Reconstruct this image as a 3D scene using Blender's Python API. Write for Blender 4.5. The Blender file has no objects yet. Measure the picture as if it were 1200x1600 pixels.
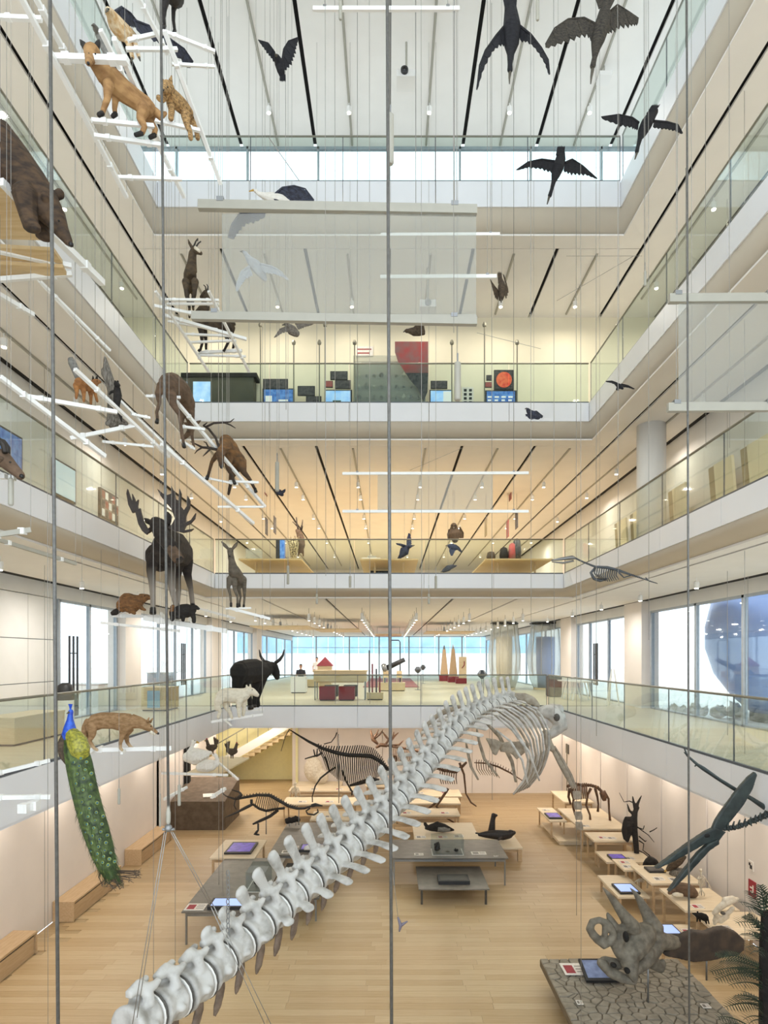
import bpy, bmesh, math, random
from mathutils import Vector, Matrix, noise
R = random.Random(7)
SC = bpy.context.scene
COL = SC.collection
PI = math.pi
# ------------------------------------------------------------------ camera, world, exposure
EYE = 6.05          # eye height above the ground floor
FPX = 1000.0        # focal length in pixels of the 1200 x 1600 frame
VX, VY = 608.0, 1027.0
cam = bpy.data.cameras.new('camera'); camo = bpy.data.objects.new('camera', cam); COL.objects.link(camo)
cam.sensor_fit = 'HORIZONTAL'; cam.sensor_width = 36.0; cam.lens = FPX / 1200 * 36
cam.shift_x = (600 - VX) / 1200; cam.shift_y = (VY - 800) / 1200
cam.clip_end = 400
camo.location = (0, 0, EYE); camo.rotation_euler = (PI / 2, 0, 0)
SC.camera = camo
wd = bpy.data.worlds.new('sky'); SC.world = wd; wd.use_nodes = True
wd.node_tree.nodes['Background'].inputs[0].default_value = (0.83, 0.915, 1.0, 1)
wd.node_tree.nodes['Background'].inputs[1].default_value = 2.75
SC.view_settings.view_transform = 'Standard'; SC.view_settings.look = 'None'
SC.view_settings.exposure = 0.0; SC.view_settings.gamma = 1.0; SC.view_settings.use_curve_mapping = False
SC.cycles.max_bounces = 4; SC.cycles.diffuse_bounces = 3; SC.cycles.glossy_bounces = 2
SC.cycles.transmission_bounces = 2; SC.cycles.transparent_max_bounces = 20
SC.cycles.sample_clamp_indirect = 4.0; SC.cycles.adaptive_threshold = 0.04; SC.cycles.light_sampling_threshold = 0.03
SC.cycles.caustics_reflective = False; SC.cycles.caustics_refractive = False

def at(px, py, d):
    return Vector(((px - VX) * d / FPX, d, EYE - (py - VY) * d / FPX))

# ------------------------------------------------------------------ materials
M = {}
def lin(c):
    return tuple(((v / 12.92) if v <= 0.04045 else ((v + 0.055) / 1.055) ** 2.4) for v in c)
def rgb(h):
    return lin(tuple(int(h[i:i + 2], 16) / 255 for i in (0, 2, 4)))
def mat(name, col, rough=0.6, metal=0.0, var=0.0, scale=8.0, bump=0.0, emit=0.0, col2=None, stretch=None, detail=4.0, lo=0.35, hi=0.65):
    """plain procedural material: noise between col and col2 (or a darker col)"""
    m = bpy.data.materials.new(name); m.use_nodes = True; M[name] = m
    nt = m.node_tree; b = nt.nodes['Principled BSDF']
    c = rgb(col) if isinstance(col, str) else col
    b.inputs['Roughness'].default_value = rough; b.inputs['Metallic'].default_value = metal
    b.inputs['Base Color'].default_value = (*c, 1)
    if emit:
        b.inputs['Emission Color'].default_value = (*c, 1); b.inputs['Emission Strength'].default_value = emit
    if var or col2 or bump:
        tc = nt.nodes.new('ShaderNodeTexCoord'); mp = nt.nodes.new('ShaderNodeMapping')
        nt.links.new(tc.outputs['Object'], mp.inputs[0])
        if stretch: mp.inputs['Scale'].default_value = stretch
        n = nt.nodes.new('ShaderNodeTexNoise'); n.inputs['Scale'].default_value = scale; n.inputs['Detail'].default_value = detail
        nt.links.new(mp.outputs[0], n.inputs['Vector'])
        if var or col2:
            c2 = (rgb(col2) if isinstance(col2, str) else col2) if col2 else tuple(v * (1 - var) for v in c)
            r = nt.nodes.new('ShaderNodeValToRGB')
            r.color_ramp.elements[0].position = lo; r.color_ramp.elements[1].position = hi
            r.color_ramp.elements[0].color = (*c, 1); r.color_ramp.elements[1].color = (*c2, 1)
            nt.links.new(n.outputs[0], r.inputs[0]); nt.links.new(r.outputs[0], b.inputs['Base Color'])
        if bump:
            bp = nt.nodes.new('ShaderNodeBump'); bp.inputs['Strength'].default_value = bump; bp.inputs['Distance'].default_value = 0.02
            nt.links.new(n.outputs[0], bp.inputs['Height']); nt.links.new(bp.outputs[0], b.inputs['Normal'])
    return m
def planks(name, c1, c2, mortar, bw=1.6, rh=0.14, rough=0.45):
    m = bpy.data.materials.new(name); m.use_nodes = True; M[name] = m
    nt = m.node_tree; b = nt.nodes['Principled BSDF']; b.inputs['Roughness'].default_value = rough
    tc = nt.nodes.new('ShaderNodeTexCoord'); br = nt.nodes.new('ShaderNodeTexBrick')
    nt.links.new(tc.outputs['Object'], br.inputs['Vector'])
    br.inputs['Color1'].default_value = (*rgb(c1), 1); br.inputs['Color2'].default_value = (*rgb(c2), 1)
    br.inputs['Mortar'].default_value = (*rgb(mortar), 1); br.inputs['Scale'].default_value = 1.0
    br.inputs['Mortar Size'].default_value = 0.003; br.inputs['Brick Width'].default_value = bw; br.inputs['Row Height'].default_value = rh
    br.offset = 0.37; br.offset_frequency = 3
    n = nt.nodes.new('ShaderNodeTexNoise'); n.inputs['Scale'].default_value = 3
    mp = nt.nodes.new('ShaderNodeMapping'); mp.inputs['Scale'].default_value = (0.6, 9, 1)
    nt.links.new(tc.outputs['Object'], mp.inputs[0]); nt.links.new(mp.outputs[0], n.inputs['Vector'])
    mx = nt.nodes.new('ShaderNodeMixRGB'); mx.blend_type = 'MULTIPLY'; mx.inputs[0].default_value = 0.35
    nt.links.new(br.outputs[0], mx.inputs[1]); nt.links.new(n.outputs[0], mx.inputs[2]); nt.links.new(mx.outputs[0], b.inputs['Base Color'])
    return m
def glass(name, tint, refl=0.10, film=0.0, filmcol=(0.8, 0.8, 0.78)):
    """thin clear sheet: transparent, a little gloss and, for films, some diffuse haze"""
    m = bpy.data.materials.new(name); m.use_nodes = True; M[name] = m
    nt = m.node_tree; nt.nodes.clear()
    o = nt.nodes.new('ShaderNodeOutputMaterial'); t = nt.nodes.new('ShaderNodeBsdfTransparent'); t.inputs[0].default_value = (*tint, 1)
    g = nt.nodes.new('ShaderNodeBsdfGlossy'); g.inputs['Roughness'].default_value = 0.03
    lw = nt.nodes.new('ShaderNodeFresnel'); lw.inputs[0].default_value = 1.45
    mu = nt.nodes.new('ShaderNodeMath'); mu.operation = 'MULTIPLY'; mu.inputs[1].default_value = refl * 10
    mn = nt.nodes.new('ShaderNodeMath'); mn.operation = 'MINIMUM'; mn.inputs[1].default_value = 0.5
    nt.links.new(lw.outputs[0], mu.inputs[0]); nt.links.new(mu.outputs[0], mn.inputs[0])
    mx = nt.nodes.new('ShaderNodeMixShader')
    nt.links.new(mn.outputs[0], mx.inputs[0]); nt.links.new(t.outputs[0], mx.inputs[1]); nt.links.new(g.outputs[0], mx.inputs[2])
    last = mx
    if film:
        df = nt.nodes.new('ShaderNodeBsdfDiffuse'); df.inputs[0].default_value = (*filmcol, 1)
        tl = nt.nodes.new('ShaderNodeBsdfTranslucent'); tl.inputs[0].default_value = (*filmcol, 1)
        ad = nt.nodes.new('ShaderNodeMixShader'); ad.inputs[0].default_value = 0.5
        nt.links.new(df.outputs[0], ad.inputs[1]); nt.links.new(tl.outputs[0], ad.inputs[2])
        m2 = nt.nodes.new('ShaderNodeMixShader'); m2.inputs[0].default_value = film
        nt.links.new(mx.outputs[0], m2.inputs[1]); nt.links.new(ad.outputs[0], m2.inputs[2]); last = m2
    nt.links.new(last.outputs[0], o.inputs[0])
    return m
mat('white', 'EDEAE4', 0.55, var=0.03, scale=2)
mat('ceil', 'F1EDE6', 0.7, var=0.03, scale=1.5)
mat('fascia', 'EFF0F2', 0.35, var=0.03, scale=1)
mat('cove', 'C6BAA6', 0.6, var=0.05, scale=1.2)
mat('wallwarm', 'EFE6DD', 0.7, var=0.04, scale=1.2)
mat('wallyellow', 'EFE6CC', 0.7, var=0.04, scale=1.2)
mat('slot', '15120F', 0.8, var=0.1)
mat('dark', '2A2A2B', 0.5, var=0.15)
mat('steel', '8E8F8E', 0.35, 0.7, var=0.1)
mat('cable', '6F6D68', 0.5, 0.3, var=0.25, scale=40)
mat('cablethin', 'A09C95', 0.5, 0.3, var=0.1)
mat('rail', '8A8778', 0.4, 0.4, var=0.1)
mat('tube', 'F2F1EC', 0.4, var=0.03)
mat('tubegrey', 'AAA698', 0.45, var=0.05)
mat('frame', '5C6166', 0.4, 0.4, var=0.1)
mat('framelight', 'A9B0B6', 0.4, 0.2, var=0.1)
mat('ply', 'E2CEA8', 0.5, col2='D6BE94', scale=3, stretch=(1, 12, 12))
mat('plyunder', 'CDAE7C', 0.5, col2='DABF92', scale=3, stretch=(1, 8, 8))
mat('bench', 'CDB08A', 0.5, col2='C2A27A', scale=3, stretch=(8, 1, 8))
mat('tabletop', 'E6D6BA', 0.5, col2='DCC8A6', scale=3, stretch=(1, 9, 9))
mat('greytop', '7B756B', 0.45, col2='6C675F', scale=5)
mat('greydark', '4A463F', 0.5, col2='3C3933', scale=5)
mat('paper', 'EFEBE2', 0.6, col2='E2D8CC', scale=30)
mat('redprint', 'A8323C', 0.6, col2='8F2833', scale=6)
mat('purple', '3B2E8C', 0.4, emit=0.5, col2='6A4FC0', scale=9)
mat('bluescreen', '9CB7F0', 0.4, emit=0.6)
mat('dimscreen', '8795B8', 0.3, emit=0.12, col2='5E6A8C', scale=6)
planks('parquet', 'C8AF87', 'BEA177', '9C845E')
planks('parquet_light', 'E8DABA', 'E0CEAA', 'C4B090')
glass('glass_rail', (0.88, 0.935, 0.915), 0.025)
glass('glass_clear', (0.93, 0.96, 0.97), 0.025)
glass('film', (0.90, 0.92, 0.90), 0.02, 0.22)

# ------------------------------------------------------------------ mesh builder
class MB:
    """collects solids in world coordinates, build() links them as one mesh object"""
    def __init__(s): s.v = []; s.f = []
    def add(s, vs, fs):
        k = len(s.v); s.v += [Vector(v) for v in vs]; s.f += [tuple(i + k for i in f) for f in fs]; return s
    def box(s, a, b):
        x0, y0, z0 = a; x1, y1, z1 = b
        return s.add([(x0, y0, z0), (x1, y0, z0), (x1, y1, z0), (x0, y1, z0), (x0, y0, z1), (x1, y0, z1), (x1, y1, z1), (x0, y1, z1)],
                     [(0, 3, 2, 1), (4, 5, 6, 7), (0, 1, 5, 4), (1, 2, 6, 5), (2, 3, 7, 6), (3, 0, 4, 7)])
    def cbox(s, c, size, rz=0.0, rx=0.0, ry=0.0):
        m = Matrix.Translation(c) @ Matrix.Rotation(rz, 4, 'Z') @ Matrix.Rotation(ry, 4, 'Y') @ Matrix.Rotation(rx, 4, 'X')
        h = [v / 2 for v in size]; t = MB().box([-v for v in h], h)
        return s.add([m @ v for v in t.v], t.f)
    def beam(s, a, b, wd, ht):
        """rectangular bar from a to b"""
        a = Vector(a); b = Vector(b); d = b - a; L = d.length
        q = d.to_track_quat('X', 'Z').to_matrix().to_4x4()
        t = MB().box((0, -wd / 2, -ht / 2), (L, wd / 2, ht / 2)); m = Matrix.Translation(a) @ q
        return s.add([m @ v for v in t.v], t.f)
    def tube(s, pts, rad, n=8, flat=None, closed=False, up=None):
        """tube through pts with radius per point; flat = squash of the second axis"""
        pts = [Vector(p) for p in pts]; k = len(pts)
        rad = [rad] * k if isinstance(rad, (int, float)) else list(rad)
        fl = [1.0] * k if flat is None else ([flat] * k if isinstance(flat, (int, float)) else list(flat))
        vs = []; u = Vector(up) if up else None
        for i, p in enumerate(pts):
            if closed: t = pts[(i + 1) % k] - pts[i - 1]
            else: t = pts[min(i + 1, k - 1)] - pts[max(i - 1, 0)]
            t = t.normalized() if t.length > 1e-9 else Vector((0, 0, 1))
            if u is None: u = Vector((0, 0, 1)) if abs(t.z) < 0.9 else Vector((1, 0, 0))
            a = u - t * u.dot(t)
            if a.length < 1e-6: a = t.orthogonal()
            a.normalize(); b = t.cross(a)
            if not up: u = a
            for j in range(n):
                th = 2 * PI * j / n
                vs.append(p + a * (math.cos(th) * rad[i]) + b * (math.sin(th) * rad[i] * fl[i]))
        fs = []
        for i in range(k if closed else k - 1):
            i2 = (i + 1) % k
            for j in range(n):
                fs.append((i * n + j, i * n + (j + 1) % n, i2 * n + (j + 1) % n, i2 * n + j))
        if not closed:
            fs.append(tuple(reversed(range(n)))); fs.append(tuple((k - 1) * n + j for j in range(n)))
        return s.add(vs, fs)
    def lathe(s, c, prof, n=16, axis=None):
        """profile [(r, h)] turned about an axis through c"""
        c = Vector(c); q = Vector(axis).to_track_quat('Z', 'Y').to_matrix() if axis is not None else Matrix.Identity(3)
        vs = [c + q @ Vector((r * math.cos(2 * PI * j / n), r * math.sin(2 * PI * j / n), h)) for r, h in prof for j in range(n)]
        k = len(prof)
        fs = [(i * n + j, i * n + (j + 1) % n, (i + 1) * n + (j + 1) % n, (i + 1) * n + j) for i in range(k - 1) for j in range(n)]
        fs += [tuple(reversed(range(n))), tuple((k - 1) * n + j for j in range(n))]
        return s.add(vs, fs)
    def ball(s, c, r, n=10, q=None):
        """ellipsoid; r number or 3 radii; q rotation"""
        r = (r, r, r) if isinstance(r, (int, float)) else r
        c = Vector(c); vs = [Vector((0, 0, -r[2]))]; m = n // 2 + 1
        for i in range(1, m):
            ph = -PI / 2 + PI * i / m
            for j in range(n):
                th = 2 * PI * j / n
                vs.append(Vector((r[0] * math.cos(ph) * math.cos(th), r[1] * math.cos(ph) * math.sin(th), r[2] * math.sin(ph))))
        vs.append(Vector((0, 0, r[2]))); fs = []
        for j in range(n): fs.append((0, 1 + (j + 1) % n, 1 + j))
        for i in range(m - 2):
            for j in range(n):
                a = 1 + i * n; fs.append((a + j, a + (j + 1) % n, a + n + (j + 1) % n, a + n + j))
        a = 1 + (m - 2) * n
        for j in range(n): fs.append((a + j, a + (j + 1) % n, len(vs) - 1))
        if q is not None: vs = [q @ v for v in vs]
        return s.add([c + v for v in vs], fs)
    def plate(s, outline, o, ux, uy, th):
        """polygon outline (2-D) extruded by th; o + x*ux + y*uy, thickness along ux x uy"""
        o = Vector(o); ux = Vector(ux); uy = Vector(uy); nn = ux.cross(uy).normalized() * (th / 2); k = len(outline)
        p = [o + ux * x + uy * y for x, y in outline]
        fs = [tuple(reversed(range(k))), tuple(range(k, 2 * k))] + [(i, (i + 1) % k, k + (i + 1) % k, k + i) for i in range(k)]
        return s.add([v - nn for v in p] + [v + nn for v in p], fs)
    def build(s, name, m, parent=None, smooth=False, org=None):
        o = Vector(org) if org is not None else (parent['_o'] if parent is not None and '_o' in parent else (0, 0, 0))
        o = Vector(o)
        me = bpy.data.meshes.new(name); me.from_pydata([tuple(v - o) for v in s.v], [], s.f); me.update()
        if smooth: me.polygons.foreach_set('use_smooth', [True] * len(me.polygons))
        me.materials.append(M[m] if isinstance(m, str) else m)
        ob = bpy.data.objects.new(name, me); COL.objects.link(ob)
        if parent is not None: ob.parent = parent
        else: ob.location = o
        if parent is not None and '_o' in parent: ob['_o'] = tuple(o)
        return ob
def tag(o, label=None, cat=None, group=None, kind=None):
    if label: o['label'] = label
    if cat: o['category'] = cat
    if group: o['group'] = group
    if kind: o['kind'] = kind
    return o
def thing(name, label, cat, loc=(0, 0, 0), group=None, kind=None):
    """an Empty at the thing's base; parts are built in world coordinates and shifted to it"""
    o = bpy.data.objects.new(name, None); COL.objects.link(o); o.location = loc; o.empty_display_size = 0.1
    o['_o'] = tuple(loc)
    return tag(o, label, cat, group, kind)
def struct(name, mb, m, parent=None, label=None):
    o = mb.build(name, m, parent)
    if parent is None: tag(o, label=label, kind='structure')
    return o
def piece(name, ob, parent, loc, rot=None, scale=None):
    """linked copy of a part (shares mesh data)"""
    c = bpy.data.objects.new(name, ob.data); COL.objects.link(c); c.parent = parent; c.location = loc
    if rot: c.rotation_euler = rot
    if scale: c.scale = scale
    return c
def dup(root, loc, rz=None, label=None, rot=None, scale=None):
    r = root.copy(); COL.objects.link(r); r.location = loc
    if rz is not None: r.rotation_euler = (0, 0, rz)
    if rot is not None: r.rotation_euler = rot
    if scale is not None: r.scale = (scale,) * 3
    if label: r['label'] = label
    for ch in list(root.children):
        c = ch.copy(); COL.objects.link(c); c.parent = r
        for g in list(ch.children):
            d = g.copy(); COL.objects.link(d); d.parent = c
    return r
# ------------------------------------------------------------------ the building
W = 5.5                                   # half width of the void
Z0, C0 = 0.0, 3.58                        # ground floor and its ceiling
FL = {1: 4.334, 2: 8.68, 3: 13.05, 4: 17.36}
CE = {1: 7.95, 2: 12.06, 3: 16.14, 4: 20.46}    # ceiling above level n
BK = {1: 22.3, 2: 20.2, 3: 17.6, 4: 15.2}       # depth of the back edge of the void
SIDE = {0: 7.7, 1: 8.8, 2: 7.92, 3: 7.92, 4: 8.4}
FAR = {0: 28.5, 1: 58.0, 2: 44.0, 3: 19.0, 4: 18.1}
Y0 = -2.0
PN = 2.4
PER = 2.08
LEVELNAME = {1: 'first', 2: 'second', 3: 'third', 4: 'top'}
# ground floor with real boards near the camera
fl = struct('floor', MB().box((-SIDE[0], Y0, -0.3), (SIDE[0], FAR[0], -0.012)), 'parquet', label='pale oak floor of the ground level')
bm_ = MB().box((-0.9, -0.1, -0.012), (0.896, 0.096, 0)).build('floor_board', 'parquet', fl)
mats_b = [mat('board_%d' % i, c, 0.42, col2=c2, scale=3, stretch=(0.7, 10, 1)) for i, (c, c2) in enumerate((('C8AF87', 'BFA37A'), ('CDB58E', 'C4AB82'), ('C2A77E', 'BA9E74')))]
bms = []
for m_ in mats_b:
    d_ = bm_.data.copy(); d_.materials.clear(); d_.materials.append(m_); bms.append(d_)
first = True; yb = 9.9; row = 0
nb = 0
while nb < 290:
    xb = -SIDE[0] + 0.9 + R.uniform(0, 0.9)
    while xb < SIDE[0] - 0.9:
        if abs(xb) - 0.9 < (yb + 0.2) * 0.63:
            if first: b_ = bm_; first = False
            else: b_ = piece('floor_board', bm_, fl, (0, 0, 0))
            b_.data = R.choice(bms); b_.location = (xb, yb, 0); nb += 1
        xb += 1.8
    yb += 0.2
yrest = yb - 0.1
MB().box((-SIDE[0], yrest, -0.012), (SIDE[0], FAR[0], 0)).build('floor_boards_far', 'parquet', fl)
MB().box((-SIDE[0], Y0, -0.012), (SIDE[0], 9.8, 0)).build('floor_boards_near', 'parquet', fl)

def upath(o, B, y0=Y0):
    return [(-W - o, y0), (-W - o, B + o), (W + o, B + o), (W + o, y0)]
def sweep_u(mb, prof, B):
    vs = []; k = len(prof)
    for o, z in prof: vs += [(x, y, z) for x, y in upath(o, B)]
    fs = [(i * 4 + j, i * 4 + j + 1, (i + 1) * 4 + j + 1, (i + 1) * 4 + j) for i in range(k - 1) for j in range(3)]
    mb.add(vs, fs); return mb
FH = {1: 0.70, 2: 0.45, 3: 0.51, 4: 0.61}
for L in (1, 2, 3, 4):
    z = FL[L]; B = BK[L]; cb = C0 if L == 1 else CE[L - 1]
    S = max(SIDE[L], SIDE[L - 1])
    fb = MB()
    for sx in (-1, 1):
        a, b = sorted((sx * (W + 0.03), sx * (S + 0.4)))
        fb.box((a, Y0, z - 0.2), (b, FAR[L] if L != 4 else FAR[4] + 0.4, z))
    fb.box((-W - 0.03, B + 0.03, z - 0.2), (W + 0.03, FAR[L] + 0.4, z))
    struct('floor', fb, 'parquet_light' if L in (1, 2) else 'white', label='floor of the %s gallery around the void' % LEVELNAME[L])
    # edge trim: fascia panels, curved cove, lip
    t = thing('trim_%d' % L, 'white panelled edge of the %s gallery floor' % LEVELNAME[L], None, (0, 0, z), kind='structure')
    bot = z - FH[L]; e = 0.12 if L > 2 else 0.40 if L == 2 else 0.02
    th = 0.03
    prof = [(th, z - 0.02), (th, bot)]
    n = 12
    if L > 1:
        hc = bot - cb - 0.03
        for i in range(1, n + 1):
            a = PI / 2 * i / n
            prof.append((th + (e + 0.14) * (1 - math.cos(a)), bot - hc * math.sin(a)))
    else:
        prof += [(th, cb), (1.0, cb)]
    sweep_u(MB(), prof, B).build('edge_cove', 'cove' if L > 1 else 'fascia', t, smooth=(L > 1))
    y = B
    g = 0.006
    pl = None
    for sx in (-1, 1):
        y = B
        while y > Y0:
            y2 = max(y - PN, Y0)
            a, b = sorted((sx * W, sx * (W + th)))
            MB().box((a, y2 + g, bot), (b, y - g, z)).build('fascia_panel', 'fascia', t); y = y2
    k = 5; dx = 2 * W / k
    for i in range(k):
        MB().box((-W + i * dx + g, B, bot), (-W + (i + 1) * dx - g, B + th, z)).build('fascia_panel', 'fascia', t)
# balustrades
def balustrade(L, side, label):
    z = FL[L]; B = BK[L]; h = 1.10
    if side == 'back': org = (0, B, z)
    else: org = (W if side == 'right' else -W, 8, z)
    t = thing('glass_balustrade', label, 'balustrade', org, 'glass balustrades around the void')
    def rail(a, b):
        return (a, b)
    if side == 'back':
        A, E = Vector((-W, B + 0.05, z)), Vector((W, B + 0.05, z)); n = 5
    else:
        sx = 1 if side == 'right' else -1
        E = Vector((sx * (W + 0.05), B, z)); n = 9; A = E - Vector((0, PN * n, 0))
    d = (E - A) / n; u = d.normalized(); perp = Vector((-u.y, u.x, 0)) * 0.008
    for i in range(n):
        a = A + d * i + u * 0.012; b = A + d * (i + 1) - u * 0.012
        lo = Vector((0, 0, 0.0)); hi = Vector((0, 0, h - 0.01))
        p = [a + lo, b + lo, b + hi, a + hi]
        MB().add([v - perp for v in p] + [v + perp for v in p], [(3, 2, 1, 0), (4, 5, 6, 7), (0, 1, 5, 4), (1, 2, 6, 5), (2, 3, 7, 6), (3, 0, 4, 7)]).build('glass_panel', 'glass_rail', t)
        if side != 'back' or L in (1, 4):
            MB().beam(b + u * 0.012, b + u * 0.012 + hi, 0.018, 0.018).build('joint_strip', 'frame', t)
    MB().tube([A + Vector((0, 0, h)), E + Vector((0, 0, h))], 0.022, 8).build('handrail', 'rail', t, smooth=True)
    MB().beam(A + Vector((0, 0, 0.02)), E + Vector((0, 0, 0.02)), 0.05, 0.04).build('base_channel', 'frame', t)
for L in (1, 2, 3, 4):
    for sd in ('left', 'right', 'back'):
        w_ = {'left': 'along the left side of', 'right': 'along the right side of', 'back': 'across the far end of'}[sd]
        balustrade(L, sd, 'clear glass balustrade %s the %s gallery' % (w_, LEVELNAME[L]))
# ceilings: panels between black slots, dark void above
def ceiling(L, z, B, S, far, label, sidepan=True):
    m0 = 0.12 if L > 1 else 0.40
    t = thing('ceiling', label, None, (0, B, z), kind='structure')
    e = 0.62
    MB().box((-S - 0.2, Y0, z + 0.10), (-W - 0.66, far, z + 0.14)).build('slot_backing', 'slot', t)
    MB().box((W + 0.66, Y0, z + 0.10), (S + 0.2, far, z + 0.14)).build('slot_backing', 'slot', t)
    MB().box((-W - 0.66, B + 0.55, z + 0.10), (W + 0.66, far, z + 0.14)).build('slot_backing', 'slot', t)
    g = 0.045
    xs = [PER * k for k in range(-3, 4)]
    sl = {1: 0.34, 2: 0.16, 3: 0.07}[L]
    edges = [-S + sl] + xs + [S - sl]
    for i in range(len(edges) - 1):
        a, b = edges[i], edges[i + 1]
        side = abs((a + b) / 2) > W + 0.3
        a2 = a + (g if i else 0); b2 = b - (g if i < len(edges) - 2 else 0)
        a3, b3 = max(a2, -S), min(b2, S)
        y0 = Y0 if side else B + e
        MB().box((a3, y0, z), (b3, far, z + 0.05)).build('ceiling_panel', 'ceil', t)
    for sx in (-1, 1):
        a, b = sorted((sx * (S - sl - 0.03), sx * (S - 0.02)))
        MB().box((a, Y0, z + 0.012), (b, far, z + 0.03)).build('black_slot', 'slot', t)
    # margin strips along the void
    MB().box((-W - 0.70, Y0, z), (-W - m0, B + m0, z + 0.04)).build('ceiling_margin', 'ceil', t)
    MB().box((W + m0, Y0, z), (W + 0.70, B + m0, z + 0.04)).build('ceiling_margin', 'ceil', t)
    MB().box((-W - 0.70, B + m0, z), (W + 0.70, B + e - 0.02, z + 0.04)).build('ceiling_margin', 'ceil', t)
    return t
ceiling(3, CE[3], BK[4], SIDE[3], FAR[3], 'slotted white ceiling over the third gallery')
ceiling(2, CE[2], BK[3], SIDE[2], FAR[2], 'slotted warm white ceiling over the second gallery')
ceiling(1, CE[1], BK[2], SIDE[1], FAR[1], 'slotted white ceiling over the first gallery')
# ground ceiling and top ceiling
t = struct('ceiling', MB().box((-SIDE[0] - .3, Y0, C0), (-W - 0.07, FAR[0], C0 + 0.1)).box((W + 0.07, Y0, C0), (SIDE[0] + .3, FAR[0], C0 + 0.1)).box((-W, BK[1] + .07, C0), (W, FAR[0], C0 + 0.1)), 'ceil', label='plain ceiling over the ground floor edges')
t = thing('ceiling', 'bright slotted ceiling high above the void', None, (0, 9, CE[4]), kind='structure')
MB().box((-SIDE[4], Y0, CE[4] + 0.1), (SIDE[4], FAR[4], CE[4] + 0.14)).build('slot_backing', 'slot', t)
edges = [-SIDE[4]] + [PER * k for k in range(-3, 4)] + [SIDE[4]]
for i in range(len(edges) - 1):
    MB().box((edges[i] + 0.05, Y0, CE[4]), (edges[i + 1] - 0.05, FAR[4], CE[4] + 0.05)).build('ceiling_panel', 'ceil', t)
# walls
struct('wall_left', MB().box((-SIDE[0] - 0.3, Y0, 0), (-SIDE[0], FAR[0], C0)), 'wallwarm', label='warm white wall left of the ground floor')
struct('wall_left', MB().box((-SIDE[2] - 0.3, Y0, FL[2]), (-SIDE[2], FAR[2], CE[2] + 0.1)), 'white', label='left wall of the second gallery')
struct('wall_right', MB().box((SIDE[2], Y0, FL[2]), (SIDE[2] + 0.3, FAR[2], CE[2] + 0.1)), 'white', label='right wall of the second gallery')
struct('wall_left', MB().box((-SIDE[3] - 0.3, Y0, FL[3]), (-SIDE[3], FAR[3], CE[3] + 0.1)), 'white', label='left wall of the third gallery')
struct('wall_right', MB().box((SIDE[3], Y0, FL[3]), (SIDE[3] + 0.3, FAR[3], CE[3] + 0.1)), 'white', label='right wall of the third gallery')
struct('wall_back', MB().box((-SIDE[3], FAR[3], FL[3]), (SIDE[3], FAR[3] + 0.3, CE[3] + 0.1)), 'wallyellow', label='cream back wall of the third gallery')
struct('wall_back', MB().box((-SIDE[2], FAR[2], FL[2]), (SIDE[2], FAR[2] + 0.3, CE[2] + 0.1)), 'wallwarm', label='far end wall of the second gallery')
# right ground wall: panels between dark posts
t = thing('wall_right', 'warm panelled wall right of the ground floor', None, (SIDE[0], 15, 0), kind='structure')
y = FAR[0]
MB().box((SIDE[0] + 0.06, Y0, 0), (SIDE[0] + 0.3, FAR[0], C0)).build('wall_core', 'slot', t)
while y > 8:
    MB().box((SIDE[0], y - 2.55, 0), (SIDE[0] + 0.05, y - 0.04, C0)).build('wall_panel', 'wallwarm', t); y -= 2.6
t = thing('wall_back', 'warm panelled back wall of the ground floor', None, (3, FAR[0], 0), kind='structure')
MB().box((-4.15, FAR[0] + 0.11, -0.3), (SIDE[0] + 0.5, FAR[0] + 0.4, C0 + 0.1)).build('wall_core', 'wallwarm', t)
for i in range(7):
    a = SIDE[0] - (i + 1) * 2.0; a = max(a, -4.2)
    MB().box((a + 0.01, FAR[0], 0), (SIDE[0] - i * 2.0 - 0.01, FAR[0] + 0.1, C0)).build('wall_panel', 'wallwarm', t)
# ------------------------------------------------------------------ glazing
def glazed(n, axis, c, a, b, z0, z1, mull, label, fr=0.05, transom=None, m='framelight', gm='glass_clear'):
    """window in the plane axis = c from a to b; mull = mullion positions"""
    t = thing('window_%d' % n, label, None, (c, (a + b) / 2, z0) if axis == 'x' else ((a + b) / 2, c, z0), kind='structure')
    def bx(p, q, z0_, z1_, th, name, mm):
        if axis == 'x': MB().box((c - th / 2, p, z0_), (c + th / 2, q, z1_)).build(name, mm, t)
        else: MB().box((p, c - th / 2, z0_), (q, c + th / 2, z1_)).build(name, mm, t)
    ms = sorted([a] + list(mull) + [b])
    for i in range(len(ms) - 1):
        bx(ms[i] + fr / 2, ms[i + 1] - fr / 2, z0 + 0.04, z1 - 0.04, 0.016, 'pane', gm)
    for q in ms: bx(q - fr / 2, q + fr / 2, z0, z1, 0.10, 'mullion', m)
    bx(a, b, z0, z0 + 0.05, 0.10, 'window_sill', m); bx(a, b, z1 - 0.07, z1, 0.10, 'window_head', m)
    if transom:
        for zt in transom: bx(a, b, zt, zt + 0.05, 0.08, 'transom', m)
    return t
X1 = SIDE[1]; F1 = FL[1]; HD = 7.60
glazed(1, 'x', -X1, 17.0, 20.6, F1, HD, [18.75], 'glass entrance on the left of the first gallery', 0.10)
glazed(2, 'x', -X1, 22.1, 30.6, F1, HD, [24.4, 26.3, 28.6], 'glazing between the two left columns of the first gallery')
glazed(3, 'x', -X1, 32.6, 41.0, F1, HD, [36.3, 38.8], 'glazing past the second left column')
glazed(4, 'x', -X1, 43.0, 57.8, F1, HD, [46, 50, 54], 'farthest glazing on the left of the first gallery')
glazed(5, 'x', X1, Y0, 21.4, F1, HD, [9.0, 12.5, 15.85, 18.3], 'tall clear glazing on the right of the first gallery', 0.10)
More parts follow.
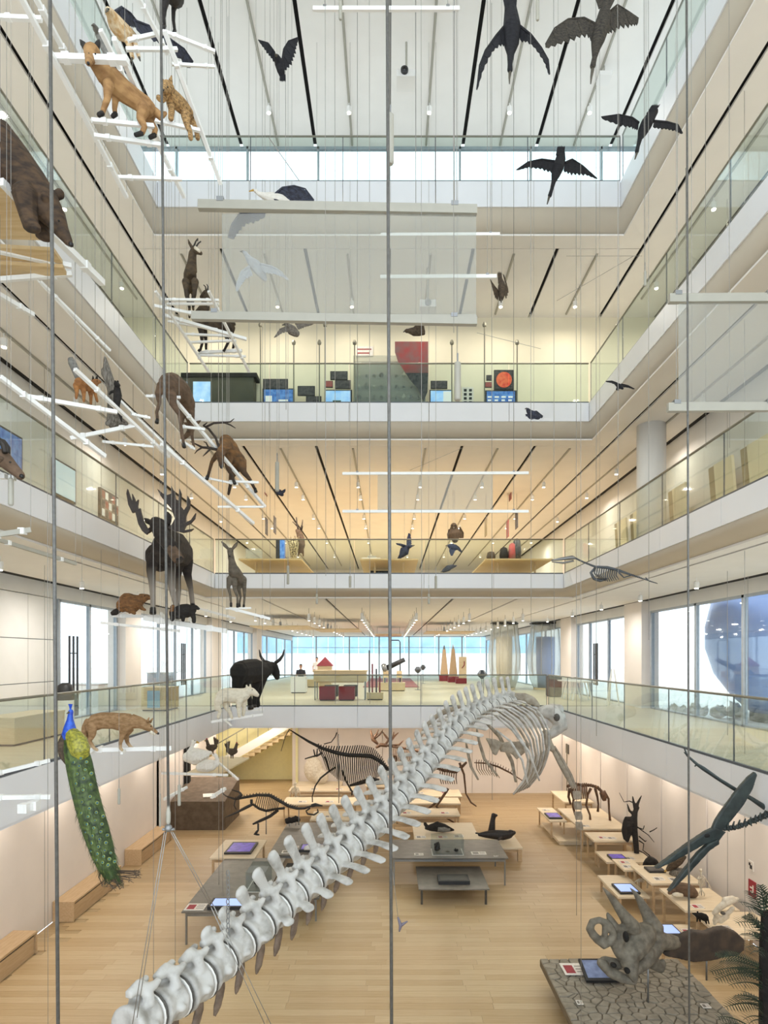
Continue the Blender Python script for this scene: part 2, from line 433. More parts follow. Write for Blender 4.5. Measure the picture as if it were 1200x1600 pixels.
glazed(6, 'x', X1, 23.3, 29.8, F1, HD, [25.6, 28.0], 'glazing and glass door past the right column', 0.10)
glazed(7, 'x', X1, 32.0, 57.8, F1, HD, [36, 41, 46, 52], 'farthest glazing on the right of the first gallery')
glazed(8, 'y', FAR[1], -X1, X1, F1, CE[1], [-6.6, -3.6, -0.9, 1.8, 4.5, 6.6], 'bright window wall at the far end of the hall', 0.12, [6.9])
glazed(9, 'y', FAR[4], -SIDE[4], SIDE[4], FL[4], CE[4], [-6, -4, -2, 0, 2, 4, 6], 'daylight window band at the far end of the top gallery', 0.05, [18.9])
glazed(10, 'x', -SIDE[4], Y0, FAR[4], FL[4], CE[4], [2, 5, 8, 11, 14.5], 'daylight window band on the left of the top gallery', 0.05, [18.9])
glazed(11, 'x', SIDE[4], Y0, FAR[4], FL[4], CE[4], [2, 5, 8, 11, 14.5], 'daylight window band on the right of the top gallery', 0.05, [18.9])
# header beams above the glazing, columns between
struct('trim_5', MB().box((-X1 - 0.25, Y0, HD), (-X1 + 0.05, FAR[1], CE[1] + 0.14)), 'white', label='white header beam over the left glazing')
struct('trim_6', MB().box((X1 - 0.05, Y0, HD), (X1 + 0.25, FAR[1], CE[1] + 0.14)), 'white', label='white header beam over the right glazing')
def column(px, y0, y1, sx, label):
    t = thing('column', label, 'column', (sx * (X1 - 0.05), (y0 + y1) / 2, F1), 'square columns in the first gallery glazing')
    a, b = sorted((sx * (X1 - 0.28), sx * (X1 + 0.30)))
    MB().box((a, y0, F1 + 0.08), (b, y1, CE[1])).build('shaft', 'wallwarm', t)
    MB().box((a - 0.01, y0 - 0.01, F1), (b + 0.01, y1 + 0.01, F1 + 0.08)).build('plinth', 'white', t)
column(0, 20.7, 22.0, -1, 'cream square column just right of the left glass entrance')
column(0, 30.8, 32.5, -1, 'second cream square column along the left glazing')
column(0, 41.2, 42.8, -1, 'third and farthest cream column along the left glazing')
column(0, 21.6, 23.2, 1, 'wide cream square column beside the right glazing')
column(0, 30.0, 31.8, 1, 'narrow looking cream column past the right glass door')
# white panelled wall left
t = thing('wall_left', 'white tiled wall at the left of the first gallery', None, (-X1, 12, F1), kind='structure')
MB().box((-X1 - 0.3, Y0, F1), (-X1 - 0.04, 16.9, HD)).build('wall_core', 'steel', t)
p0 = MB().box((-0.04, -0.640, -0.532), (0, 0.640, 0.532)).build('wall_panel', 'white', t, org=(0, 0, 0)); k = 0
for i in range(6):
    for j in range(3):
        o = p0 if k == 0 else piece('wall_panel', p0, t, (0, 0, 0)); k += 1
        o.location = (0, 16.9 - 0.65 - 1.3 * i - 12, 0.545 + 1.085 * j)
# door handles: triple vertical bars
def handles(x, y, z0, z1, label):
    t = thing('door_handle_bar', label, 'door handle', (x, y, z0))
    for dy in (-0.22, 0, 0.22):
        MB().tube([(x, y + dy, z0), (x, y + dy, z1)], 0.03, 8).build('bar', 'dark', t)
    MB().beam((x, y - 0.22, (z0 + z1) / 2 + 0.4), (x, y + 0.22, (z0 + z1) / 2 + 0.4), 0.02, 0.03).build('bracket', 'dark', t)
handles(-X1 + 0.12, 17.6, F1 + 0.55, F1 + 2.3, 'dark vertical bar handles on the left glass entrance')
handles(-X1 + 0.12, 27.0, F1 + 0.55, F1 + 2.3, 'dark vertical bar handles on glazing between the left columns')
handles(X1 - 0.12, 26.9, F1 + 0.55, F1 + 2.3, 'dark vertical bar handles on the right glass door')
# outside: paved ground, neighbouring block, side porch
struct('ground', MB().box((-60, -20, F1 - 0.6), (-X1 - 0.4, 120, F1 - 0.25)).box((X1 + 0.4, -20, F1 - 0.6), (60, 120, F1 - 0.25)).box((-X1 - 0.4, FAR[1] + 0.4, F1 - 0.6), (X1 + 0.4, 120, F1 - 0.25)), 'white', label='pale paved terrace outside the glazing')
t = thing('office_building', 'pale block with blue glass storey beyond the far windows', 'building', (0, 84, F1 - 0.25))
MB().box((-30, 84, F1 - 0.25), (30, 90, 12.4)).build('wall', 'white', t)
mat('blueglass', '8FB4CC', 0.2, col2='A9C6D6', scale=0.6)
for i in range(20):
    MB().box((-20 + i * 2 + 0.08, 83.9, 6.6), (-18 + i * 2 - 0.08, 84, 9.3)).build('window', 'blueglass', t)
mat('podblue', '8FA9E0', 0.35, col2='8DA8DC', scale=1.0)
t = thing('blue_pod', 'tall smooth blue rounded pod behind the right glazing', 'pod', (12.4, 19.5, F1))
MB().lathe((12.4, 19.5, F1), [(1.2, 0), (1.75, 0.5), (2.25, 1.2), (2.5, 2.0), (2.5, 2.7), (2.3, 3.6)], 40).build('shell', 'podblue', t, smooth=True)
MB().lathe((12.4, 19.5, F1 - 0.25), [(1.25, 0), (1.25, 0.27)], 40).build('foot', 'steel', t)
# porch roof outside right and left (white soffit seen through the glass)
struct('trim_7', MB().box((X1 + 0.3, Y0, CE[1] - 0.2), (10.0, 40, CE[1])), 'white', label='white soffit outside the right glazing')
struct('trim_8', MB().box((-10.0, Y0, CE[1] - 0.2), (-X1 - 0.3, 50, CE[1])), 'white', label='white soffit outside the left glazing')
# ground floor left: dark doorway, yellow stairwell
mat('stairyellow', 'F4ECB8', 0.7, var=0.04)
struct('wall_left', MB().box((-9.5, 24.0, 0), (-9.2, 32, C0)).box((-9.5, 31.7, 0), (-4.1, 32, C0)).box((-4.15, 28.4, 0), (-4.05, 31.7, C0)), 'stairyellow', label='pale yellow walls of the stairwell behind the ground floor')
struct('door_1', MB().box((-9.2, 21.3, 0), (-8.9, 24.2, C0)).box((-8.9, 21.2, 0), (-7.7, 21.4, C0)).box((-8.9, 24.0, 0), (-7.5, 24.2, C0)), 'slot', label='black doorway recess at the end of the left wall')
struct('floor', MB().box((-9.5, 21.2, -0.3), (-7.7, 32, -0.001)).box((-7.7, 28.5, -0.3), (-4.1, 32, -0.001)), 'parquet', label='floor of the stairwell')
t = thing('staircase', 'white sided staircase rising in the yellow stairwell', 'staircase', (-7, 30.5, 0))
for i in range(16):
    MB().box((-8.9 + i * 0.28, 30.3, 0.16 * i + 0.1), (-8.9 + i * 0.28 + 0.30, 31.6, 0.16 * i + 0.26)).build('step', 'ply', t)
MB().beam((-9.0, 30.25, 0.45), (-4.4, 30.25, 3.1), 0.06, 0.38).build('stringer', 'white', t)
MB().beam((-9.0, 30.25, 1.45), (-4.4, 30.25, 4.1), 0.04, 0.05).build('handrail', 'rail', t)
for i in range(9):
    x = -8.7 + i * 0.5; z = 0.45 + (x + 9) * 0.576
    MB().tube([(x, 30.25, z), (x, 30.25, z + 1.0)], 0.015, 6).build('baluster', 'rail', t)

# ------------------------------------------------------------------ lamps
mat('lampglow', 'FFF3DC', 0.5, emit=14.0)
mat('lampwhite', 'F0EEE8', 0.4, var=0.02)
def area_light(name, loc, power, col, size=0.2, parent=None, rot=None):
    l = bpy.data.lights.new(name, 'AREA'); l.shape = 'DISK'; l.size = size; l.energy = power * LAMP; l.color = col
    o = bpy.data.objects.new(name, l); COL.objects.link(o); o.location = loc
    if rot: o.rotation_euler = rot
    if parent is not None: o.parent = parent
    return o
WARM = (1.0, 0.90, 0.79); NEUT = (1.0, 0.95, 0.89); YEL = (1.0, 0.92, 0.78)
LAMP = 0.26   # overall dimming of the lamps
spot0 = thing('track_spotlight', 'x', 'lamp', (0, 0, 0))
MB().beam((0, 0, 0), (0, 0, -0.10), 0.02, 0.02).build('stem', 'lampwhite', spot0)
MB().lathe((0, 0, -0.26), [(0.055, 0), (0.062, 0.02), (0.062, 0.15), (0.03, 0.17)], 12).build('housing', 'lampwhite', spot0, smooth=False)
MB().lathe((0, 0, -0.275), [(0.045, 0), (0.045, 0.012)], 12).build('lens', 'lampglow', spot0)
spot_used = [False]
def spot(x, y, z, label, group, power=0, col=WARM, drop=0.0, rx=0.0, ry=0.0):
    if not spot_used[0]:
        r = spot0; spot_used[0] = True; r.location = (x, y, z); r['label'] = label
    else:
        r = dup(spot0, (x, y, z), 0, label)
        for c in list(r.children):
            if c.type == 'LIGHT': bpy.data.objects.remove(c)
    r['group'] = group; r.rotation_euler = (rx, ry, 0)
    if power: area_light('lamp_light', (0, 0, -0.32), power, col, parent=r)
    return r
def track(x, y0, y1, z, label, group):
    tag(MB().box((x - 0.02, y0, z - 0.035), (x + 0.02, y1, z)).box((x - 0.03, y0, z - 0.01), (x + 0.03, y1, z)).build('lighting_track', 'tubegrey', org=(x, (y0 + y1) / 2, z)), label, 'lighting track', group)
ORD = ('leftmost', 'second from the left', 'third from the left', 'third from the right', 'second from the right', 'rightmost')
def nth(X): return ORD[int(round((X + 5.2) / 2.08))]
# second gallery: long tracks on the deep ceiling and short lamps above the side galleries
k = 0
for X in (-5.2, -3.12, -1.04, 1.04, 3.12, 5.2):
    track(X, BK[3] + 0.8, 42, CE[2], 'grey lighting track on the far second gallery ceiling, %s' % nth(X), 'ceiling tracks of the second gallery')
    for i, y in enumerate((21.5, 23.2, 26.4, 28.4, 32.0, 36.5)):
        spot(X, y, CE[2] - 0.03, 'small white spotlight on the second gallery ceiling tracks', 'spotlights of the second gallery', 230 if i in (0, 2, 4, 5) else 0, WARM, rx=0.15)
for sx in (-1, 1):
    track(sx * 7.1, 2, 42, CE[2], 'grey lighting track above the %s side of the second gallery' % ('left' if sx < 0 else 'right'), None)
    for i, y in enumerate((7.0, 9.4, 11.8, 14.5, 17.2, 20, 23, 27, 32)):
        spot(sx * 7.1, y, CE[2] - 0.03, 'small white spotlight along the %s side of the second gallery' % ('left' if sx < 0 else 'right'), 'side spotlights of the second gallery', 110 if i % 2 == 0 else 0, WARM)
# third gallery
for X in (-5.2, -3.12, -1.04, 1.04, 3.12, 5.2):
    track(X, BK[4] + 0.8, 18.8, CE[3], 'short grey lighting track on the third gallery ceiling, %s' % nth(X), 'ceiling tracks of the third gallery')
    spot(X, 17.9, CE[3] - 0.03, 'white spotlight near the third gallery back wall, %s' % nth(X), 'spotlights of the third gallery', 85, YEL)
for sx in (-1, 1):
    track(sx * 7.1, 2, 18, CE[3], 'grey lighting track above the %s side of the third gallery' % ('left' if sx < 0 else 'right'), None)
    for i, y in enumerate((5.0, 8.0, 11.0, 14.0, 17)):
        spot(sx * 7.1, y, CE[3] - 0.03, 'small white spotlight along the %s side of the third gallery' % ('left' if sx < 0 else 'right'), 'side spotlights of the third gallery', 100, YEL)
# top gallery
for X in (-5.2, -3.12, -1.04, 1.04, 3.12, 5.2):
    track(X, 6, 18.0, CE[4], 'grey lighting track on the topmost ceiling, %s' % nth(X), 'tracks of the topmost ceiling')
    spot(X, 16.6, CE[4] - 0.03, 'bright spotlight on the topmost ceiling, %s' % nth(X), 'spotlights of the topmost ceiling', 60, NEUT)
# first gallery: rows of hanging cylinders
pend0 = None
def pendant(x, y, power):
    global pend0
    lab = 'small white cylinder lamp hanging in rows over the far hall'
    if pend0 is None:
        pend0 = thing('pendant_lamp', lab, 'lamp', (x, y, CE[1]), 'hanging cylinder lamps of the far hall')
        MB().tube([(x, y, CE[1]), (x, y, CE[1] - 0.2)], 0.008, 6).build('cord', 'cablethin', pend0)
        MB().lathe((x, y, CE[1] - 0.48), [(0.05, 0), (0.055, 0.02), (0.055, 0.26), (0.04, 0.28)], 10).build('housing', 'lampwhite', pend0)
        MB().lathe((x, y, CE[1] - 0.49), [(0.04, 0), (0.04, 0.012)], 10).build('lens', 'lampglow', pend0)
        r = pend0
    else:
        r = dup(pend0, (x, y, CE[1]))
        for c in list(r.children):
            if c.type == 'LIGHT': bpy.data.objects.remove(c)
    if power: area_light('lamp_light', (0, 0, -0.52), power, NEUT, parent=r)
for X in (-5.2, -3.12, -1.04, 1.04, 3.12, 5.2):
    for i in range(11):
        pendant(X, 24.5 + i * 1.9 + (0.4 if abs(X) > 2 else 0), 150 if i % 3 == 1 else 0)
for sx in (-1, 1):
    for i, y in enumerate((9.0, 12.0, 15.2, 18.6, 22, 25.5, 29.5)):
        spot(sx * 7.3, y, CE[1], 'white spotlight above the %s walkway of the first gallery' % ('left' if sx < 0 else 'right'), 'walkway spotlights of the first gallery', 200 if i % 2 == 0 else 90, NEUT)
# ground floor downlights close to the walls
def downlight(x, y, label, power, group):
    t = thing('downlight', label, 'lamp', (x, y, C0), group)
    MB().lathe((x, y, C0 - 0.02), [(0.10, 0), (0.11, 0.02), (0.11, 0.03)], 12).build('ring', 'lampwhite', t)
    MB().lathe((x, y, C0 - 0.03), [(0.07, 0), (0.07, 0.012)], 12).build('lens', 'lampglow', t)
    area_light('lamp_light', (0, 0, -0.06), power, (1.0, 0.89, 0.77), 0.18, parent=t)
for sx in (-1, 1):
    for i in range(8):
        downlight(sx * 7.2, 9.6 + i * 2.6, 'recessed downlight grazing the %s ground floor wall' % ('left' if sx < 0 else 'right'), 95, 'downlights of the ground floor')
for i, X in enumerate((-6.5, -3.3, -1.1, 1.1, 3.3, 5.5)):
    downlight(X, 24.6, 'recessed downlight under the far edge of the first gallery, %s' % ORD[i], 190, 'far downlights of the ground floor')
for i in range(2): downlight(-7.6 + i * 1.8, 29.6, '%s recessed downlight in the yellow stairwell' % ('left', 'right')[i], 190, 'stairwell downlights')
# ------------------------------------------------------------------ tools for figures
def atz(px, py, z):
    d = FPX * (EYE - z) / (py - VY); return at(px, py, d)
def fur(name, c1, c2, scale=14, rough=0.85, low=None, z0=0.0, z1=0.3, bump=0.5):
    m = mat(name, c1, rough, col2=c2, scale=scale, bump=bump, detail=6, stretch=(1, 1, 2.0))
    if low:
        nt = m.node_tree; b = nt.nodes['Principled BSDF']; ramp = [n for n in nt.nodes if n.type == 'VALTORGB'][0]
        tc = [n for n in nt.nodes if n.type == 'TEX_COORD'][0]
        sp = nt.nodes.new('ShaderNodeSeparateXYZ'); nt.links.new(tc.outputs['Object'], sp.inputs[0])
        mr = nt.nodes.new('ShaderNodeMapRange'); mr.inputs[1].default_value = z0; mr.inputs[2].default_value = z1
        nt.links.new(sp.outputs['Z'], mr.inputs[0])
        mx = nt.nodes.new('ShaderNodeMixRGB'); nt.links.new(mr.outputs[0], mx.inputs[0])
        mx.inputs[1].default_value = (*rgb(low), 1); nt.links.new(ramp.outputs[0], mx.inputs[2]); nt.links.new(mx.outputs[0], b.inputs['Base Color'])
    return m
def baked(mb, name, m, parent, vox, it=5):
    """one continuous skin over the collected solids"""
    ob = mb.build(name, m, parent)
    r = ob.modifiers.new('r', 'REMESH'); r.mode = 'VOXEL'; r.voxel_size = vox; r.use_smooth_shade = True
    s = ob.modifiers.new('s', 'SMOOTH'); s.factor = 0.5; s.iterations = it
    dg = bpy.context.evaluated_depsgraph_get()
    me = bpy.data.meshes.new_from_object(ob.evaluated_get(dg)); me.name = name
    ob.modifiers.clear(); old = ob.data; ob.data = me; bpy.data.meshes.remove(old)
    if not me.materials: me.materials.append(M[m])
    me.polygons.foreach_set('use_smooth', [True] * len(me.polygons))
    return ob
def limb(mb, d, pts, flat=1.0, n=10, caps=True):
    s = d / FPX
    P = [at(p[0], p[1], d + p[2]) for p in pts]; r = [p[3] * s for p in pts]
    # densify so that joints bend smoothly
    Q, q = [], []
    for i in range(len(P) - 1):
        for t in (0, 0.5):
            Q.append(P[i].lerp(P[i + 1], t)); q.append(r[i] * (1 - t) + r[i + 1] * t)
    Q.append(P[-1]); q.append(r[-1])
    mb.tube(Q, q, n, flat)
    if caps:
        for P_, r_ in ((Q[0], q[0]), (Q[-1], q[-1])):
            f = flat if isinstance(flat, (int, float)) else 1
            mb.ball(P_, r_ * (0.5 + 0.5 * f) * 0.97, 8)
def critter(name, label, cat, d, m, body, base, parts=(), vox=1.0, it=4, group=None):
    """body: [(flat, [(px, py, depth offset, radius px), ...]), ...] joined into one skin.
    parts: (name, material, [chains]) built as separate meshes; a chain of one point is a ball"""
    t = thing(name, label, cat, at(base[0], base[1], d), group)
    mb = MB()
    for fl_, pts in body: limb(mb, d, pts, fl_)
    baked(mb, 'body', m, t, vox * d / FPX, it)
    for pn, pm, chains in parts:
        q = MB()
        for c in chains:
            if len(c) == 1: q.ball(at(c[0][0], c[0][1], d + c[0][2]), c[0][3] * d / FPX, 8)
            else: limb(q, d, c, 1.0, 7, False)
        q.build(pn, pm, t, smooth=True)
    return t
def poly3(mb, pts, th):
    """closed outline of world points given thickness along the depth axis"""
    k = len(pts); o = Vector((0, th / 2, 0))
    mb.add([p - o for p in pts] + [p + o for p in pts], [tuple(range(k)), tuple(reversed(range(k, 2 * k)))] + [(i, k + i, k + (i + 1) % k, (i + 1) % k) for i in range(k)])
def interp(pts, t):
    x = t * (len(pts) - 1); i = min(int(x), len(pts) - 2); f = x - i
    return [pts[i][j] * (1 - f) + pts[i + 1][j] * f for j in range(len(pts[i]))]
def wing(parent, d, lead, trail, n, m, name='wing', th=0.012, mesh=None):
    """overlapping feathers from the leading edge to the trailing edge; points (px, py, depth)"""
    w = MB() if mesh is None else mesh
    limb(w, d, [(p[0], p[1], p[2], 2.2 * (1 - 0.7 * i / (len(lead) - 1)) * (1 if n > 8 else 0.7)) for i, p in enumerate(lead)], 1.0, 6, False)
    for i in range(n):
        t = (i + 0.5) / n; h = 0.75 / n
        a, b = interp(lead, max(0, t - h)), interp(lead, min(1, t + h)); c, e = interp(trail, min(1, t + h * 0.8)), interp(trail, max(0, t - h * 0.8))
        tip = [(c[j] + e[j]) / 2 for j in range(3)]; j_ = 0.04 * (i % 3)
        dz = 0.006 * (i % 2)
        def L(p, q, f): return at(p[0] + (q[0] - p[0]) * f, p[1] + (q[1] - p[1]) * f, d + p[2] + (q[2] - p[2]) * f + dz)
        mid_b, mid_e = L(b, c, 0.8), L(a, e, 0.8)
        tp = at(tip[0] + (tip[0] - (a[0] + b[0]) / 2) * j_, tip[1] + (tip[1] - (a[1] + b[1]) / 2) * j_, d + tip[2] + dz)
        poly3(w, [L(a, e, 0), L(b, c, 0), mid_b, tp, mid_e], th)
    return w.build(name, m, parent) if mesh is None else w
G2 = 'mounted birds hanging in the void'
def hang_wire(t, p, r=0.0022):
    """the fine wire a thing hangs on, up to the ceiling above it"""
    top = CE[4] if p.y < BK[4] else CE[3] if p.y < BK[3] else CE[2] if p.z > FL[2] else CE[1]
    if p.z < FL[1] and p.y > BK[1]: top = C0
    MB().tube([p, (p.x, p.y, top)], r * max(1, p.y / 8), 4).build('hanging_wire', 'cablethin', t)
def bird(label, d, m, body, base, wings=(), tail=None, beak=None, eye=None, bm='beakgrey', name='mounted_bird', cat='bird', wm=None, nf=9, group=None, extra=()):
    t = critter(name, label, cat, d, m, body, base, (), 0.8, 3, group)
    if group == G2: hang_wire(t, at(base[0], base[1], d))
    for ld, tr in wings: wing(t, d, ld, tr, nf, wm or m)
    if tail: wing(t, d, tail[0], tail[1], 5, wm or m, 'tail')
    if beak:
        q = MB(); limb(q, d, beak, 1.0, 6, False); q.build('beak', bm, t, smooth=True)
    for pn, pm, chains in extra:
        q = MB()
        for c in chains:
            if len(c) == 1: q.ball(at(c[0][0], c[0][1], d + c[0][2]), c[0][3] * d / FPX, 8)
            else: limb(q, d, c, 1.0, 6, False)
        q.build(pn, pm, t, smooth=True)
    return t
mat('beakgrey', '5A5448', 0.5, var=0.2)
mat('beakyellow', 'C9A04A', 0.5, var=0.2)
mat('hoof', '1C1815', 0.5, var=0.2)
mat('eye', '0C0A09', 0.1, var=0.05)
mat('horn', '2B241D', 0.5, var=0.35, scale=30, bump=0.4)
mat('antler', '3A2E25', 0.6, var=0.4, scale=20, bump=0.4)
mat('nose', '15110F', 0.4, var=0.1)
fur('fur_bear', '55402B', '2C2118', 9)
fur('fur_fox', 'AE8656', '86613A', 10)
fur('fur_lynx', 'C29A63', '6E5436', 40)
fur('fur_dark', '2A2521', '1A1613', 12)
fur('fur_chamois', '5B4B36', '3A3026', 12, low='2A211A', z0=0.25, z1=0.5)
fur('fur_orange', 'A8733F', '80522C', 14)
fur('fur_hind', '6F5844', '544334', 8)
fur('fur_stag', '8A6238', '5A4530', 8, low='3A2C20', z0=0.3, z1=0.7)
fur('fur_moose', '332B25', '231D19', 8, low='8A8074', z0=0.55, z1=0.95)
fur('fur_doe', '6E6456', '575044', 10)
fur('fur_beaver', '8A5F36', '5E4227', 16)
fur('fur_bull', '17140F', '0E0C0A', 10)
fur('fur_white', 'E4DCC8', 'D6CCB6', 14, bump=0.2)
fur('fur_dingo', 'A5835E', '84643F', 14, low='D9C4A0', z0=-0.02, z1=0.12)
fur('fur_grey', '8B8880', '6A6862', 16)
fur('fur_seal', '2B2320', '1E1815', 10, rough=0.5, bump=0.15)
fur('plum_black', '121215', '1F1E23', 25, bump=0.3)
fur('plum_corm', '26231F', '4A4338', 30, bump=0.3)
fur('plum_tan', 'C79B62', 'E6D3B0', 18)
fur('plum_slate', '3B3E4E', '24242B', 20)
fur('plum_white', 'E9E4DA', 'DED8CC', 18, bump=0.15)
fur('plum_grey', '8B8379', '5E574E', 22)
fur('plum_brown', '5A4A38', '3A3026', 22)
fur('plum_blue', '232C4A', '15182A', 20)
fur('plum_paleblue', 'A9ADB8', 'C9CBD0', 20)
def eyes(*pts): return ('eye', 'eye', [[p] for p in pts])
# ------------------------------------------------------------------ mounted mammals on the hanging racks
G1 = 'mounted mammals hanging in the void'
critter('brown_bear', 'large dark brown bear at the left edge stepping downhill on a plywood platform', 'bear', 6.2, 'fur_bear',
  [(0.85, [(-62, 190, 0, 36), (-20, 225, 0, 46), (15, 262, 0, 40), (45, 292, 0, 32), (68, 318, 0, 25), (86, 342, 0, 18)]),
   (0.85, [(84, 338, 0, 19), (96, 360, -0.03, 12), (108, 379, -0.05, 6.5)]),
   (1, [(88, 308, 0.05, 6), (93, 303, 0.05, 8)]), (1, [(72, 312, -0.1, 6), (70, 306, -0.12, 6)]),
   (1, [(40, 305, -0.12, 20), (44, 335, -0.12, 14), (48, 352, -0.14, 12), (56, 356, -0.18, 8)]),
   (1, [(58, 315, 0.15, 18), (64, 345, 0.15, 13), (66, 366, 0.14, 11), (74, 370, 0.1, 8)]),
   (1, [(-40, 225, -0.12, 26), (-34, 270, -0.12, 18), (-40, 300, -0.1, 14), (-28, 304, -0.15, 10)]),
   (1, [(-50, 225, 0.15, 26), (-46, 270, 0.15, 18), (-50, 296, 0.15, 14), (-40, 300, 0.12, 10)])],
  (20, 330), [('nose', 'nose', [[(111, 382, -0.07, 4)]]), eyes((92, 345, -0.14, 1.6))], group=G1)
critter('red_fox', 'tan fox with tall dark ears standing on the highest left rack', 'fox', 5.2, 'fur_fox',
  [(0.75, [(158, 106, 0, 15), (173, 124, 0.05, 20), (195, 143, 0.12, 18), (215, 157, 0.2, 16), (230, 168, 0.26, 16)]),
   (0.9, [(166, 118, 0, 16), (155, 104, -0.03, 13), (146, 90, -0.06, 12)]),
   (1, [(144, 82, -0.08, 13), (141, 92, -0.16, 8), (138, 98, -0.24, 4.5)]),
   (1, [(170, 132, -0.05, 9), (167, 156, -0.06, 5), (162, 170, -0.06, 4), (160, 177, -0.07, 3.6)]),
   (1, [(180, 136, 0.12, 9), (180, 158, 0.12, 5), (179, 170, 0.12, 4), (180, 178, 0.12, 3.6)]),
   (1, [(224, 170, 0.2, 11), (220, 186, 0.2, 7), (226, 198, 0.2, 4.5), (222, 208, 0.2, 4)]),
   (1, [(234, 174, 0.36, 11), (234, 190, 0.36, 7), (243, 202, 0.36, 4.5), (240, 212, 0.36, 4)]),
   (1, [(240, 172, 0.3, 6), (250, 181, 0.32, 7), (259, 177, 0.34, 3)])],
  (200, 214), [('ear', 'fur_dark', [[(137, 78, -0.04, 6), (129, 68, -0.02, 4), (125, 62, 0, 0.8)], [(149, 78, -0.04, 6), (153, 68, -0.02, 4), (155, 62, 0, 0.8)]]),
   ('nose', 'nose', [[(138, 99, -0.27, 2.4)]]), eyes((139, 84, -0.20, 1.4), (149, 84, -0.20, 1.4)),
   ('paw', 'fur_dark', [[(160, 177, -0.07, 4), (154, 180, -0.1, 3.4)]]), ('paw', 'fur_dark', [[(181, 178, 0.12, 4), (176, 182, 0.09, 3.4)]]),
   ('paw', 'fur_dark', [[(222, 208, 0.2, 4), (211, 211, 0.16, 3.2)]]), ('paw', 'fur_dark', [[(242, 211, 0.36, 4), (234, 215, 0.32, 3.4)]])], group=G1)
critter('lynx', 'spotted tan lynx with tufted ears and one raised paw beside the fox', 'lynx', 6.2, 'fur_lynx',
  [(0.8, [(266, 148, 0, 12), (276, 158, 0.08, 13), (286, 167, 0.16, 12), (294, 176, 0.22, 10)]),
   (1, [(262, 138, -0.05, 11), (258, 139, -0.12, 6), (256, 141, -0.16, 4)]),
   (1, [(258, 150, -0.05, 6), (253, 156, -0.08, 4.5), (248, 153, -0.1, 4.5)]),
   (1, [(266, 158, 0.05, 7), (268, 172, 0.03, 5), (267, 185, 0, 4.5)]),
   (1, [(290, 180, 0.12, 8), (292, 194, 0.12, 5), (297, 206, 0.12, 4), (298, 216, 0.1, 4)]),
   (1, [(298, 178, 0.3, 8), (302, 194, 0.3, 5), (307, 206, 0.3, 4), (309, 216, 0.28, 4)]),
   (1, [(296, 172, 0.25, 4), (299, 167, 0.28, 3)])],
  (282, 218), [('ear', 'fur_lynx', [[(256, 130, -0.04, 4), (252, 122, -0.02, 1)], [(266, 129, -0.02, 4), (268, 118, 0, 0.8)]]),
   ('tail_tip', 'fur_dark', [[(298, 168, 0.27, 3.4), (301, 165, 0.3, 2.6)]]), eyes((256, 137, -0.16, 1.1), (262, 136, -0.17, 1.1)), ('nose', 'nose', [[(255.5, 141, -0.2, 1.4)]])], group=G1)
critter('chamois', 'dark legged animal cut off by the top edge of the picture', 'chamois', 6.5, 'fur_dark',
  [(0.8, [(262, -30, -0.2, 18), (270, -12, 0, 17), (276, -6, 0.2, 15)]),
   (1, [(259, 0, -0.15, 6), (257, 15, -0.15, 3.6), (256, 28, -0.15, 2.8), (257, 41, -0.15, 2.6)]),
   (1, [(275, 0, 0.1, 6), (271, 16, 0.1, 3.6), (271, 32, 0.1, 2.8), (273, 48, 0.1, 2.6)])],
  (265, 50), [('hoof', 'hoof', [[(257, 40, -0.15, 3), (255, 45, -0.18, 3)]]), ('hoof', 'hoof', [[(273, 47, 0.1, 3), (272, 52, 0.07, 3)]])], group=G1)
critter('chamois', 'chamois with hooked horns facing forward on the white ladder rack', 'chamois', 11.0, 'fur_chamois',
  [(0.8, [(298, 420, -0.1, 10), (297, 432, 0.1, 13), (297, 440, 0.4, 13), (298, 443, 0.7, 11)]),
   (0.9, [(299, 424, -0.1, 9), (300, 408, -0.15, 7), (301, 395, -0.18, 6)]),
   (1, [(303, 390, -0.18, 6), (309, 393, -0.24, 4.4), (314, 396, -0.28, 2.8)]),
   (1, [(290, 440, -0.1, 6), (291, 455, -0.1, 3.4), (293, 465, -0.1, 2.4), (295, 476, -0.1, 2)]),
   (1, [(305, 440, -0.1, 6), (304, 455, -0.1, 3.4), (302, 464, -0.1, 2.4), (301, 474, -0.1, 2)]),
   (1, [(293, 448, 0.6, 7), (292, 462, 0.6, 4), (296, 478, 0.65, 2.4), (296, 496, 0.6, 2)]),
   (1, [(302, 448, 0.6, 7), (303, 462, 0.6, 4), (301, 472, 0.65, 2.4), (302, 484, 0.6, 2)])],
  (298, 498), [('horn', 'horn', [[(303, 385, -0.15, 1.4), (306, 377, -0.13, 1.1), (309, 373, -0.1, 0.9), (309, 377, -0.06, 0.5)]]), ('horn', 'horn', [[(306, 386, -0.2, 1.4), (310, 380, -0.2, 1.1), (314, 377, -0.2, 0.9)]]),
   ('ear', 'fur_chamois', [[(300, 387, -0.1, 2.4), (296, 380, -0.08, 2), (294, 374, -0.06, 0.5)]]), ('face_stripe', 'fur_white', [[(305, 387, -0.26, 2.6), (312, 393, -0.32, 2)]]), eyes((306, 390, -0.26, 0.9)),
   ('hoof', 'hoof', [[(295, 476, -0.1, 2.2), (296, 480, -0.12, 2.4)]]), ('hoof', 'hoof', [[(301, 474, -0.1, 2.2), (302, 478, -0.12, 2.4)]])], group=G1)
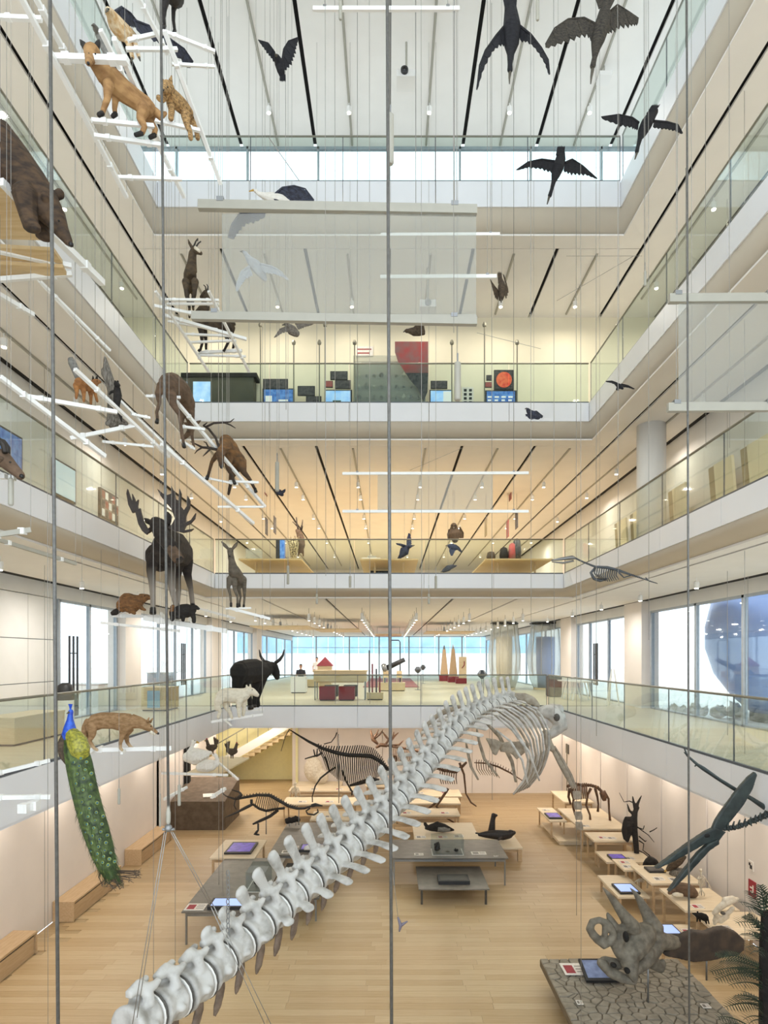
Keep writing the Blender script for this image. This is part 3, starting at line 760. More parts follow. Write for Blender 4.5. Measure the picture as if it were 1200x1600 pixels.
critter('chamois', 'dark chamois seen from the side behind the white ladder rack bars', 'chamois', 12.0, 'fur_chamois',
  [(0.7, [(309, 498, 0, 10), (322, 503, 0, 10), (340, 506, 0, 9), (357, 508, 0, 10)]),
   (0.8, [(312, 492, 0, 9), (320, 480, 0, 8), (323, 468, 0, 6), (322, 460, 0, 5)]),
   (1, [(322, 458, 0, 5), (318, 461, 0, 4), (314, 464, 0, 2.4)]),
   (1, [(313, 508, -0.1, 6), (315, 524, -0.1, 3.4), (316, 536, -0.1, 2.4), (313, 547, -0.1, 2)]),
   (1, [(318, 508, 0.12, 6), (321, 524, 0.12, 3.4), (322, 536, 0.12, 2.4), (322, 547, 0.12, 2)]),
   (1, [(356, 512, -0.1, 8), (353, 524, -0.1, 4), (357, 534, -0.1, 2.4), (351, 546, -0.1, 2)]),
   (1, [(360, 512, 0.12, 8), (360, 524, 0.12, 4), (366, 534, 0.12, 2.4), (364, 546, 0.12, 2)]),
   (1, [(364, 503, 0, 3), (367, 507, 0, 2)])],
  (336, 548), [('horn', 'horn', [[(322, 455, -0.04, 1.3), (321, 448, -0.04, 1), (318, 445, -0.04, 0.6)]]), ('horn', 'horn', [[(324, 455, 0.04, 1.3), (325, 448, 0.04, 1), (323, 444, 0.04, 0.6)]]), eyes((319, 458, -0.06, 0.8)),
   ('hoof', 'hoof', [[(312, 546, -0.1, 2), (310, 549, -0.1, 2)]]), ('hoof', 'hoof', [[(351, 546, -0.1, 2), (349, 549, -0.1, 2)]])], group=G1)
critter('red_fox', 'small orange fox with grey tail seen from behind on a left rack', 'fox', 7.6, 'fur_orange',
  [(0.8, [(124, 598, -0.1, 9), (133, 602, 0, 9), (142, 604, 0.1, 8), (148, 600, 0.18, 6)]),
   (1, [(148, 598, 0.2, 6), (153, 596, 0.24, 4), (157, 597, 0.28, 2)]),
   (1, [(119, 602, -0.1, 5), (120, 613, -0.1, 2.8), (119, 622, -0.1, 2.2)]),
   (1, [(130, 606, -0.05, 5), (131, 617, -0.05, 2.8), (131, 627, -0.05, 2.2)]),
   (1, [(141, 608, 0.12, 5), (142, 620, 0.12, 2.8), (142, 631, 0.12, 2.2)]),
   (1, [(147, 606, 0.18, 4), (149, 617, 0.18, 2.6), (152, 627, 0.18, 2.2)])],
  (135, 632), [('tail', 'fur_grey', [[(122, 592, -0.1, 4), (118, 578, -0.12, 6), (113, 567, -0.14, 6), (110, 560, -0.14, 4)]]), ('ear', 'fur_dark', [[(146, 594, 0.2, 2.4), (145, 587, 0.2, 0.6)], [(151, 593, 0.22, 2.4), (152, 586, 0.22, 0.6)]]), eyes((152, 595, 0.18, 0.9))], group=G1)
t = thing('tree_stump', 'weathered grey broken tree stump hanging on a left rack', 'stump', at(178, 664, 8.2))
q = MB(); limb(q, 8.2, [(164, 558, 0, 2), (166, 572, 0, 5), (170, 590, 0, 7), (176, 612, 0, 8), (178, 640, 0, 10), (178, 660, 0, 11)]); limb(q, 8.2, [(160, 577, 0, 2), (163, 584, 0, 5), (170, 594, 0, 7)]); limb(q, 8.2, [(178, 654, 0, 8), (190, 659, -0.05, 6), (198, 662, -0.08, 3)]); limb(q, 8.2, [(176, 656, 0, 7), (168, 662, -0.08, 4)])
mat('deadwood', '8A8378', 0.85, col2='4E483F', scale=14, bump=0.8, stretch=(6, 6, 0.8)); baked(q, 'trunk', 'deadwood', t, 0.012, 2)
critter('pine_marten', 'dark brown marten climbing the grey stump', 'marten', 8.1, 'fur_dark',
  [(0.9, [(182, 634, -0.1, 5), (184, 618, -0.1, 6.5), (183, 606, -0.1, 5)]), (1, [(182, 600, -0.12, 4.5), (186, 602, -0.16, 2.4)]), (1, [(180, 612, -0.1, 3), (174, 612, -0.1, 2), (171, 616, -0.1, 1.6)]),
   (1, [(181, 632, -0.1, 4), (176, 640, -0.1, 2.4)]), (1, [(184, 636, -0.1, 3), (188, 648, -0.1, 3), (190, 658, -0.1, 1.4)])], (182, 640),
  [('ear', 'fur_dark', [[(180, 596, -0.12, 1.6)], [(184, 596, -0.12, 1.6)]]), eyes((184, 599, -0.16, 0.8))], vox=0.8, group=G1)
critter('red_deer_hind', 'brown hind seen from behind lowering her head on a left rack', 'deer', 9.6, 'fur_hind',
  [(0.85, [(261, 600, -0.35, 15), (270, 601, -0.15, 18), (282, 612, 0.15, 19), (292, 632, 0.45, 16)]),
   (0.8, [(293, 640, 0.5, 12), (297, 656, 0.65, 8), (299, 668, 0.72, 6)]),
   (1, [(299, 670, 0.72, 6), (294, 678, 0.72, 4.6), (288, 684, 0.72, 3.4)]),
   (1, [(254, 604, -0.4, 9), (247, 616, -0.4, 5), (249, 630, -0.35, 3), (245, 644, -0.4, 2.6), (246, 656, -0.4, 2.4)]),
   (1, [(266, 612, -0.3, 10), (270, 630, -0.3, 6), (280, 648, -0.25, 3), (283, 668, -0.3, 2.6), (287, 694, -0.3, 2.4)]),
   (1, [(285, 640, 0.4, 8), (283, 660, 0.4, 4), (284, 680, 0.4, 2.6), (286, 698, 0.4, 2.2)]),
   (1, [(297, 640, 0.45, 8), (300, 660, 0.45, 4), (300, 682, 0.45, 2.6), (303, 698, 0.45, 2.2)]),
   (1, [(253, 592, -0.45, 3), (250, 600, -0.48, 2)])],
  (275, 700), [('ear', 'fur_hind', [[(303, 664, 0.7, 2.4), (309, 660, 0.7, 3), (314, 657, 0.7, 0.6)]]), ('ear', 'fur_hind', [[(296, 664, 0.75, 2.4), (290, 662, 0.75, 3), (287, 660, 0.75, 0.6)]]), eyes((294, 673, 0.64, 1)),
   ('hoof', 'hoof', [[(246, 655, -0.4, 2.6), (245, 661, -0.42, 3)]]), ('hoof', 'hoof', [[(287, 693, -0.3, 2.6), (288, 699, -0.32, 3)]])], group=G1)
critter('red_stag', 'reddish stag with wide branching antlers leaping on a left rack', 'deer', 10.6, 'fur_stag',
  [(0.75, [(353, 690, -0.1, 13), (360, 702, 0, 15), (367, 714, 0.15, 14), (376, 722, 0.3, 12)]),
   (0.9, [(354, 692, -0.1, 12), (350, 700, -0.3, 9), (345, 706, -0.45, 7)]),
   (1, [(344, 708, -0.48, 7), (345, 718, -0.56, 5), (346, 728, -0.6, 3.6)]),
   (1, [(350, 704, -0.15, 8), (338, 712, -0.2, 4.4), (331, 722, -0.2, 3), (327, 736, -0.2, 2.4), (325, 744, -0.22, 2.4)]),
   (1, [(356, 716, -0.05, 8), (357, 732, -0.08, 4.4), (362, 742, -0.08, 3), (365, 752, -0.1, 2.4)]),
   (1, [(376, 724, 0.25, 10), (381, 738, 0.25, 5), (391, 750, 0.3, 3), (398, 764, 0.3, 2.4)]),
   (1, [(370, 728, 0.4, 10), (362, 744, 0.4, 5), (360, 758, 0.45, 3), (357, 772, 0.4, 2.4)])],
  (362, 775), [('antler', 'antler', [[(343, 702, -0.45, 2.2), (337, 684, -0.4, 2), (326, 670, -0.35, 1.8), (318, 665, -0.3, 1.5)], [(322, 667, -0.33, 1.7), (334, 661, -0.33, 1.7), (350, 660, -0.33, 1.6), (360, 664, -0.33, 1.2), (368, 669, -0.33, 0.6)], [(352, 660, -0.33, 1.4), (360, 659, -0.33, 1.1), (366, 654, -0.33, 0.5)], [(318, 665, -0.3, 1.4), (324, 660, -0.3, 0.6)]]),
   ('antler', 'antler', [[(340, 703, -0.45, 2.2), (328, 700, -0.45, 2), (316, 699, -0.45, 1.8), (302, 692, -0.45, 1), (297, 690, -0.45, 0.5)], [(330, 700, -0.45, 1.6), (322, 708, -0.45, 1.2), (317, 713, -0.45, 0.5)], [(316, 699, -0.45, 1.4), (308, 704, -0.45, 1), (304, 709, -0.45, 0.5)], [(326, 700, -0.45, 1.4), (322, 692, -0.45, 1), (318, 690, -0.45, 0.5)]]),
   ('ear', 'fur_stag', [[(349, 704, -0.42, 2), (356, 701, -0.4, 2.4), (360, 700, -0.4, 0.5)]]), eyes((341, 712, -0.55, 1), (349, 712, -0.55, 1)), ('nose', 'nose', [[(346, 730, -0.63, 2.4)]]),
   ('hoof', 'hoof', [[(325, 743, -0.22, 2.6), (323, 749, -0.24, 2.8)]]), ('hoof', 'hoof', [[(365, 751, -0.1, 2.6), (367, 756, -0.12, 2.8)]]), ('hoof', 'hoof', [[(398, 763, 0.3, 2.6), (400, 769, 0.28, 2.8)]])], group=G1)
critter('ibex', 'ibex head and horns poking in at the left edge above the screens', 'ibex', 6.0, 'fur_hind',
  [(1, [(-40, 716, 0, 22), (-12, 712, 0, 17), (4, 718, 0, 13)]), (1, [(4, 716, 0, 13), (18, 730, -0.05, 10), (32, 743, -0.08, 7)]), (1, [(-40, 720, 0, 20), (-44, 750, 0, 10), (-44, 772, 0, 6)])],
  (-20, 760), [('horn', 'horn', [[(8, 708, -0.08, 4), (6, 696, -0.08, 4.5), (-2, 686, -0.08, 3.5), (-14, 682, -0.08, 2)]]), ('horn', 'horn', [[(12, 710, 0.06, 4), (12, 700, 0.06, 4.5), (6, 690, 0.06, 3.5), (-6, 684, 0.06, 2)]]), eyes((16, 722, -0.13, 1.8)), ('nose', 'nose', [[(34, 744, -0.11, 3.6)]]), ('ear', 'fur_hind', [[(2, 716, -0.15, 4), (-6, 722, -0.25, 4), (-12, 728, -0.3, 1)]])], group=G1)
# moose with palmate antlers
ms = critter('moose', 'tall dark moose with broad palmate antlers on a white rack', 'moose', 12.5, 'fur_moose',
  [(0.85, [(258, 862, -0.6, 24), (262, 854, -0.3, 27), (272, 856, 0.2, 27), (282, 864, 0.7, 24), (286, 868, 1.0, 20)]),
   (1, [(244, 868, -0.5, 18), (250, 880, -0.4, 14)]),
   (0.9, [(258, 838, -0.7, 16), (252, 828, -1.0, 14), (248, 822, -1.1, 13)]),
   (0.9, [(244, 818, -1.1, 11), (252, 834, -1.25, 12), (262, 848, -1.35, 11), (272, 864, -1.45, 9), (279, 873, -1.5, 8)]),
   (1, [(262, 856, -1.1, 6), (264, 872, -1.15, 3), (265, 882, -1.15, 1.5)]),
   (1, [(241, 872, -0.6, 12), (236, 892, -0.6, 7), (238, 914, -0.6, 5), (239, 936, -0.6, 4), (239, 952, -0.6, 4)]),
   (1, [(264, 876, -0.5, 12), (267, 896, -0.5, 7), (268, 918, -0.5, 5), (274, 942, -0.5, 4), (278, 958, -0.5, 4)]),
   (1, [(276, 882, 0.7, 12), (276, 902, 0.7, 7), (279, 922, 0.8, 4.5), (277, 946, 0.7, 4)]),
   (1, [(291, 876, 0.9, 12), (293, 898, 0.9, 7), (298, 920, 1.0, 4.5), (301, 946, 0.9, 4)])],
  (270, 968), [('ear', 'fur_moose', [[(262, 820, -1.0, 4), (264, 808, -0.95, 5), (262, 800, -0.9, 1)]]), ('ear', 'fur_moose', [[(238, 818, -1.0, 4), (230, 814, -0.95, 4), (226, 810, -0.9, 1)]]),
   eyes((240, 826, -1.3, 1.4), (258, 828, -1.3, 1.4)), ('muzzle', 'fur_hind', [[(268, 858, -1.43, 8.6), (275, 868, -1.5, 8.4), (280, 875, -1.53, 7.4)]]), ('nose', 'nose', [[(277, 874, -1.62, 2)], [(283, 871, -1.6, 2)]]),
   ('hoof', 'hoof', [[(239, 950, -0.6, 4.4), (239, 959, -0.64, 5)]]), ('hoof', 'hoof', [[(278, 956, -0.5, 4.4), (279, 966, -0.54, 5)]]), ('hoof', 'hoof', [[(277, 944, 0.7, 4), (277, 952, 0.66, 4.6)]]), ('hoof', 'hoof', [[(301, 944, 0.9, 4), (302, 952, 0.86, 4.6)]])], vox=1.2, group=G1)
def zD(pts, dd): return [at(160 + x / 4.615, 750 + y / 4.615, 12.5 + dd + (0.0006 * (x - 560))) for x, y in pts]
q = MB(); poly3(q, zD([(470, 345), (505, 320), (525, 280), (500, 210), (460, 165), (425, 120), (398, 65), (440, 100), (470, 110), (500, 100), (498, 45), (520, 90), (530, 140), (552, 150), (556, 62), (570, 100), (566, 190), (590, 220), (612, 190), (616, 115), (634, 150), (632, 200), (604, 260), (600, 310), (640, 290), (675, 240), (668, 280), (640, 312), (605, 330), (590, 365), (660, 352), (640, 370), (585, 382), (530, 370)], -1.0), 0.05)
q.build('antler', 'antler', ms)
q = MB(); limb(q, 12.5, [(240, 824, -1.1, 3.4), (232, 830, -1.12, 3.4), (226, 828, -1.15, 3)], 1, 8); poly3(q, zD([(345, 370), (320, 395), (290, 370), (262, 320), (250, 270), (240, 230), (218, 238), (190, 180), (176, 100), (183, 66), (205, 130), (222, 170), (216, 100), (236, 140), (240, 165), (262, 142), (256, 190), (262, 215), (275, 205), (283, 240), (300, 300), (325, 345)], -1.1), 0.05)
q.build('antler', 'antler', ms)
critter('roe_doe', 'grey doe with raised ears standing on a small rack right of the moose', 'deer', 12.0, 'fur_doe',
  [(0.85, [(366, 892, -0.3, 10), (368, 899, 0, 13), (371, 904, 0.4, 13)]), (0.9, [(365, 892, -0.3, 9), (362, 876, -0.4, 5.5), (360, 864, -0.42, 5)]), (1, [(360, 860, -0.42, 5), (359, 865, -0.54, 3.6), (359, 868, -0.6, 2.6)]),
   (1, [(359, 904, -0.25, 5), (357, 918, -0.25, 2.8), (360, 930, -0.25, 2), (361, 943, -0.25, 1.8)]), (1, [(366, 908, -0.25, 5), (367, 922, -0.25, 2.8), (371, 932, -0.25, 2), (371, 944, -0.25, 1.8)]),
   (1, [(374, 908, 0.35, 6), (373, 922, 0.35, 3), (376, 932, 0.4, 2), (374, 944, 0.35, 1.8)]), (1, [(380, 905, 0.35, 6), (382, 922, 0.35, 3), (382, 934, 0.4, 2), (381, 946, 0.35, 1.8)])],
  (370, 948), [('ear', 'fur_doe', [[(357, 858, -0.4, 2), (351, 852, -0.4, 2.8), (346, 846, -0.4, 0.6)]]), ('ear', 'fur_doe', [[(363, 858, -0.4, 2), (368, 852, -0.4, 2.8), (372, 846, -0.4, 0.6)]]), eyes((357, 861, -0.5, 0.8), (363, 861, -0.5, 0.8)), ('nose', 'nose', [[(359, 869, -0.65, 1.5)]]),
   ('hoof', 'hoof', [[(361, 942, -0.25, 2), (361, 948, -0.27, 2)], [(371, 943, -0.25, 2), (371, 949, -0.27, 2)], [(374, 943, 0.35, 2), (374, 948, 0.33, 2)], [(381, 945, 0.35, 2), (381, 950, 0.33, 2)]])], group=G1)
critter('beaver', 'plump brown beaver sitting on the rack left of the moose', 'beaver', 12.2, 'fur_beaver',
  [(0.9, [(192, 946, 0, 12), (198, 943, 0, 17), (209, 942, 0, 15), (219, 938, 0, 9)]), (1, [(222, 935, 0, 8), (230, 933, -0.03, 5), (235, 934, -0.05, 3.4)]), (1, [(218, 946, -0.08, 5), (222, 951, -0.1, 3), (227, 953, -0.1, 2)]), (1, [(204, 952, -0.1, 6), (210, 958, -0.12, 3)])],
  (205, 960), [('tail', 'fur_dark', [[(188, 952, 0, 4), (180, 957, -0.05, 5), (174, 959, -0.1, 3)]]), ('ear', 'fur_beaver', [[(219, 930, -0.06, 2.2)]]), eyes((226, 931, -0.1, 1)), ('nose', 'nose', [[(237, 934, -0.06, 1.6)]])], group=G1)
critter('badger', 'small dark badger crouching at the feet of the moose', 'badger', 12.0, 'fur_dark',
  [(0.9, [(272, 958, 0, 9), (284, 955, 0, 11), (294, 954, 0, 11), (301, 953, -0.05, 7)]), (1, [(301, 951, -0.08, 6), (306, 949, -0.12, 4), (310, 951, -0.15, 2.4)]), (1, [(300, 958, -0.08, 5), (303, 966, -0.08, 3.6), (303, 971, -0.1, 3.4)]), (1, [(286, 962, -0.05, 4), (286, 969, -0.05, 3)]), (1, [(270, 962, 0, 5), (269, 968, -0.05, 3.4)])],
  (288, 972), [('saddle', 'fur_beaver', [[(268, 953, 0, 8), (274, 953, 0, 9)]]), ('ear', 'fur_dark', [[(302, 945, -0.06, 1.8)]]), eyes((306, 947, -0.18, 0.8)), ('nose', 'nose', [[(311, 951, -0.17, 1.4)]])], group=G1)
critter('black_bull', 'massive black bull with pale upswept horns seen from behind', 'bull', 16.2, 'fur_bull',
  [(0.85, [(374, 1050, -0.6, 17), (386, 1049, -0.2, 19), (400, 1048, 0.2, 19), (411, 1049, 0.5, 15)]), (0.9, [(411, 1047, 0.5, 14), (420, 1044, 0.7, 11), (427, 1042, 0.8, 9)]), (1, [(427, 1043, 0.8, 8.5), (431, 1051, 0.82, 7), (433, 1058, 0.82, 5)]),
   (1, [(373, 1060, -0.6, 11), (371, 1078, -0.6, 6), (374, 1092, -0.55, 4), (372, 1104, -0.6, 4)]), (1, [(384, 1062, -0.3, 10), (386, 1080, -0.3, 6), (390, 1092, -0.3, 4), (391, 1104, -0.3, 4)]),
   (1, [(400, 1062, 0.3, 10), (399, 1080, 0.3, 5), (398, 1092, 0.3, 4), (397, 1102, 0.3, 4)]), (1, [(409, 1060, 0.5, 9), (405, 1080, 0.5, 5), (402, 1092, 0.5, 4), (403, 1102, 0.5, 4)]), (1, [(366, 1046, -0.7, 2.5), (364, 1066, -0.75, 2), (365, 1082, -0.75, 2.4)])],
  (388, 1108), [('horn', 'horn', [[(421, 1036, 0.75, 3), (412, 1033, 0.75, 2.8), (407, 1025, 0.75, 2), (405, 1015, 0.75, 0.7)]]), ('horn', 'horn', [[(430, 1036, 0.85, 3), (437, 1031, 0.85, 2.8), (442, 1024, 0.85, 2), (444, 1015, 0.85, 0.7)]]),
   ('ear', 'fur_bull', [[(421, 1040, 0.7, 2.4), (415, 1041, 0.65, 2.6), (412, 1043, 0.62, 0.8)]]), eyes((427, 1044, 0.66, 1.2)), ('hoof', 'hoof', [[(391, 1103, -0.3, 4.4), (392, 1108, -0.33, 4.6)], [(397, 1101, 0.3, 4), (397, 1105, 0.28, 4.2)]])], vox=1.1, group=G1)
critter('white_wolf', 'cream white wolf standing on glass in front of the black bull', 'wolf', 14.6, 'fur_white',
  [(0.8, [(349, 1086, -0.1, 11), (362, 1087, 0, 12), (376, 1087, 0.1, 12), (386, 1083, 0.15, 9)]), (1, [(388, 1080, 0.15, 8), (395, 1081, 0.15, 6), (402, 1086, 0.15, 3.6)]),
   (1, [(346, 1092, -0.15, 7), (341, 1102, -0.15, 4), (344, 1112, -0.15, 2.8), (341, 1121, -0.15, 2.6)]), (1, [(352, 1094, 0.1, 7), (354, 1106, 0.1, 4), (360, 1114, 0.1, 2.8), (362, 1122, 0.1, 2.6)]),
   (1, [(374, 1094, -0.05, 6), (373, 1106, -0.05, 3.4), (374, 1119, -0.05, 2.8)]), (1, [(381, 1092, 0.2, 6), (381, 1106, 0.2, 3.4), (380, 1117, 0.2, 2.8)]), (1, [(342, 1084, -0.15, 4), (339, 1096, -0.18, 5), (338, 1108, -0.18, 3)])],
  (360, 1124), [('ear', 'fur_white', [[(386, 1075, 0.12, 2.4), (385, 1070, 0.12, 0.8)], [(391, 1075, 0.2, 2.4), (391, 1069, 0.2, 0.8)]]), eyes((394, 1078, 0.08, 0.9)), ('nose', 'nose', [[(404, 1087, 0.15, 1.6)]])], group=G1)
critter('dingo', 'tan wild dog stalking with lowered head above the peacock', 'wild dog', 9.4, 'fur_dingo',
  [(0.65, [(145, 1130, 0, 13), (158, 1126, 0, 13), (176, 1126, 0, 13), (196, 1129, 0, 15), (206, 1128, 0, 13)]), (0.75, [(206, 1127, 0, 12), (218, 1129, 0, 9.5), (228, 1133, 0, 7.5)]), (0.8, [(228, 1134, 0, 7.5), (236, 1139, 0, 5), (245, 1145, 0, 2.8)]),
   (0.8, [(143, 1134, -0.06, 10), (144, 1148, -0.06, 6), (140, 1158, -0.06, 3.2), (147, 1169, -0.06, 2.6), (152, 1172, -0.08, 2.4)]), (0.8, [(146, 1134, 0.1, 10), (137, 1146, 0.1, 6), (133, 1156, 0.1, 3.2), (137, 1167, 0.1, 2.6), (142, 1169, 0.1, 2.2)]),
   (0.8, [(194, 1138, -0.06, 8), (191, 1150, -0.06, 4.6), (188, 1161, -0.06, 3), (188, 1169, -0.06, 2.6), (191, 1172, -0.08, 2.4)]), (0.8, [(202, 1138, 0.1, 8), (197, 1149, 0.1, 4.6), (199, 1160, 0.1, 3), (204, 1167, 0.1, 2.6), (208, 1169, 0.1, 2.2)]),
   (0.9, [(136, 1126, 0, 4), (132, 1137, 0, 4.6), (131, 1152, 0, 4), (136, 1160, 0, 2)])],
  (170, 1174), [('ear', 'fur_dingo', [[(230, 1128, -0.04, 2.6), (233, 1121, -0.05, 0.8)]]), ('ear', 'fur_dingo', [[(234, 1129, 0.05, 2.6), (239, 1122, 0.06, 0.8)]]), ('nose', 'nose', [[(247, 1146, 0, 2)]]), eyes((236, 1135, -0.045, 1)), ('muzzle_patch', 'fur_white', [[(235, 1143, -0.02, 3.4), (243, 1147.5, -0.01, 2)]])], vox=0.8, group=G1)
# seals, dolphin and other stuffed animals on the floor tables are built with the tables
# ------------------------------------------------------------------ birds hung on wires

def Z3(*pts, dd=0.0, dt=0.0):   # zoom coordinates of the upper right study crop, depth rising outwards
    n = max(1, len(pts) - 1)
    return [(700 + x / 2.4, y / 2.4, dd + dt * i / n) for i, (x, y) in enumerate(pts)]
def Z2(*pts, dd=0.0, dt=0.0):
    n = max(1, len(pts) - 1); return [(300 + x / 2.4, y / 2.4, dd + dt * i / n) for i, (x, y) in enumerate(pts)]
def Z5(*pts, dd=0.0, dt=0.0):
    n = max(1, len(pts) - 1); return [(300 + x / 2.4, 350 + y / 2.4, dd + dt * i / n) for i, (x, y) in enumerate(pts)]
bird('black cormorant diving straight down with drooping wings near the top centre', 8.0, 'plum_black',
  [(0.9, [(795, -8, 0.1, 7), (798, 16, 0.05, 10), (800, 42, 0, 14), (799, 68, 0, 12), (798, 84, -0.05, 6), (797, 100, -0.1, 4), (797, 110, -0.12, 4.4)])], (798, 42),
  [(Z3((215, 95), (180, 135), (140, 190), (118, 245), (107, 335), dt=-0.35), Z3((215, 175), (190, 170), (160, 205), (132, 265), (110, 338), dt=-0.35)), (Z3((262, 92), (310, 130), (350, 180), (376, 225), (382, 278), dt=-0.35), Z3((272, 160), (300, 155), (335, 190), (362, 235), (378, 280), dt=-0.35))],
  (Z3((215, 40), (232, 30), (255, 40)), Z3((200, -40), (228, -60), (262, -40))), [(797, 112, -0.12, 2.6), (796, 122, -0.14, 1.6), (796, 131, -0.15, 0.8)], group=G2)
bird('brownish cormorant with broad spread wings in the top right corner', 8.0, 'plum_corm',
  [(0.9, [(947, 4, 0.05, 6), (944, 24, 0.02, 10), (940, 42, 0, 12), (934, 62, 0, 11), (931, 76, -0.03, 7), (929, 90, -0.06, 4), (926, 104, -0.08, 4.4)])], (938, 45),
  [(Z3((550, 90), (510, 68), (450, 72), (400, 105), (365, 165), dt=-0.15), Z3((540, 160), (520, 130), (475, 150), (420, 168), (366, 180), dt=-0.15)), (Z3((585, 95), (605, 45), (635, 18), (680, 45), (715, 68), dt=0.25), Z3((600, 128), (620, 118), (660, 102), (695, 97), (712, 92), dt=0.25))],
  (Z3((565, 30), (590, 20), (610, 30)), Z3((550, -15), (590, -30), (630, -10))), [(926, 108, -0.08, 2.8), (924, 120, -0.1, 1.8), (923, 131, -0.11, 0.9)], group=G2)
bird('black cormorant gliding beside the upper right glass rail', 10.0, 'plum_black',
  [(0.9, [(1024, 174, 0.1, 5), (1016, 184, 0.05, 8), (1010, 194, 0, 9.5), (1004, 206, 0, 8), (1000, 216, -0.03, 4), (997, 228, -0.06, 3), (995, 237, -0.08, 3.4)])], (1010, 195),
  [(Z3((715, 462), (690, 442), (640, 430), (575, 438), dt=-0.2), Z3((712, 490), (690, 480), (640, 470), (580, 446), dt=-0.2)), (Z3((772, 455), (820, 458), (862, 468), (880, 500), dt=0.2), Z3((768, 480), (810, 484), (850, 490), (876, 502), dt=0.2))],
  (Z3((745, 425), (765, 430)), Z3((765, 392), (798, 392))), [(995, 239, -0.08, 2), (992, 249, -0.1, 0.8)], group=G2)
bird('black cormorant with outspread wings over the far top balustrade', 10.5, 'plum_black',
  [(0.9, [(878, 234, 0.1, 4.5), (876, 248, 0.05, 8), (872, 262, 0, 9), (868, 274, 0, 7), (865, 284, -0.03, 3.6), (862, 296, -0.06, 2.8), (859, 306, -0.08, 3.2)])], (872, 258),
  [(Z3((398, 606), (350, 598), (300, 608), (256, 637), dt=-0.2), Z3((395, 652), (355, 636), (305, 628), (262, 638), dt=-0.2)), (Z3((438, 612), (465, 598), (505, 622), (560, 670), dt=0.2), Z3((432, 645), (470, 657), (515, 656), (556, 670), dt=0.2))],
  (Z3((405, 580), (435, 580)), Z3((410, 548), (440, 548))), [(858, 308, -0.08, 2), (855, 319, -0.1, 0.8)], group=G2)
bird('black crow with raised wings high left of the thick centre cable', 9.0, 'plum_black',
  [(0.9, [(433, 90, -0.1, 5), (436, 98, -0.03, 8), (439, 110, 0, 7), (442, 122, 0.05, 4)])], (438, 105),
  [(Z2((318, 235), (308, 195), (285, 162), (248, 150), dt=-0.2), Z2((322, 255), (300, 222), (276, 192), (252, 156), dt=-0.2)), (Z2((338, 235), (345, 185), (362, 155), (398, 140), dt=0.2), Z2((350, 268), (378, 235), (390, 190), (398, 148), dt=0.2))],
  (Z2((330, 280), (350, 280)), Z2((328, 305), (352, 305))), [(432, 87, -0.14, 2), (430, 84, -0.2, 0.8)], group=G2)
bird('tan bearded vulture with dark slate wings on the highest left rack', 6.0, 'plum_tan',
  [(0.9, [(173, 22, -0.1, 8), (180, 36, 0, 13), (190, 48, 0.08, 14), (204, 56, 0.18, 10), (212, 60, 0.25, 6)]), (1, [(171, 20, -0.12, 7), (169, 15, -0.18, 4)]), (1, [(198, 60, 0.12, 6), (203, 74, 0.12, 4), (207, 90, 0.1, 3)]), (1, [(206, 60, 0.2, 6), (213, 74, 0.2, 4), (217, 89, 0.18, 3)])], (195, 60),
  [([(180, 18, -0.05), (190, 11, 0.1), (204, 20, 0.25), (214, 32, 0.4)], [(184, 22, 0), (192, 34, 0.1), (204, 43, 0.25), (212, 42, 0.4)]), ([(210, 32, 0.1), (232, 40, 0.3), (262, 58, 0.5), (288, 76, 0.7), (302, 96, 0.85)], [(214, 50, 0.1), (238, 62, 0.3), (258, 74, 0.5), (280, 92, 0.7), (296, 108, 0.85)])],
  None, [(168, 15, -0.2, 2.4), (165, 19, -0.25, 0.8)], wm='plum_slate', group=G2, extra=[('eye', 'eye', [[(170, 14, -0.24, 1.2)]]), ('claw', 'beakgrey', [[(207, 90, 0.1, 2), (204, 97, 0.06, 1)]]), ('claw', 'beakgrey', [[(217, 89, 0.18, 2), (219, 95, 0.14, 1)]])])
bird('grey grouse like bird behind the fox on the highest rack', 6.6, 'fur_grey',
  [(0.9, [(153, 52, 0, 5), (160, 66, 0, 7), (168, 82, 0, 7), (174, 96, 0, 8), (186, 102, 0, 8), (196, 108, 0, 5)]), (1, [(150, 46, -0.05, 5), (147, 40, -0.1, 3)])], (172, 100),
  [([(170, 90, -0.1), (184, 96, -0.12), (200, 106, -0.1)], [(176, 104, -0.1), (190, 112, -0.12), (205, 120, -0.1)])], None, [(146, 39, -0.12, 1.8), (143, 40, -0.16, 0.7)], group=G2, wm='plum_slate')
bird('white stork like bird with black wing tips behind the upper pale bar', 10.0, 'plum_white',
  [(0.9, [(403, 302, 0, 3), (412, 306, 0, 5), (424, 310, 0.05, 9), (440, 314, 0.1, 9), (452, 318, 0.15, 5)]), (1, [(400, 299, 0, 3.2), (397, 297, -0.03, 2)])], (428, 312),
  [(Z2((300, 738), (340, 704), (382, 697), (425, 708), (458, 750), dt=0.3), Z2((320, 765), (350, 770), (385, 772), (420, 768), (452, 765), dt=0.3)), (Z2((275, 796), (220, 795), (180, 800), (150, 840), (134, 890), dt=-0.3), Z2((275, 815), (235, 835), (195, 845), (170, 880), (155, 898), dt=-0.3))],
  None, [(396, 297, -0.04, 1.8), (389, 299, -0.06, 0.7)], bm='beakyellow', wm='plum_slate', group=G2)
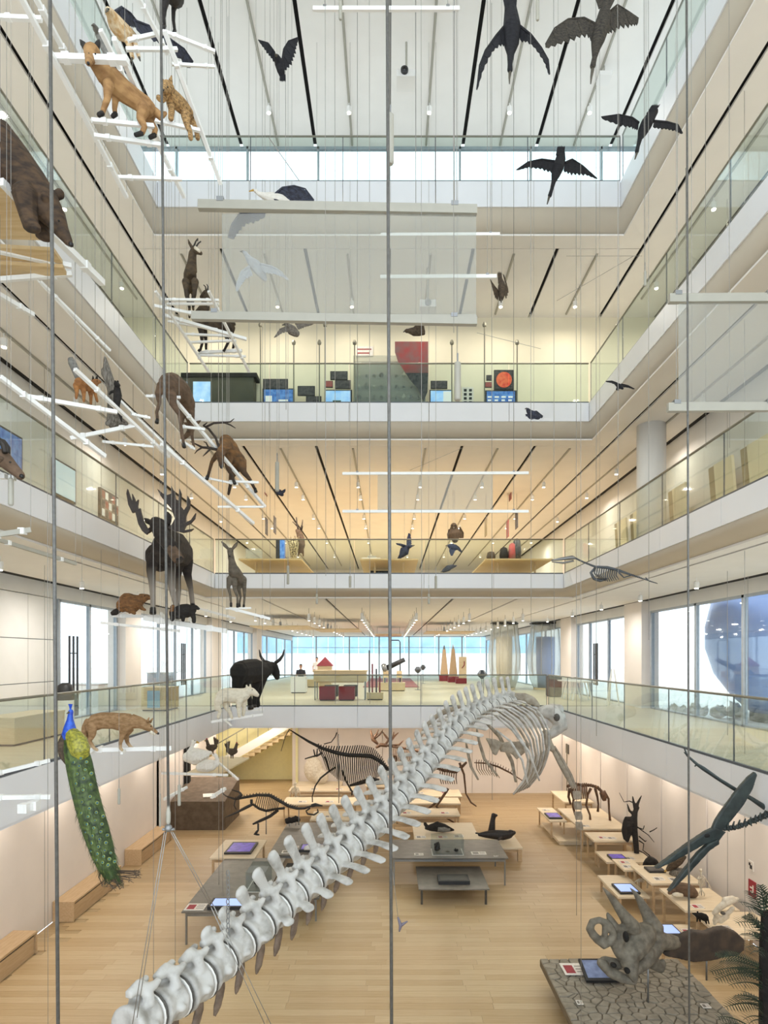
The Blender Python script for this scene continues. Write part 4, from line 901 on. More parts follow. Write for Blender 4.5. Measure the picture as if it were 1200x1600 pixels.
bird('pale grey goose seen through the hanging film screen', 11.0, 'plum_paleblue',
  [(0.9, [(386, 400, 0, 4), (390, 406, 0, 6), (398, 414, 0.05, 9), (408, 426, 0.1, 8), (414, 436, 0.15, 4)]), (1, [(384, 397, 0, 4), (381, 394, -0.05, 2.4)])], (400, 418),
  [(Z5((215, 160), (185, 180), (168, 225), (165, 252), dt=-0.25), Z5((230, 195), (205, 205), (185, 230), (172, 252), dt=-0.25)), (Z5((255, 150), (300, 160), (335, 180), (364, 210), dt=0.25), Z5((270, 185), (305, 188), (335, 198), (360, 212), dt=0.25))],
  None, [(380, 393, -0.05, 2), (375, 393, -0.08, 0.8)], wm='plum_paleblue', group=G2)
bird('greyish duck flying under the lower pale bar', 13.0, 'plum_grey',
  [(0.9, [(450, 510, 0, 5), (456, 516, 0, 8), (463, 521, 0.05, 6)]), (1, [(448, 507, -0.05, 4), (446, 506, -0.08, 2.4)])], (456, 516),
  [(Z5((365, 382), (330, 395), (308, 426), dt=-0.2), Z5((372, 402), (340, 408), (315, 424), dt=-0.2)), (Z5((388, 375), (425, 370), (455, 375), dt=0.2), Z5((398, 398), (420, 388), (450, 378), dt=0.2))], None, [(445, 507, -0.09, 1.6), (441, 508, -0.12, 0.8)], nf=6, group=G2)
bird('brown falcon with half folded wings right of the thick centre cable', 12.0, 'plum_brown',
  [(0.9, [(639, 517, 0, 4), (647, 518, 0, 7), (656, 519, 0.05, 6), (662, 521, 0.1, 3)]), (1, [(636, 517, 0, 3.6), (634, 517, 0, 2.4)])], (650, 518),
  [(Z5((825, 395), (845, 378), (870, 380), dt=-0.15), Z5((840, 415), (858, 415), (875, 410), dt=-0.15)), (Z5((830, 395), (850, 382), (868, 390), dt=0.2), Z5((845, 415), (862, 412), (876, 405), dt=0.2))], None, [(633, 517, 0, 1.6), (630, 519, 0, 0.6)], nf=6, group=G2)
bird('dark falcon with wings swept upward under a thin white bar', 11.0, 'plum_brown',
  [(0.9, [(783, 437, 0.1, 3), (784, 448, 0, 7), (784, 460, 0, 6), (783, 467, -0.03, 4)])], (784, 450),
  [(Z5((1150, 255), (1135, 235), (1118, 208), dt=-0.2), Z5((1148, 290), (1135, 275), (1122, 222), dt=-0.2)), (Z5((1170, 255), (1178, 225), (1166, 188), dt=0.2), Z5((1178, 285), (1188, 250), (1172, 195), dt=0.2))],
  (Z5((1148, 220), (1165, 220)), Z5((1145, 180), (1160, 180))), [(783, 469, -0.06, 1.6), (783, 473, -0.08, 0.6)], nf=6, group=G2)
def Z6(*pts, dd=0.0, dt=0.0):
    n = max(1, len(pts) - 1); return [(750 + x / 2.667, 350 + y / 2.667, dd + dt * i / n) for i, (x, y) in enumerate(pts)]
bird('small swallow with long thin wings beside the right third gallery edge', 9.5, 'plum_black',
  [(0.9, [(962, 600, 0, 2), (967, 603, 0, 4), (973, 607, 0, 2)])], (967, 603),
  [(Z6((570, 664), (550, 655), (524, 655), dt=-0.15), Z6((575, 680), (555, 664), (526, 658), dt=-0.15)), (Z6((590, 668), (615, 673), (644, 687), dt=0.15), Z6((590, 682), (612, 680), (640, 689), dt=0.15))], (Z6((570, 680), (580, 684)), Z6((566, 692), (578, 696))), [(961, 599, 0, 1.2), (958, 598, 0, 0.4)], nf=5, group=G2)
bird('slate pigeon flying below the third gallery edge', 11.0, 'plum_slate',
  [(0.9, [(826, 643, 0, 4), (833, 648, 0, 6), (841, 652, 0.05, 4)]), (1, [(825, 641, 0, 3.4), (824, 639, 0, 2)])], (834, 648),
  [(Z6((195, 800), (190, 795), (212, 790)), Z6((205, 812), (215, 815), (235, 812))), (Z6((215, 785), (235, 780), (262, 800), dt=0.2), Z6((225, 810), (245, 812), (260, 808), dt=0.2))], None, [(823, 638, 0, 1.4), (820, 639, 0, 0.5)], nf=5, group=G2)
bird('small dark bird perched on a wire end left of the white stag rack', 12.5, 'plum_slate',
  [(0.9, [(432, 766, 0, 3), (436, 769, 0, 5), (441, 773, 0, 3)])], (436, 770), [([(433, 767, -0.05), (440, 768, -0.05), (446, 764, -0.05)], [(434, 773, -0.05), (441, 774, -0.05), (446, 768, -0.05)])], None, [(430, 765, 0, 1.4), (427, 765, 0, 0.5)], nf=4, group=G2)
def ZL(*pts, dd=0.0, dt=0.0):
    n = max(1, len(pts) - 1); return [(590 + x / 4.444, 790 + y / 4.444, dd + dt * i / n) for i, (x, y) in enumerate(pts)]
bird('blue black crow with one wing raised over the second gallery rail', 23.0, 'plum_blue',
  [(0.9, [(637, 856, 0, 4), (632, 861, 0, 8), (628, 867, 0, 5)]), (1, [(640, 854, -0.1, 3.4), (643, 853, -0.1, 2)])], (632, 862),
  [(ZL((205, 290), (205, 240), (215, 192), dt=0.3), ZL((228, 290), (238, 260), (228, 195), dt=0.3)), (ZL((195, 280), (165, 268), (128, 262), dt=-0.3), ZL((185, 300), (160, 282), (132, 272), dt=-0.3))], (ZL((160, 320), (190, 340)), ZL((128, 385), (160, 370))), [(644, 853, -0.1, 1.5), (648, 852, -0.1, 0.6)], nf=6, group=G2)
bird('round brown owl facing the void over the second gallery rail', 23.0, 'plum_brown',
  [(0.9, [(709, 824, 0, 6), (710, 834, 0, 10), (711, 843, 0, 6)]), (1, [(709, 822, -0.1, 5.5)] * 2)], (710, 834),
  [(ZL((500, 165), (486, 200), (488, 230), dt=0.2), ZL((530, 200), (525, 235), (505, 240), dt=0.2)), (ZL((570, 150), (595, 190), (595, 225), dt=0.2), ZL((550, 200), (565, 230), (582, 225), dt=0.2))], None, [(709, 824, -0.3, 1.5), (709, 826, -0.36, 0.7)], nf=6, group=G2, extra=[('eye', 'eye', [[(706.5, 821, -0.26, 1.2)], [(711.5, 821, -0.26, 1.2)]])])
bird('dark crow gliding just below the round owl', 23.0, 'plum_blue',
  [(0.9, [(702, 853, 0, 3.4), (707, 855, 0, 6), (714, 857, 0, 3)])], (708, 855),
  [(ZL((510, 285), (500, 315), (510, 348), dt=-0.3), ZL((545, 300), (535, 325), (520, 350), dt=-0.3)), (ZL((540, 275), (565, 290), (585, 320), dt=0.3), ZL((550, 300), (560, 315), (578, 325), dt=0.3))], None, [(700, 852, 0, 1.4), (696, 853, 0, 0.5)], nf=5, group=G2)
bird('small dark bird low over the second gallery rail below the gliding crow', 23.0, 'plum_slate',
  [(0.9, [(693, 892, 0, 3), (700, 888, 0, 5), (708, 884, 0, 2.4)])], (700, 889), [(ZL((470, 435), (510, 420), (550, 415), dt=0.2), ZL((480, 450), (520, 440), (545, 425), dt=0.2))], None, [(691, 893, 0, 1.2), (688, 894, 0, 0.5)], nf=5, group=G2)
# swans, hens on a rack below the first gallery
bird('white swan with a long upright neck on the low left rack', 15.0, 'plum_white',
  [(0.9, [(293, 1183, 0, 9), (303, 1182, 0, 14), (314, 1182, 0, 13), (324, 1178, 0, 7), (329, 1176, 0, 3)]), (1, [(293, 1182, 0, 6), (297, 1172, 0, 3.2), (301, 1165, 0, 2.8), (302, 1158, 0, 3.4), (306, 1159, 0, 2)])], (308, 1196),
  [([(300, 1174, -0.2), (312, 1173, -0.2), (326, 1174, -0.15)], [(304, 1188, -0.22), (316, 1188, -0.2), (328, 1180, -0.15)])], None, [(307, 1159, 0, 1.8), (311, 1161, 0, 0.8)], bm='beakyellow', nf=6, group='swans and hens on the low rack', extra=[('eye', 'eye', [[(304, 1157, -0.05, 0.8)]])])
bird('white swan lying with a folded neck in front of the other swan', 14.6, 'plum_white',
  [(0.9, [(312, 1199, 0, 7), (322, 1197, 0, 10), (332, 1195, 0, 9), (338, 1192, 0, 5)]), (1, [(338, 1194, 0, 5), (340, 1188, 0, 2.8), (338, 1182, 0, 2.8), (336, 1179, 0, 3), (332, 1180, 0, 1.8)])], (325, 1207),
  [([(334, 1190, -0.15), (322, 1190, -0.17), (311, 1195, -0.12)], [(332, 1202, -0.15), (321, 1203, -0.17), (310, 1200, -0.12)])], None, [(331, 1180, 0, 1.6), (327, 1182, 0, 0.7)], bm='beakyellow', nf=6, group='swans and hens on the low rack', extra=[('eye', 'eye', [[(334, 1178, -0.05, 0.8)]])])
for (x, y, lab) in ((331, 1166, 'dark rooster with upright tail right behind the swans'), (362, 1172, 'rooster with raised tail at the right end of the swan rack')):
    s_ = 1 if x < 350 else -1
    bird(lab, 15.4, 'plum_brown', [(0.9, [(x - 6 * s_, y + 2, 0, 4), (x, y + 3, 0, 6), (x + 6 * s_, y, 0, 3.6)]), (1, [(x - 5 * s_, y + 1, 0, 3.4), (x - 7 * s_, y - 6, 0, 2.4), (x - 8 * s_, y - 9, 0, 2.6)]), (1, [(x - 1, y + 6, -0.03, 1.4), (x - 1, y + 13, -0.03, 0.9)]), (1, [(x + 2, y + 6, 0.05, 1.4), (x + 2, y + 13, 0.05, 0.9)])], (x, y + 14),
      [([(x - 3 * s_, y, -0.12), (x + 2 * s_, y, -0.12), (x + 7 * s_, y + 1, -0.1)], [(x - 2 * s_, y + 7, -0.12), (x + 3 * s_, y + 6, -0.12), (x + 8 * s_, y + 4, -0.1)])],
      ([(x + 4 * s_, y - 1, 0), (x + 7 * s_, y + 1, 0)], [(x + 2 * s_, y - 16, 0), (x + 12 * s_, y - 10, 0)]), [(x - 9.5 * s_, y - 9, 0, 1.2), (x - 12 * s_, y - 8, 0, 0.4)], bm='beakyellow', nf=5, group='swans and hens on the low rack', extra=[('comb', 'redprint', [[(x - 7 * s_, y - 12, 0, 1.2), (x - 9 * s_, y - 11, 0, 1)]])])
# peacock with its train
mat('peablue', '1F3FA8', 0.35, col2='2A5FC8', scale=30)
mat('peagold', 'A8A238', 0.45, col2='6A6A2C', scale=45)
mat('peagreen', '55682C', 0.5, col2='22331C', scale=22, bump=0.6)
mat('peabarb', '4A6230', 0.5, col2='28301E', scale=12)
mat('peaeye', '2C6A6A', 0.35, col2='1B3F58', scale=20)
mat('peaeyering', '8F9A52', 0.4, col2='66763A', scale=20)
PD = 6.3
pk = critter('peacock', 'peacock with blue neck and long green eyed train hanging over the void', 'peacock', PD, 'peagreen',
  [(0.75, [(113, 1152, 0, 13), (118, 1168, 0, 19), (124, 1195, 0, 21), (131, 1230, 0, 21), (140, 1265, 0, 21), (150, 1298, 0, 21), (160, 1330, 0, 19), (168, 1355, 0, 15), (174, 1368, 0, 10)])], (120, 1180), (), 1.2, 4)
q = MB(); limb(q, PD, [(109, 1148, 0, 12), (109, 1136, 0, 9), (109.5, 1124, -0.02, 5), (110, 1117, -0.03, 4), (110.5, 1112, -0.03, 4.4)]); baked(q, 'neck', 'peablue', pk, 0.006, 3)
q = MB(); limb(q, PD, [(114, 1149, -0.02, 14), (120, 1160, -0.04, 18), (124, 1172, -0.04, 18), (126, 1182, -0.02, 14)], 0.75); baked(q, 'scaled_back', 'peagold', pk, 0.008, 3)
q = MB(); limb(q, PD, [(104, 1152, 0.02, 9), (99, 1165, 0.03, 10), (101, 1180, 0.03, 8), (105, 1192, 0.03, 4)]); q.build('wing', 'plum_brown', pk, smooth=True)
q = MB()
for k in range(4): limb(q, PD, [(110, 1110, -0.03, 0.8), (108.5 + k * 1.1, 1104, -0.03, 0.6), (108 + k * 1.4, 1100, -0.03, 1.5)], 1, 5, False)
q.build('crest', 'peablue', pk)
q = MB(); limb(q, PD, [(108, 1113, -0.05, 2), (104, 1115, -0.09, 0.6)], 1, 5, False); q.build('beak', 'beakgrey', pk)
rr = random.Random(3)
def train_pt(t):   # axis of the train, half width
    a = interp([(122, 1180, 17), (128, 1213, 20), (140, 1265, 21), (150, 1298, 21), (160, 1330, 19), (168, 1355, 16), (176, 1374, 12)], t); return a
for i in range(44):
    t_ = (i + 0.5) / 46; ax = train_pt(t_ * 0.86); o = (rr.uniform(-0.85, 0.85) if i > 6 else (-0.6 + 0.2 * i)) ; o = ((i * 0.618) % 1) * 1.7 - 0.85
    dep = -math.sqrt(max(0.02, 1 - o * o)) * ax[2] * 0.75 * PD / FPX - 0.012
    c = at(ax[0] + o * ax[2], ax[1] - o * 4, PD + dep); r = rr.uniform(2.3, 3.0) * PD / FPX
    nrm = Vector((o * 0.8, -1, 0.1)).normalized()
    e = MB().lathe(c, [(r * 0.72, 0), (r, 0.002), (r * 0.7, 0.006)], 9, nrm).build('feather_eye', 'peaeyering', pk)
    MB().lathe(c + nrm * 0.006, [(r * 0.62, 0), (r * 0.4, 0.004)], 8, nrm).build('feather_spot', 'peaeye', e)
q = MB()
for i in range(900):   # loose barbs along the train
    t_ = rr.random(); ax = train_pt(t_); o = rr.choice((-1, 1)) * (1 - rr.random() ** 2 * 0.9)
    dep = -math.sqrt(max(0.0, 1 - o * o)) * ax[2] * 0.72 * PD / FPX
    p = at(ax[0] + o * ax[2] * 0.95, ax[1], PD + dep); L = rr.uniform(0.05, 0.12)
    dr = Vector((0.28 + o * 0.45 + rr.uniform(-.15, .15), -0.15, -1 + rr.uniform(-.2, .2))).normalized()
    w_ = Vector((0.0022, 0, 0)); e = p + dr * L; n_ = Vector((0, -0.003, 0))
    q.add([p - w_, p + w_, e, p + n_], [(0, 1, 2), (0, 2, 3), (1, 3, 2), (0, 3, 1)])
o = q.build('loose_barbs', 'peabarb', pk); o['kind'] = 'stuff'
for i in range(26):
    a = train_pt(rr.uniform(0.85, 1)); sx = rr.uniform(-1, 1); x0, y0 = a[0] + sx * a[2], a[1]
    e = rr.choice([(214, 1364), (208, 1372), (182, 1386), (172, 1384), (162, 1380), (190, 1380), (200, 1368)])
    ex, ey = e[0] + rr.uniform(-6, 6), e[1] + rr.uniform(-5, 4)
    q = MB(); limb(q, PD, [(x0, y0, -0.02, 0.9), ((x0 + ex) / 2 - 4, (y0 + ey) / 2, -0.03, 0.8), (ex, ey, -0.04, 0.6)], 1, 4, False)
    for j in range(4): limb(q, PD, [(ex, ey, -0.04, 0.6), (ex + rr.uniform(-5, 7), ey + rr.uniform(-4, 6), -0.04, 0.3)], 1, 3, False)
    q.build('tail_quill', 'plum_brown', pk)
# ------------------------------------------------------------------ whale skeleton
mat('whalebone', 'CCCAC4', 0.6, col2='96928A', scale=5, bump=0.5, detail=8, lo=0.45, hi=0.72)
mat('whalebone_old', 'B5AC9C', 0.65, col2='8E8474', scale=6, bump=0.4)
mat('chevronbone', '8A7868', 0.65, col2='6A5A4C', scale=9, bump=0.4)
mat('discdark', '56524C', 0.7, var=0.2)
mat('discwhite', 'F2F0EA', 0.5, var=0.04)
mat('blackbone', '1D1A17', 0.55, col2='332D27', scale=15)
mat('brownbone', '6A4A30', 0.6, col2='4A3424', scale=15)
mat('palebone', 'E2D9C6', 0.6, col2='CDBFA6', scale=15)
mat('greenbone', '39423F', 0.5, col2='272D2C', scale=8)
def cat_path(ctrl, step):
    """smooth path through pixel/depth controls resampled at an even 3-D step"""
    P = [at(*c) for c in ctrl]; pts = []
    for i in range(len(P) - 1):
        p0 = P[max(i - 1, 0)]; p1 = P[i]; p2 = P[i + 1]; p3 = P[min(i + 2, len(P) - 1)]
        for k in range(24):
            t = k / 24
            pts.append(0.5 * ((2 * p1) + (p2 - p0) * t + (2 * p0 - 5 * p1 + 4 * p2 - p3) * t * t + (3 * p1 - p0 - 3 * p2 + p3) * t ** 3))
    pts.append(P[-1]); out = [pts[0]]; acc = 0
    for a, b in zip(pts, pts[1:]):
        acc += (b - a).length
        if acc >= step: out.append(b); acc = 0
    return out
WH = cat_path([(170, 1628, 6.2), (232, 1585, 6.7), (300, 1540, 7.3), (362, 1484, 8.0), (430, 1424, 8.8), (490, 1372, 9.6), (545, 1325, 10.5), (592, 1281, 11.3), (640, 1226, 12.4), (680, 1176, 13.6), (715, 1136, 14.8), (748, 1112, 15.9), (784, 1098, 17.0), (806, 1095, 17.8)], 0.37)
wh = thing('whale_skeleton', 'long pale whale skeleton slung diagonally across the void', 'skeleton', WH[10])
NV = len(WH)
def local(c, T, U, B): return lambda t, u, b: c + T * t + U * u + B * b
for i in range(1, NV - 1):
    c = WH[i]; T = (WH[i + 1] - WH[i - 1]).normalized(); B = T.cross(Vector((0, 0, 1))).normalized(); U = B.cross(T)
    f = i / (NV - 1)
    r = 0.245 if f < 0.55 else 0.245 - 0.10 * (f - 0.55) / 0.45
    if f < 0.12: r *= 0.9 + f
    h = 0.155
    G = local(c, T, U, B); q = MB()
    q.lathe(c, [(r * 0.9, -h), (r * 1.0, -h + 0.03), (r * 0.86, -0.02), (r * 0.86, 0.02), (r * 1.0, h - 0.03), (r * 0.92, h)], 18, T)
    sp = 0.06 if f < 0.10 else min(0.50, 0.10 + (f - 0.10) * 2.6); sp *= 1.0 if f < 0.7 else 1.0 - 0.5 * (f - 0.7)
    tp = 0.0 if f < 0.16 else min(0.52, (f - 0.16) * 2.6)
    if f > 0.72: tp *= 1 - (f - 0.72) * 1.6
    lift = 1.42 * r
    for sb in (-1, 1):
        q.tube([G(0.06, 0.7 * r, sb * 0.40 * r), G(0.06, 1.1 * r, sb * 0.36 * r), G(0.05, lift + 0.03, sb * 0.10 * r)], [0.075, 0.06, 0.06], 8)
        q.tube([G(0.05, lift - 0.01, sb * 0.2 * r), G(0.15, lift + 0.0, sb * 0.34 * r), G(0.22, lift + 0.03, sb * 0.34 * r)], [0.06, 0.05, 0.035], 8)
        if tp > 0.03:
            q.tube([G(0.0, 0.05 * r, sb * 0.75 * r), G(-0.01, 0.02, sb * (r + tp * 0.35)), G(-0.03, 0.0, sb * (r + tp * 0.75)), G(-0.05, -0.02, sb * (r + tp)), G(-0.055, -0.02, sb * (r + tp + 0.03))], [0.09, 0.085, 0.10, 0.085, 0.03], 10, 0.32, up=T)
        elif f < 0.16:
            q.ball(G(0.02, 0.0, sb * r * 0.95), 0.05, 8)
    q.tube([G(-0.14, lift + 0.01, 0), G(0.0, lift + 0.02, 0), G(0.1, lift, 0)], [0.05, 0.07, 0.06], 8)
    lean = -0.42 * sp
    q.tube([G(0.0, lift - 0.02, 0), G(lean * 0.35, lift + sp * 0.4, 0), G(lean * 0.75, lift + sp * 0.8, 0), G(lean, lift + sp, 0), G(lean - 0.01, lift + sp + 0.04, 0)], [0.10, 0.085, 0.105, 0.10, 0.05], 10, 0.42, up=T)
    v = baked(q, 'vertebra', 'whalebone', wh, 0.020 if f < 0.5 else 0.026, 2)
    MB().lathe(G(h + 0.004, 0, 0), [(r * 0.97, 0), (r * 1.0, 0.01), (r * 0.97, 0.022)], 18, T).build('disc', 'discwhite', v, smooth=False)
    MB().lathe(G(h + 0.030, 0, 0), [(r * 1.0, 0), (r * 1.03, 0.008), (r * 1.0, 0.020)], 18, T).build('spacer', 'discdark', v, smooth=False)
    if f < 0.42 and i > 1:
        L = 0.36 * (1 if f < 0.3 else 0.75)
        q = MB(); q.tube([G(0.15, -r * 0.85, 0), G(0.14, -r - 0.10, 0), G(0.05, -r - L * 0.75, 0), G(-0.02, -r - L, 0)], [0.075, 0.08, 0.075, 0.03], 9, 0.45, up=T)
        baked(q, 'chevron_bone', 'chevronbone', wh, 0.022, 2)
def wrib(pts, d, r=2.4, m='whalebone', name='rib', flat=0.6):
    q = MB(); n = len(pts); Q = []
    for k in range(13):
        a = interp([p if len(p) == 3 else (*p, 0) for p in pts], k / 12); Q.append((a[0], a[1], a[2], r * (0.8 + 0.5 * math.sin(PI * k / 12))))
    limb(q, d, Q, flat, 8, False); q.build(name, m, wh, smooth=True)
for k in range(9):      # right side ribs, fanned
    f = k / 8
    a_ = [(772, 1113, -0.6), (800, 1133, -1.2), (818, 1160, -1.5), (826, 1190, -1.5), (820, 1218, -1.2), (802, 1241, -0.9)]; b_ = [(815, 1096, 0.5), (843, 1112, -0.1), (857, 1140, -0.4), (858, 1172, -0.4), (848, 1204, -0.1), (826, 1230, 0.2)]
    wrib([tuple(p + (q_ - p) * f for p, q_ in zip(u_, v_)) for u_, v_ in zip(a_, b_)], 17.2, 1.7, 'whalebone_old' if k % 2 else 'whalebone')
wrib([(770, 1115, -0.8), (800, 1140, -1.2), (826, 1174, -1.3), (843, 1220, -1.2)], 16.6, 1.6, 'whalebone')
wrib([(775, 1140, -0.8), (797, 1158, -1.1), (816, 1188, -1.2), (825, 1226, -1.1)], 16.4, 1.6, 'whalebone')
for p in ([(712, 1108, .4), (686, 1116, .8), (668, 1132, 1), (656, 1152, 1)], [(720, 1104, .4), (696, 1110, .8), (678, 1122, 1), (662, 1142, 1)], [(745, 1140, .5), (749, 1160, .8), (757, 1186, .8), (777, 1212, .5)], [(728, 1160, .5), (731, 1176, .8), (736, 1198, .8), (747, 1218, .5)], [(760, 1130, .5), (780, 1150, .9), (800, 1190, .9), (806, 1222, .6)]):
    wrib(p, 17.4, 3.0, 'whalebone_old')
def zW(pts, d, dd=0.0): return [at(640 + x / 4.615, 1040 + y / 4.615, d + dd + 0.0008 * (x - 700)) for x, y in pts]
q = MB(); poly3(q, zW([(690, 205), (760, 195), (840, 198), (900, 225), (935, 270), (945, 310), (890, 290), (800, 262), (720, 255)], 17.9), 0.10); baked(q, 'shoulder_blade', 'whalebone_old', wh, 0.04, 3)
q = MB(); poly3(q, zW([(545, 520), (620, 530), (680, 560), (650, 600), (625, 650), (600, 640), (575, 580)], 17.5), 0.08); poly3(q, zW([(650, 560), (720, 545), (800, 545), (880, 560), (840, 620), (770, 680), (740, 640), (700, 630), (650, 620)], 17.6), 0.08); baked(q, 'breastbone', 'whalebone_old', wh, 0.035, 2)
q = MB(); limb(q, 18, [(846, 1112, 0, 9), (860, 1112, 0, 13), (872, 1122, 0, 13), (876, 1134, 0, 11), (866, 1144, 0, 8), (856, 1150, 0, 7)]); limb(q, 18, [(862, 1108, .1, 9), (874, 1108, .1, 8)]); limb(q, 18, [(872, 1136, 0, 9), (882, 1136, 0, 6)])
sk = baked(q, 'skull', 'whalebone', wh, 0.03, 2)
MB().ball(at(870, 1121, 17.77), (0.09, 0.05, 0.11), 10).build('eye_socket', 'discdark', sk, smooth=True)
q = MB(); limb(q, 17.6, [(852, 1146, 0, 8), (856, 1160, -0.1, 7), (864, 1172, -0.2, 5)], 0.7); baked(q, 'upper_arm_bone', 'whalebone_old', wh, 0.03, 2)
wrib([(862, 1168, -0.2), (874, 1190, -0.3), (886, 1212, -0.4), (896, 1232, -0.5)], 17.6, 3.2, 'whalebone_old', 'forearm_bone')
wrib([(866, 1166, -0.1), (880, 1190, -0.2), (892, 1212, -0.3), (900, 1232, -0.4)], 17.6, 2.2, 'whalebone_old', 'forearm_bone')
for k in range(4):
    for j in range(4):
        x0, y0 = 896 + k * 3 + j * (1.5 - k * 0.2), 1236 + j * 16
        wrib([(x0, y0), (x0 + 1.2, y0 + 7), (x0 + 2, y0 + 13)], 17.1, 1.7, 'whalebone_old', 'finger_bone')
# ------------------------------------------------------------------ other skeletons
def bones(t, d, m, name, chains, n=6):
    for c in chains:
        q = MB(); limb(q, d, [(*p[:2], p[2] if len(p) > 3 else 0.0, p[-1]) for p in c], 1.0, n, False); q.build(name, m, t, smooth=True)
def backbone(t, d, m, pts, r, step=2):
    """beaded spine along pixel points"""
    n = int(sum(math.hypot(b[0] - a[0], b[1] - a[1]) for a, b in zip(pts, pts[1:])) / step)
    s = d / FPX; q = MB()
    for i in range(n + 1):
        f = i / n; a = interp(pts, f); rr_ = interp([(v,) for v in r], f)[0]
        q.ball(at(a[0], a[1], d + (a[2] if len(a) > 2 else 0)), rr_ * s, 6)
    limb(q, d, [(*p[:2], p[2] if len(p) > 2 else 0, 0.5) for p in pts], 1, 5, False)
    q.build('backbone', m, t, smooth=True)
def z5(x, y): return (430 + x / 4.8, 1120 + y / 4.8)
D5 = 23.2
t = thing('reptile_skeleton', 'black sail backed reptile skeleton arching over the middle tables', 'skeleton', at(529, 1258, D5))
SPN = [z5(*p) for p in ((45, 255), (75, 150), (105, 95), (160, 130), (250, 185), (350, 235), (450, 268), (550, 288), (640, 290), (720, 296), (790, 335), (850, 400))]
backbone(t, D5, 'blackbone', SPN, [0.6, .7, .9, 1.5, 2.2, 2.8, 3.2, 3.4, 3.4, 3.4, 3.2, 3], 2.0)
rb = [(390, 400), (470, 470), (560, 500), (650, 490), (740, 465), (805, 435)]
for i in range(34):
    f = i / 33; a = interp(SPN[4:], 0.10 + 0.88 * f); b = z5(*interp(rb, f)); hz = 4 + 12 * math.sin(PI * min(1, max(0, f * 1.05 - 0.02))) ** 1.3
    bones(t, D5, 'blackbone', 'neural_spine', [[(a[0], a[1], 1.2), (a[0] + hz * 0.3, a[1] - hz, 0.9)]], 5)
    for s_ in (-1, 1):
        bones(t, D5, 'blackbone', 'rib', [[(a[0], a[1] + 1, 0, 0.9), ((a[0] + b[0]) / 2 + 1, (a[1] + b[1]) / 2, s_ * 0.45, 0.9), (b[0], b[1], s_ * 0.16, 0.65)]], 4)
bones(t, D5, 'blackbone', 'limb_bone', [[(*z5(350, 270), 1.8), (*z5(318, 290), 1.6), (*z5(280, 298), 1.3), (*z5(222, 316), 1.0)], [(*z5(300, 300), 1.2), (*z5(288, 245), 0.9)], [(*z5(312, 300), 1.2), (*z5(316, 238), 0.9)], [(*z5(370, 300), 1.8), (*z5(388, 345), 1.5), (*z5(405, 400), 1.4)], [(*z5(450, 380), 1.5), (*z5(400, 412), 1.6), (*z5(340, 460), 1.4), (*z5(300, 520), 1.1), (*z5(278, 600), 0.9), (*z5(280, 640), 0.8)], [(*z5(500, 400), 1.6), (*z5(530, 480), 1.5), (*z5(575, 560), 1.2), (*z5(575, 590), 1.0)], [(*z5(560, 545), 1.2), (*z5(610, 580), 0.9), (*z5(640, 610), 0.7)]])
bones(t, D5, 'blackbone', 'pelvis', [[(*z5(560, 515), 2.0), (*z5(640, 495), 3.2), (*z5(720, 470), 4.0), (*z5(780, 480), 3.4)]])
bones(t, D5, 'steel', 'support_pole', [[(*z5(475, 130), 0.2, 0.8), (*z5(478, 660), 0.2, 0.8)]])
bones(t, D5, 'blackbone', 'lamp_arm', [[(*z5(365, 205), 0.9), (*z5(420, 190), 0.8), (*z5(450, 150), 0.8), (*z5(462, 118), 1.0)]])
def z4(x, y): return (270 + x / 4.8, 1220 + y / 4.8)
D6 = 15.5
t = thing('reptile_skeleton', 'slender black swimming reptile skeleton above the left tables', 'skeleton', at(430, 1300, D6))
S6 = [z4(*p) for p in ((340, 68), (400, 115), (470, 138), (550, 122), (640, 106), (730, 110), (800, 150), (870, 190), (930, 208), (990, 206), (1050, 186))]
backbone(t, D6, 'blackbone', S6, [0.5, 1.2, 2, 2.4, 2.6, 2.8, 2.8, 2.6, 2.2, 2, 1.6], 2.2)
for i in range(24):
    f = i / 23; a = interp(S6[2:9], f); bones(t, D6, 'blackbone', 'neural_spine', [[(a[0], a[1], 0.9), (a[0] + 0.6, a[1] - 4.2, 0.6)]], 5)
for i in range(13):
    f = i / 12; a = interp(S6[4:7], f); L = 20 + 5 * math.sin(PI * f)
    for s_ in (-1, 1): bones(t, D6, 'blackbone', 'rib', [[(a[0], a[1], 0, 0.7), (a[0] - 3, a[1] + L * 0.5, s_ * 0.25, 0.7), (a[0] - 5, a[1] + L, s_ * 0.1, 0.5)]], 4)
bones(t, D6, 'blackbone', 'limb_bone', [[(*z4(590, 140), 2.2), (*z4(590, 180), 2.4), (*z4(540, 205), 2.4), (*z4(480, 238), 1.6), (*z4(390, 276), 0.8)], [(*z4(600, 175), 2.0), (*z4(650, 210), 2.0), (*z4(700, 225), 2.2), (*z4(780, 210), 1.8), (*z4(840, 205), 2)], [(*z4(790, 220), 2.2), (*z4(730, 265), 2.6), (*z4(660, 298), 2.4), (*z4(600, 325), 1.4)], [(*z4(640, 320), 1.5), (*z4(640, 370), 1.5), (*z4(615, 400), 2.4), (*z4(650, 405), 1)], [(*z4(480, 135), 2), (*z4(515, 105), 2.6), (*z4(500, 85), 1.4), (*z4(440, 66), 0.7)], [(*z4(470, 140), 1), (*z4(460, 185), 0.9), (*z4(475, 215), 0.8)]])
bones(t, D6, 'blackbone', 'skull', [[(*z4(1040, 188), 2.6), (*z4(1070, 180), 3), (*z4(1100, 185), 1.8), (*z4(1125, 188), 0.8)]])
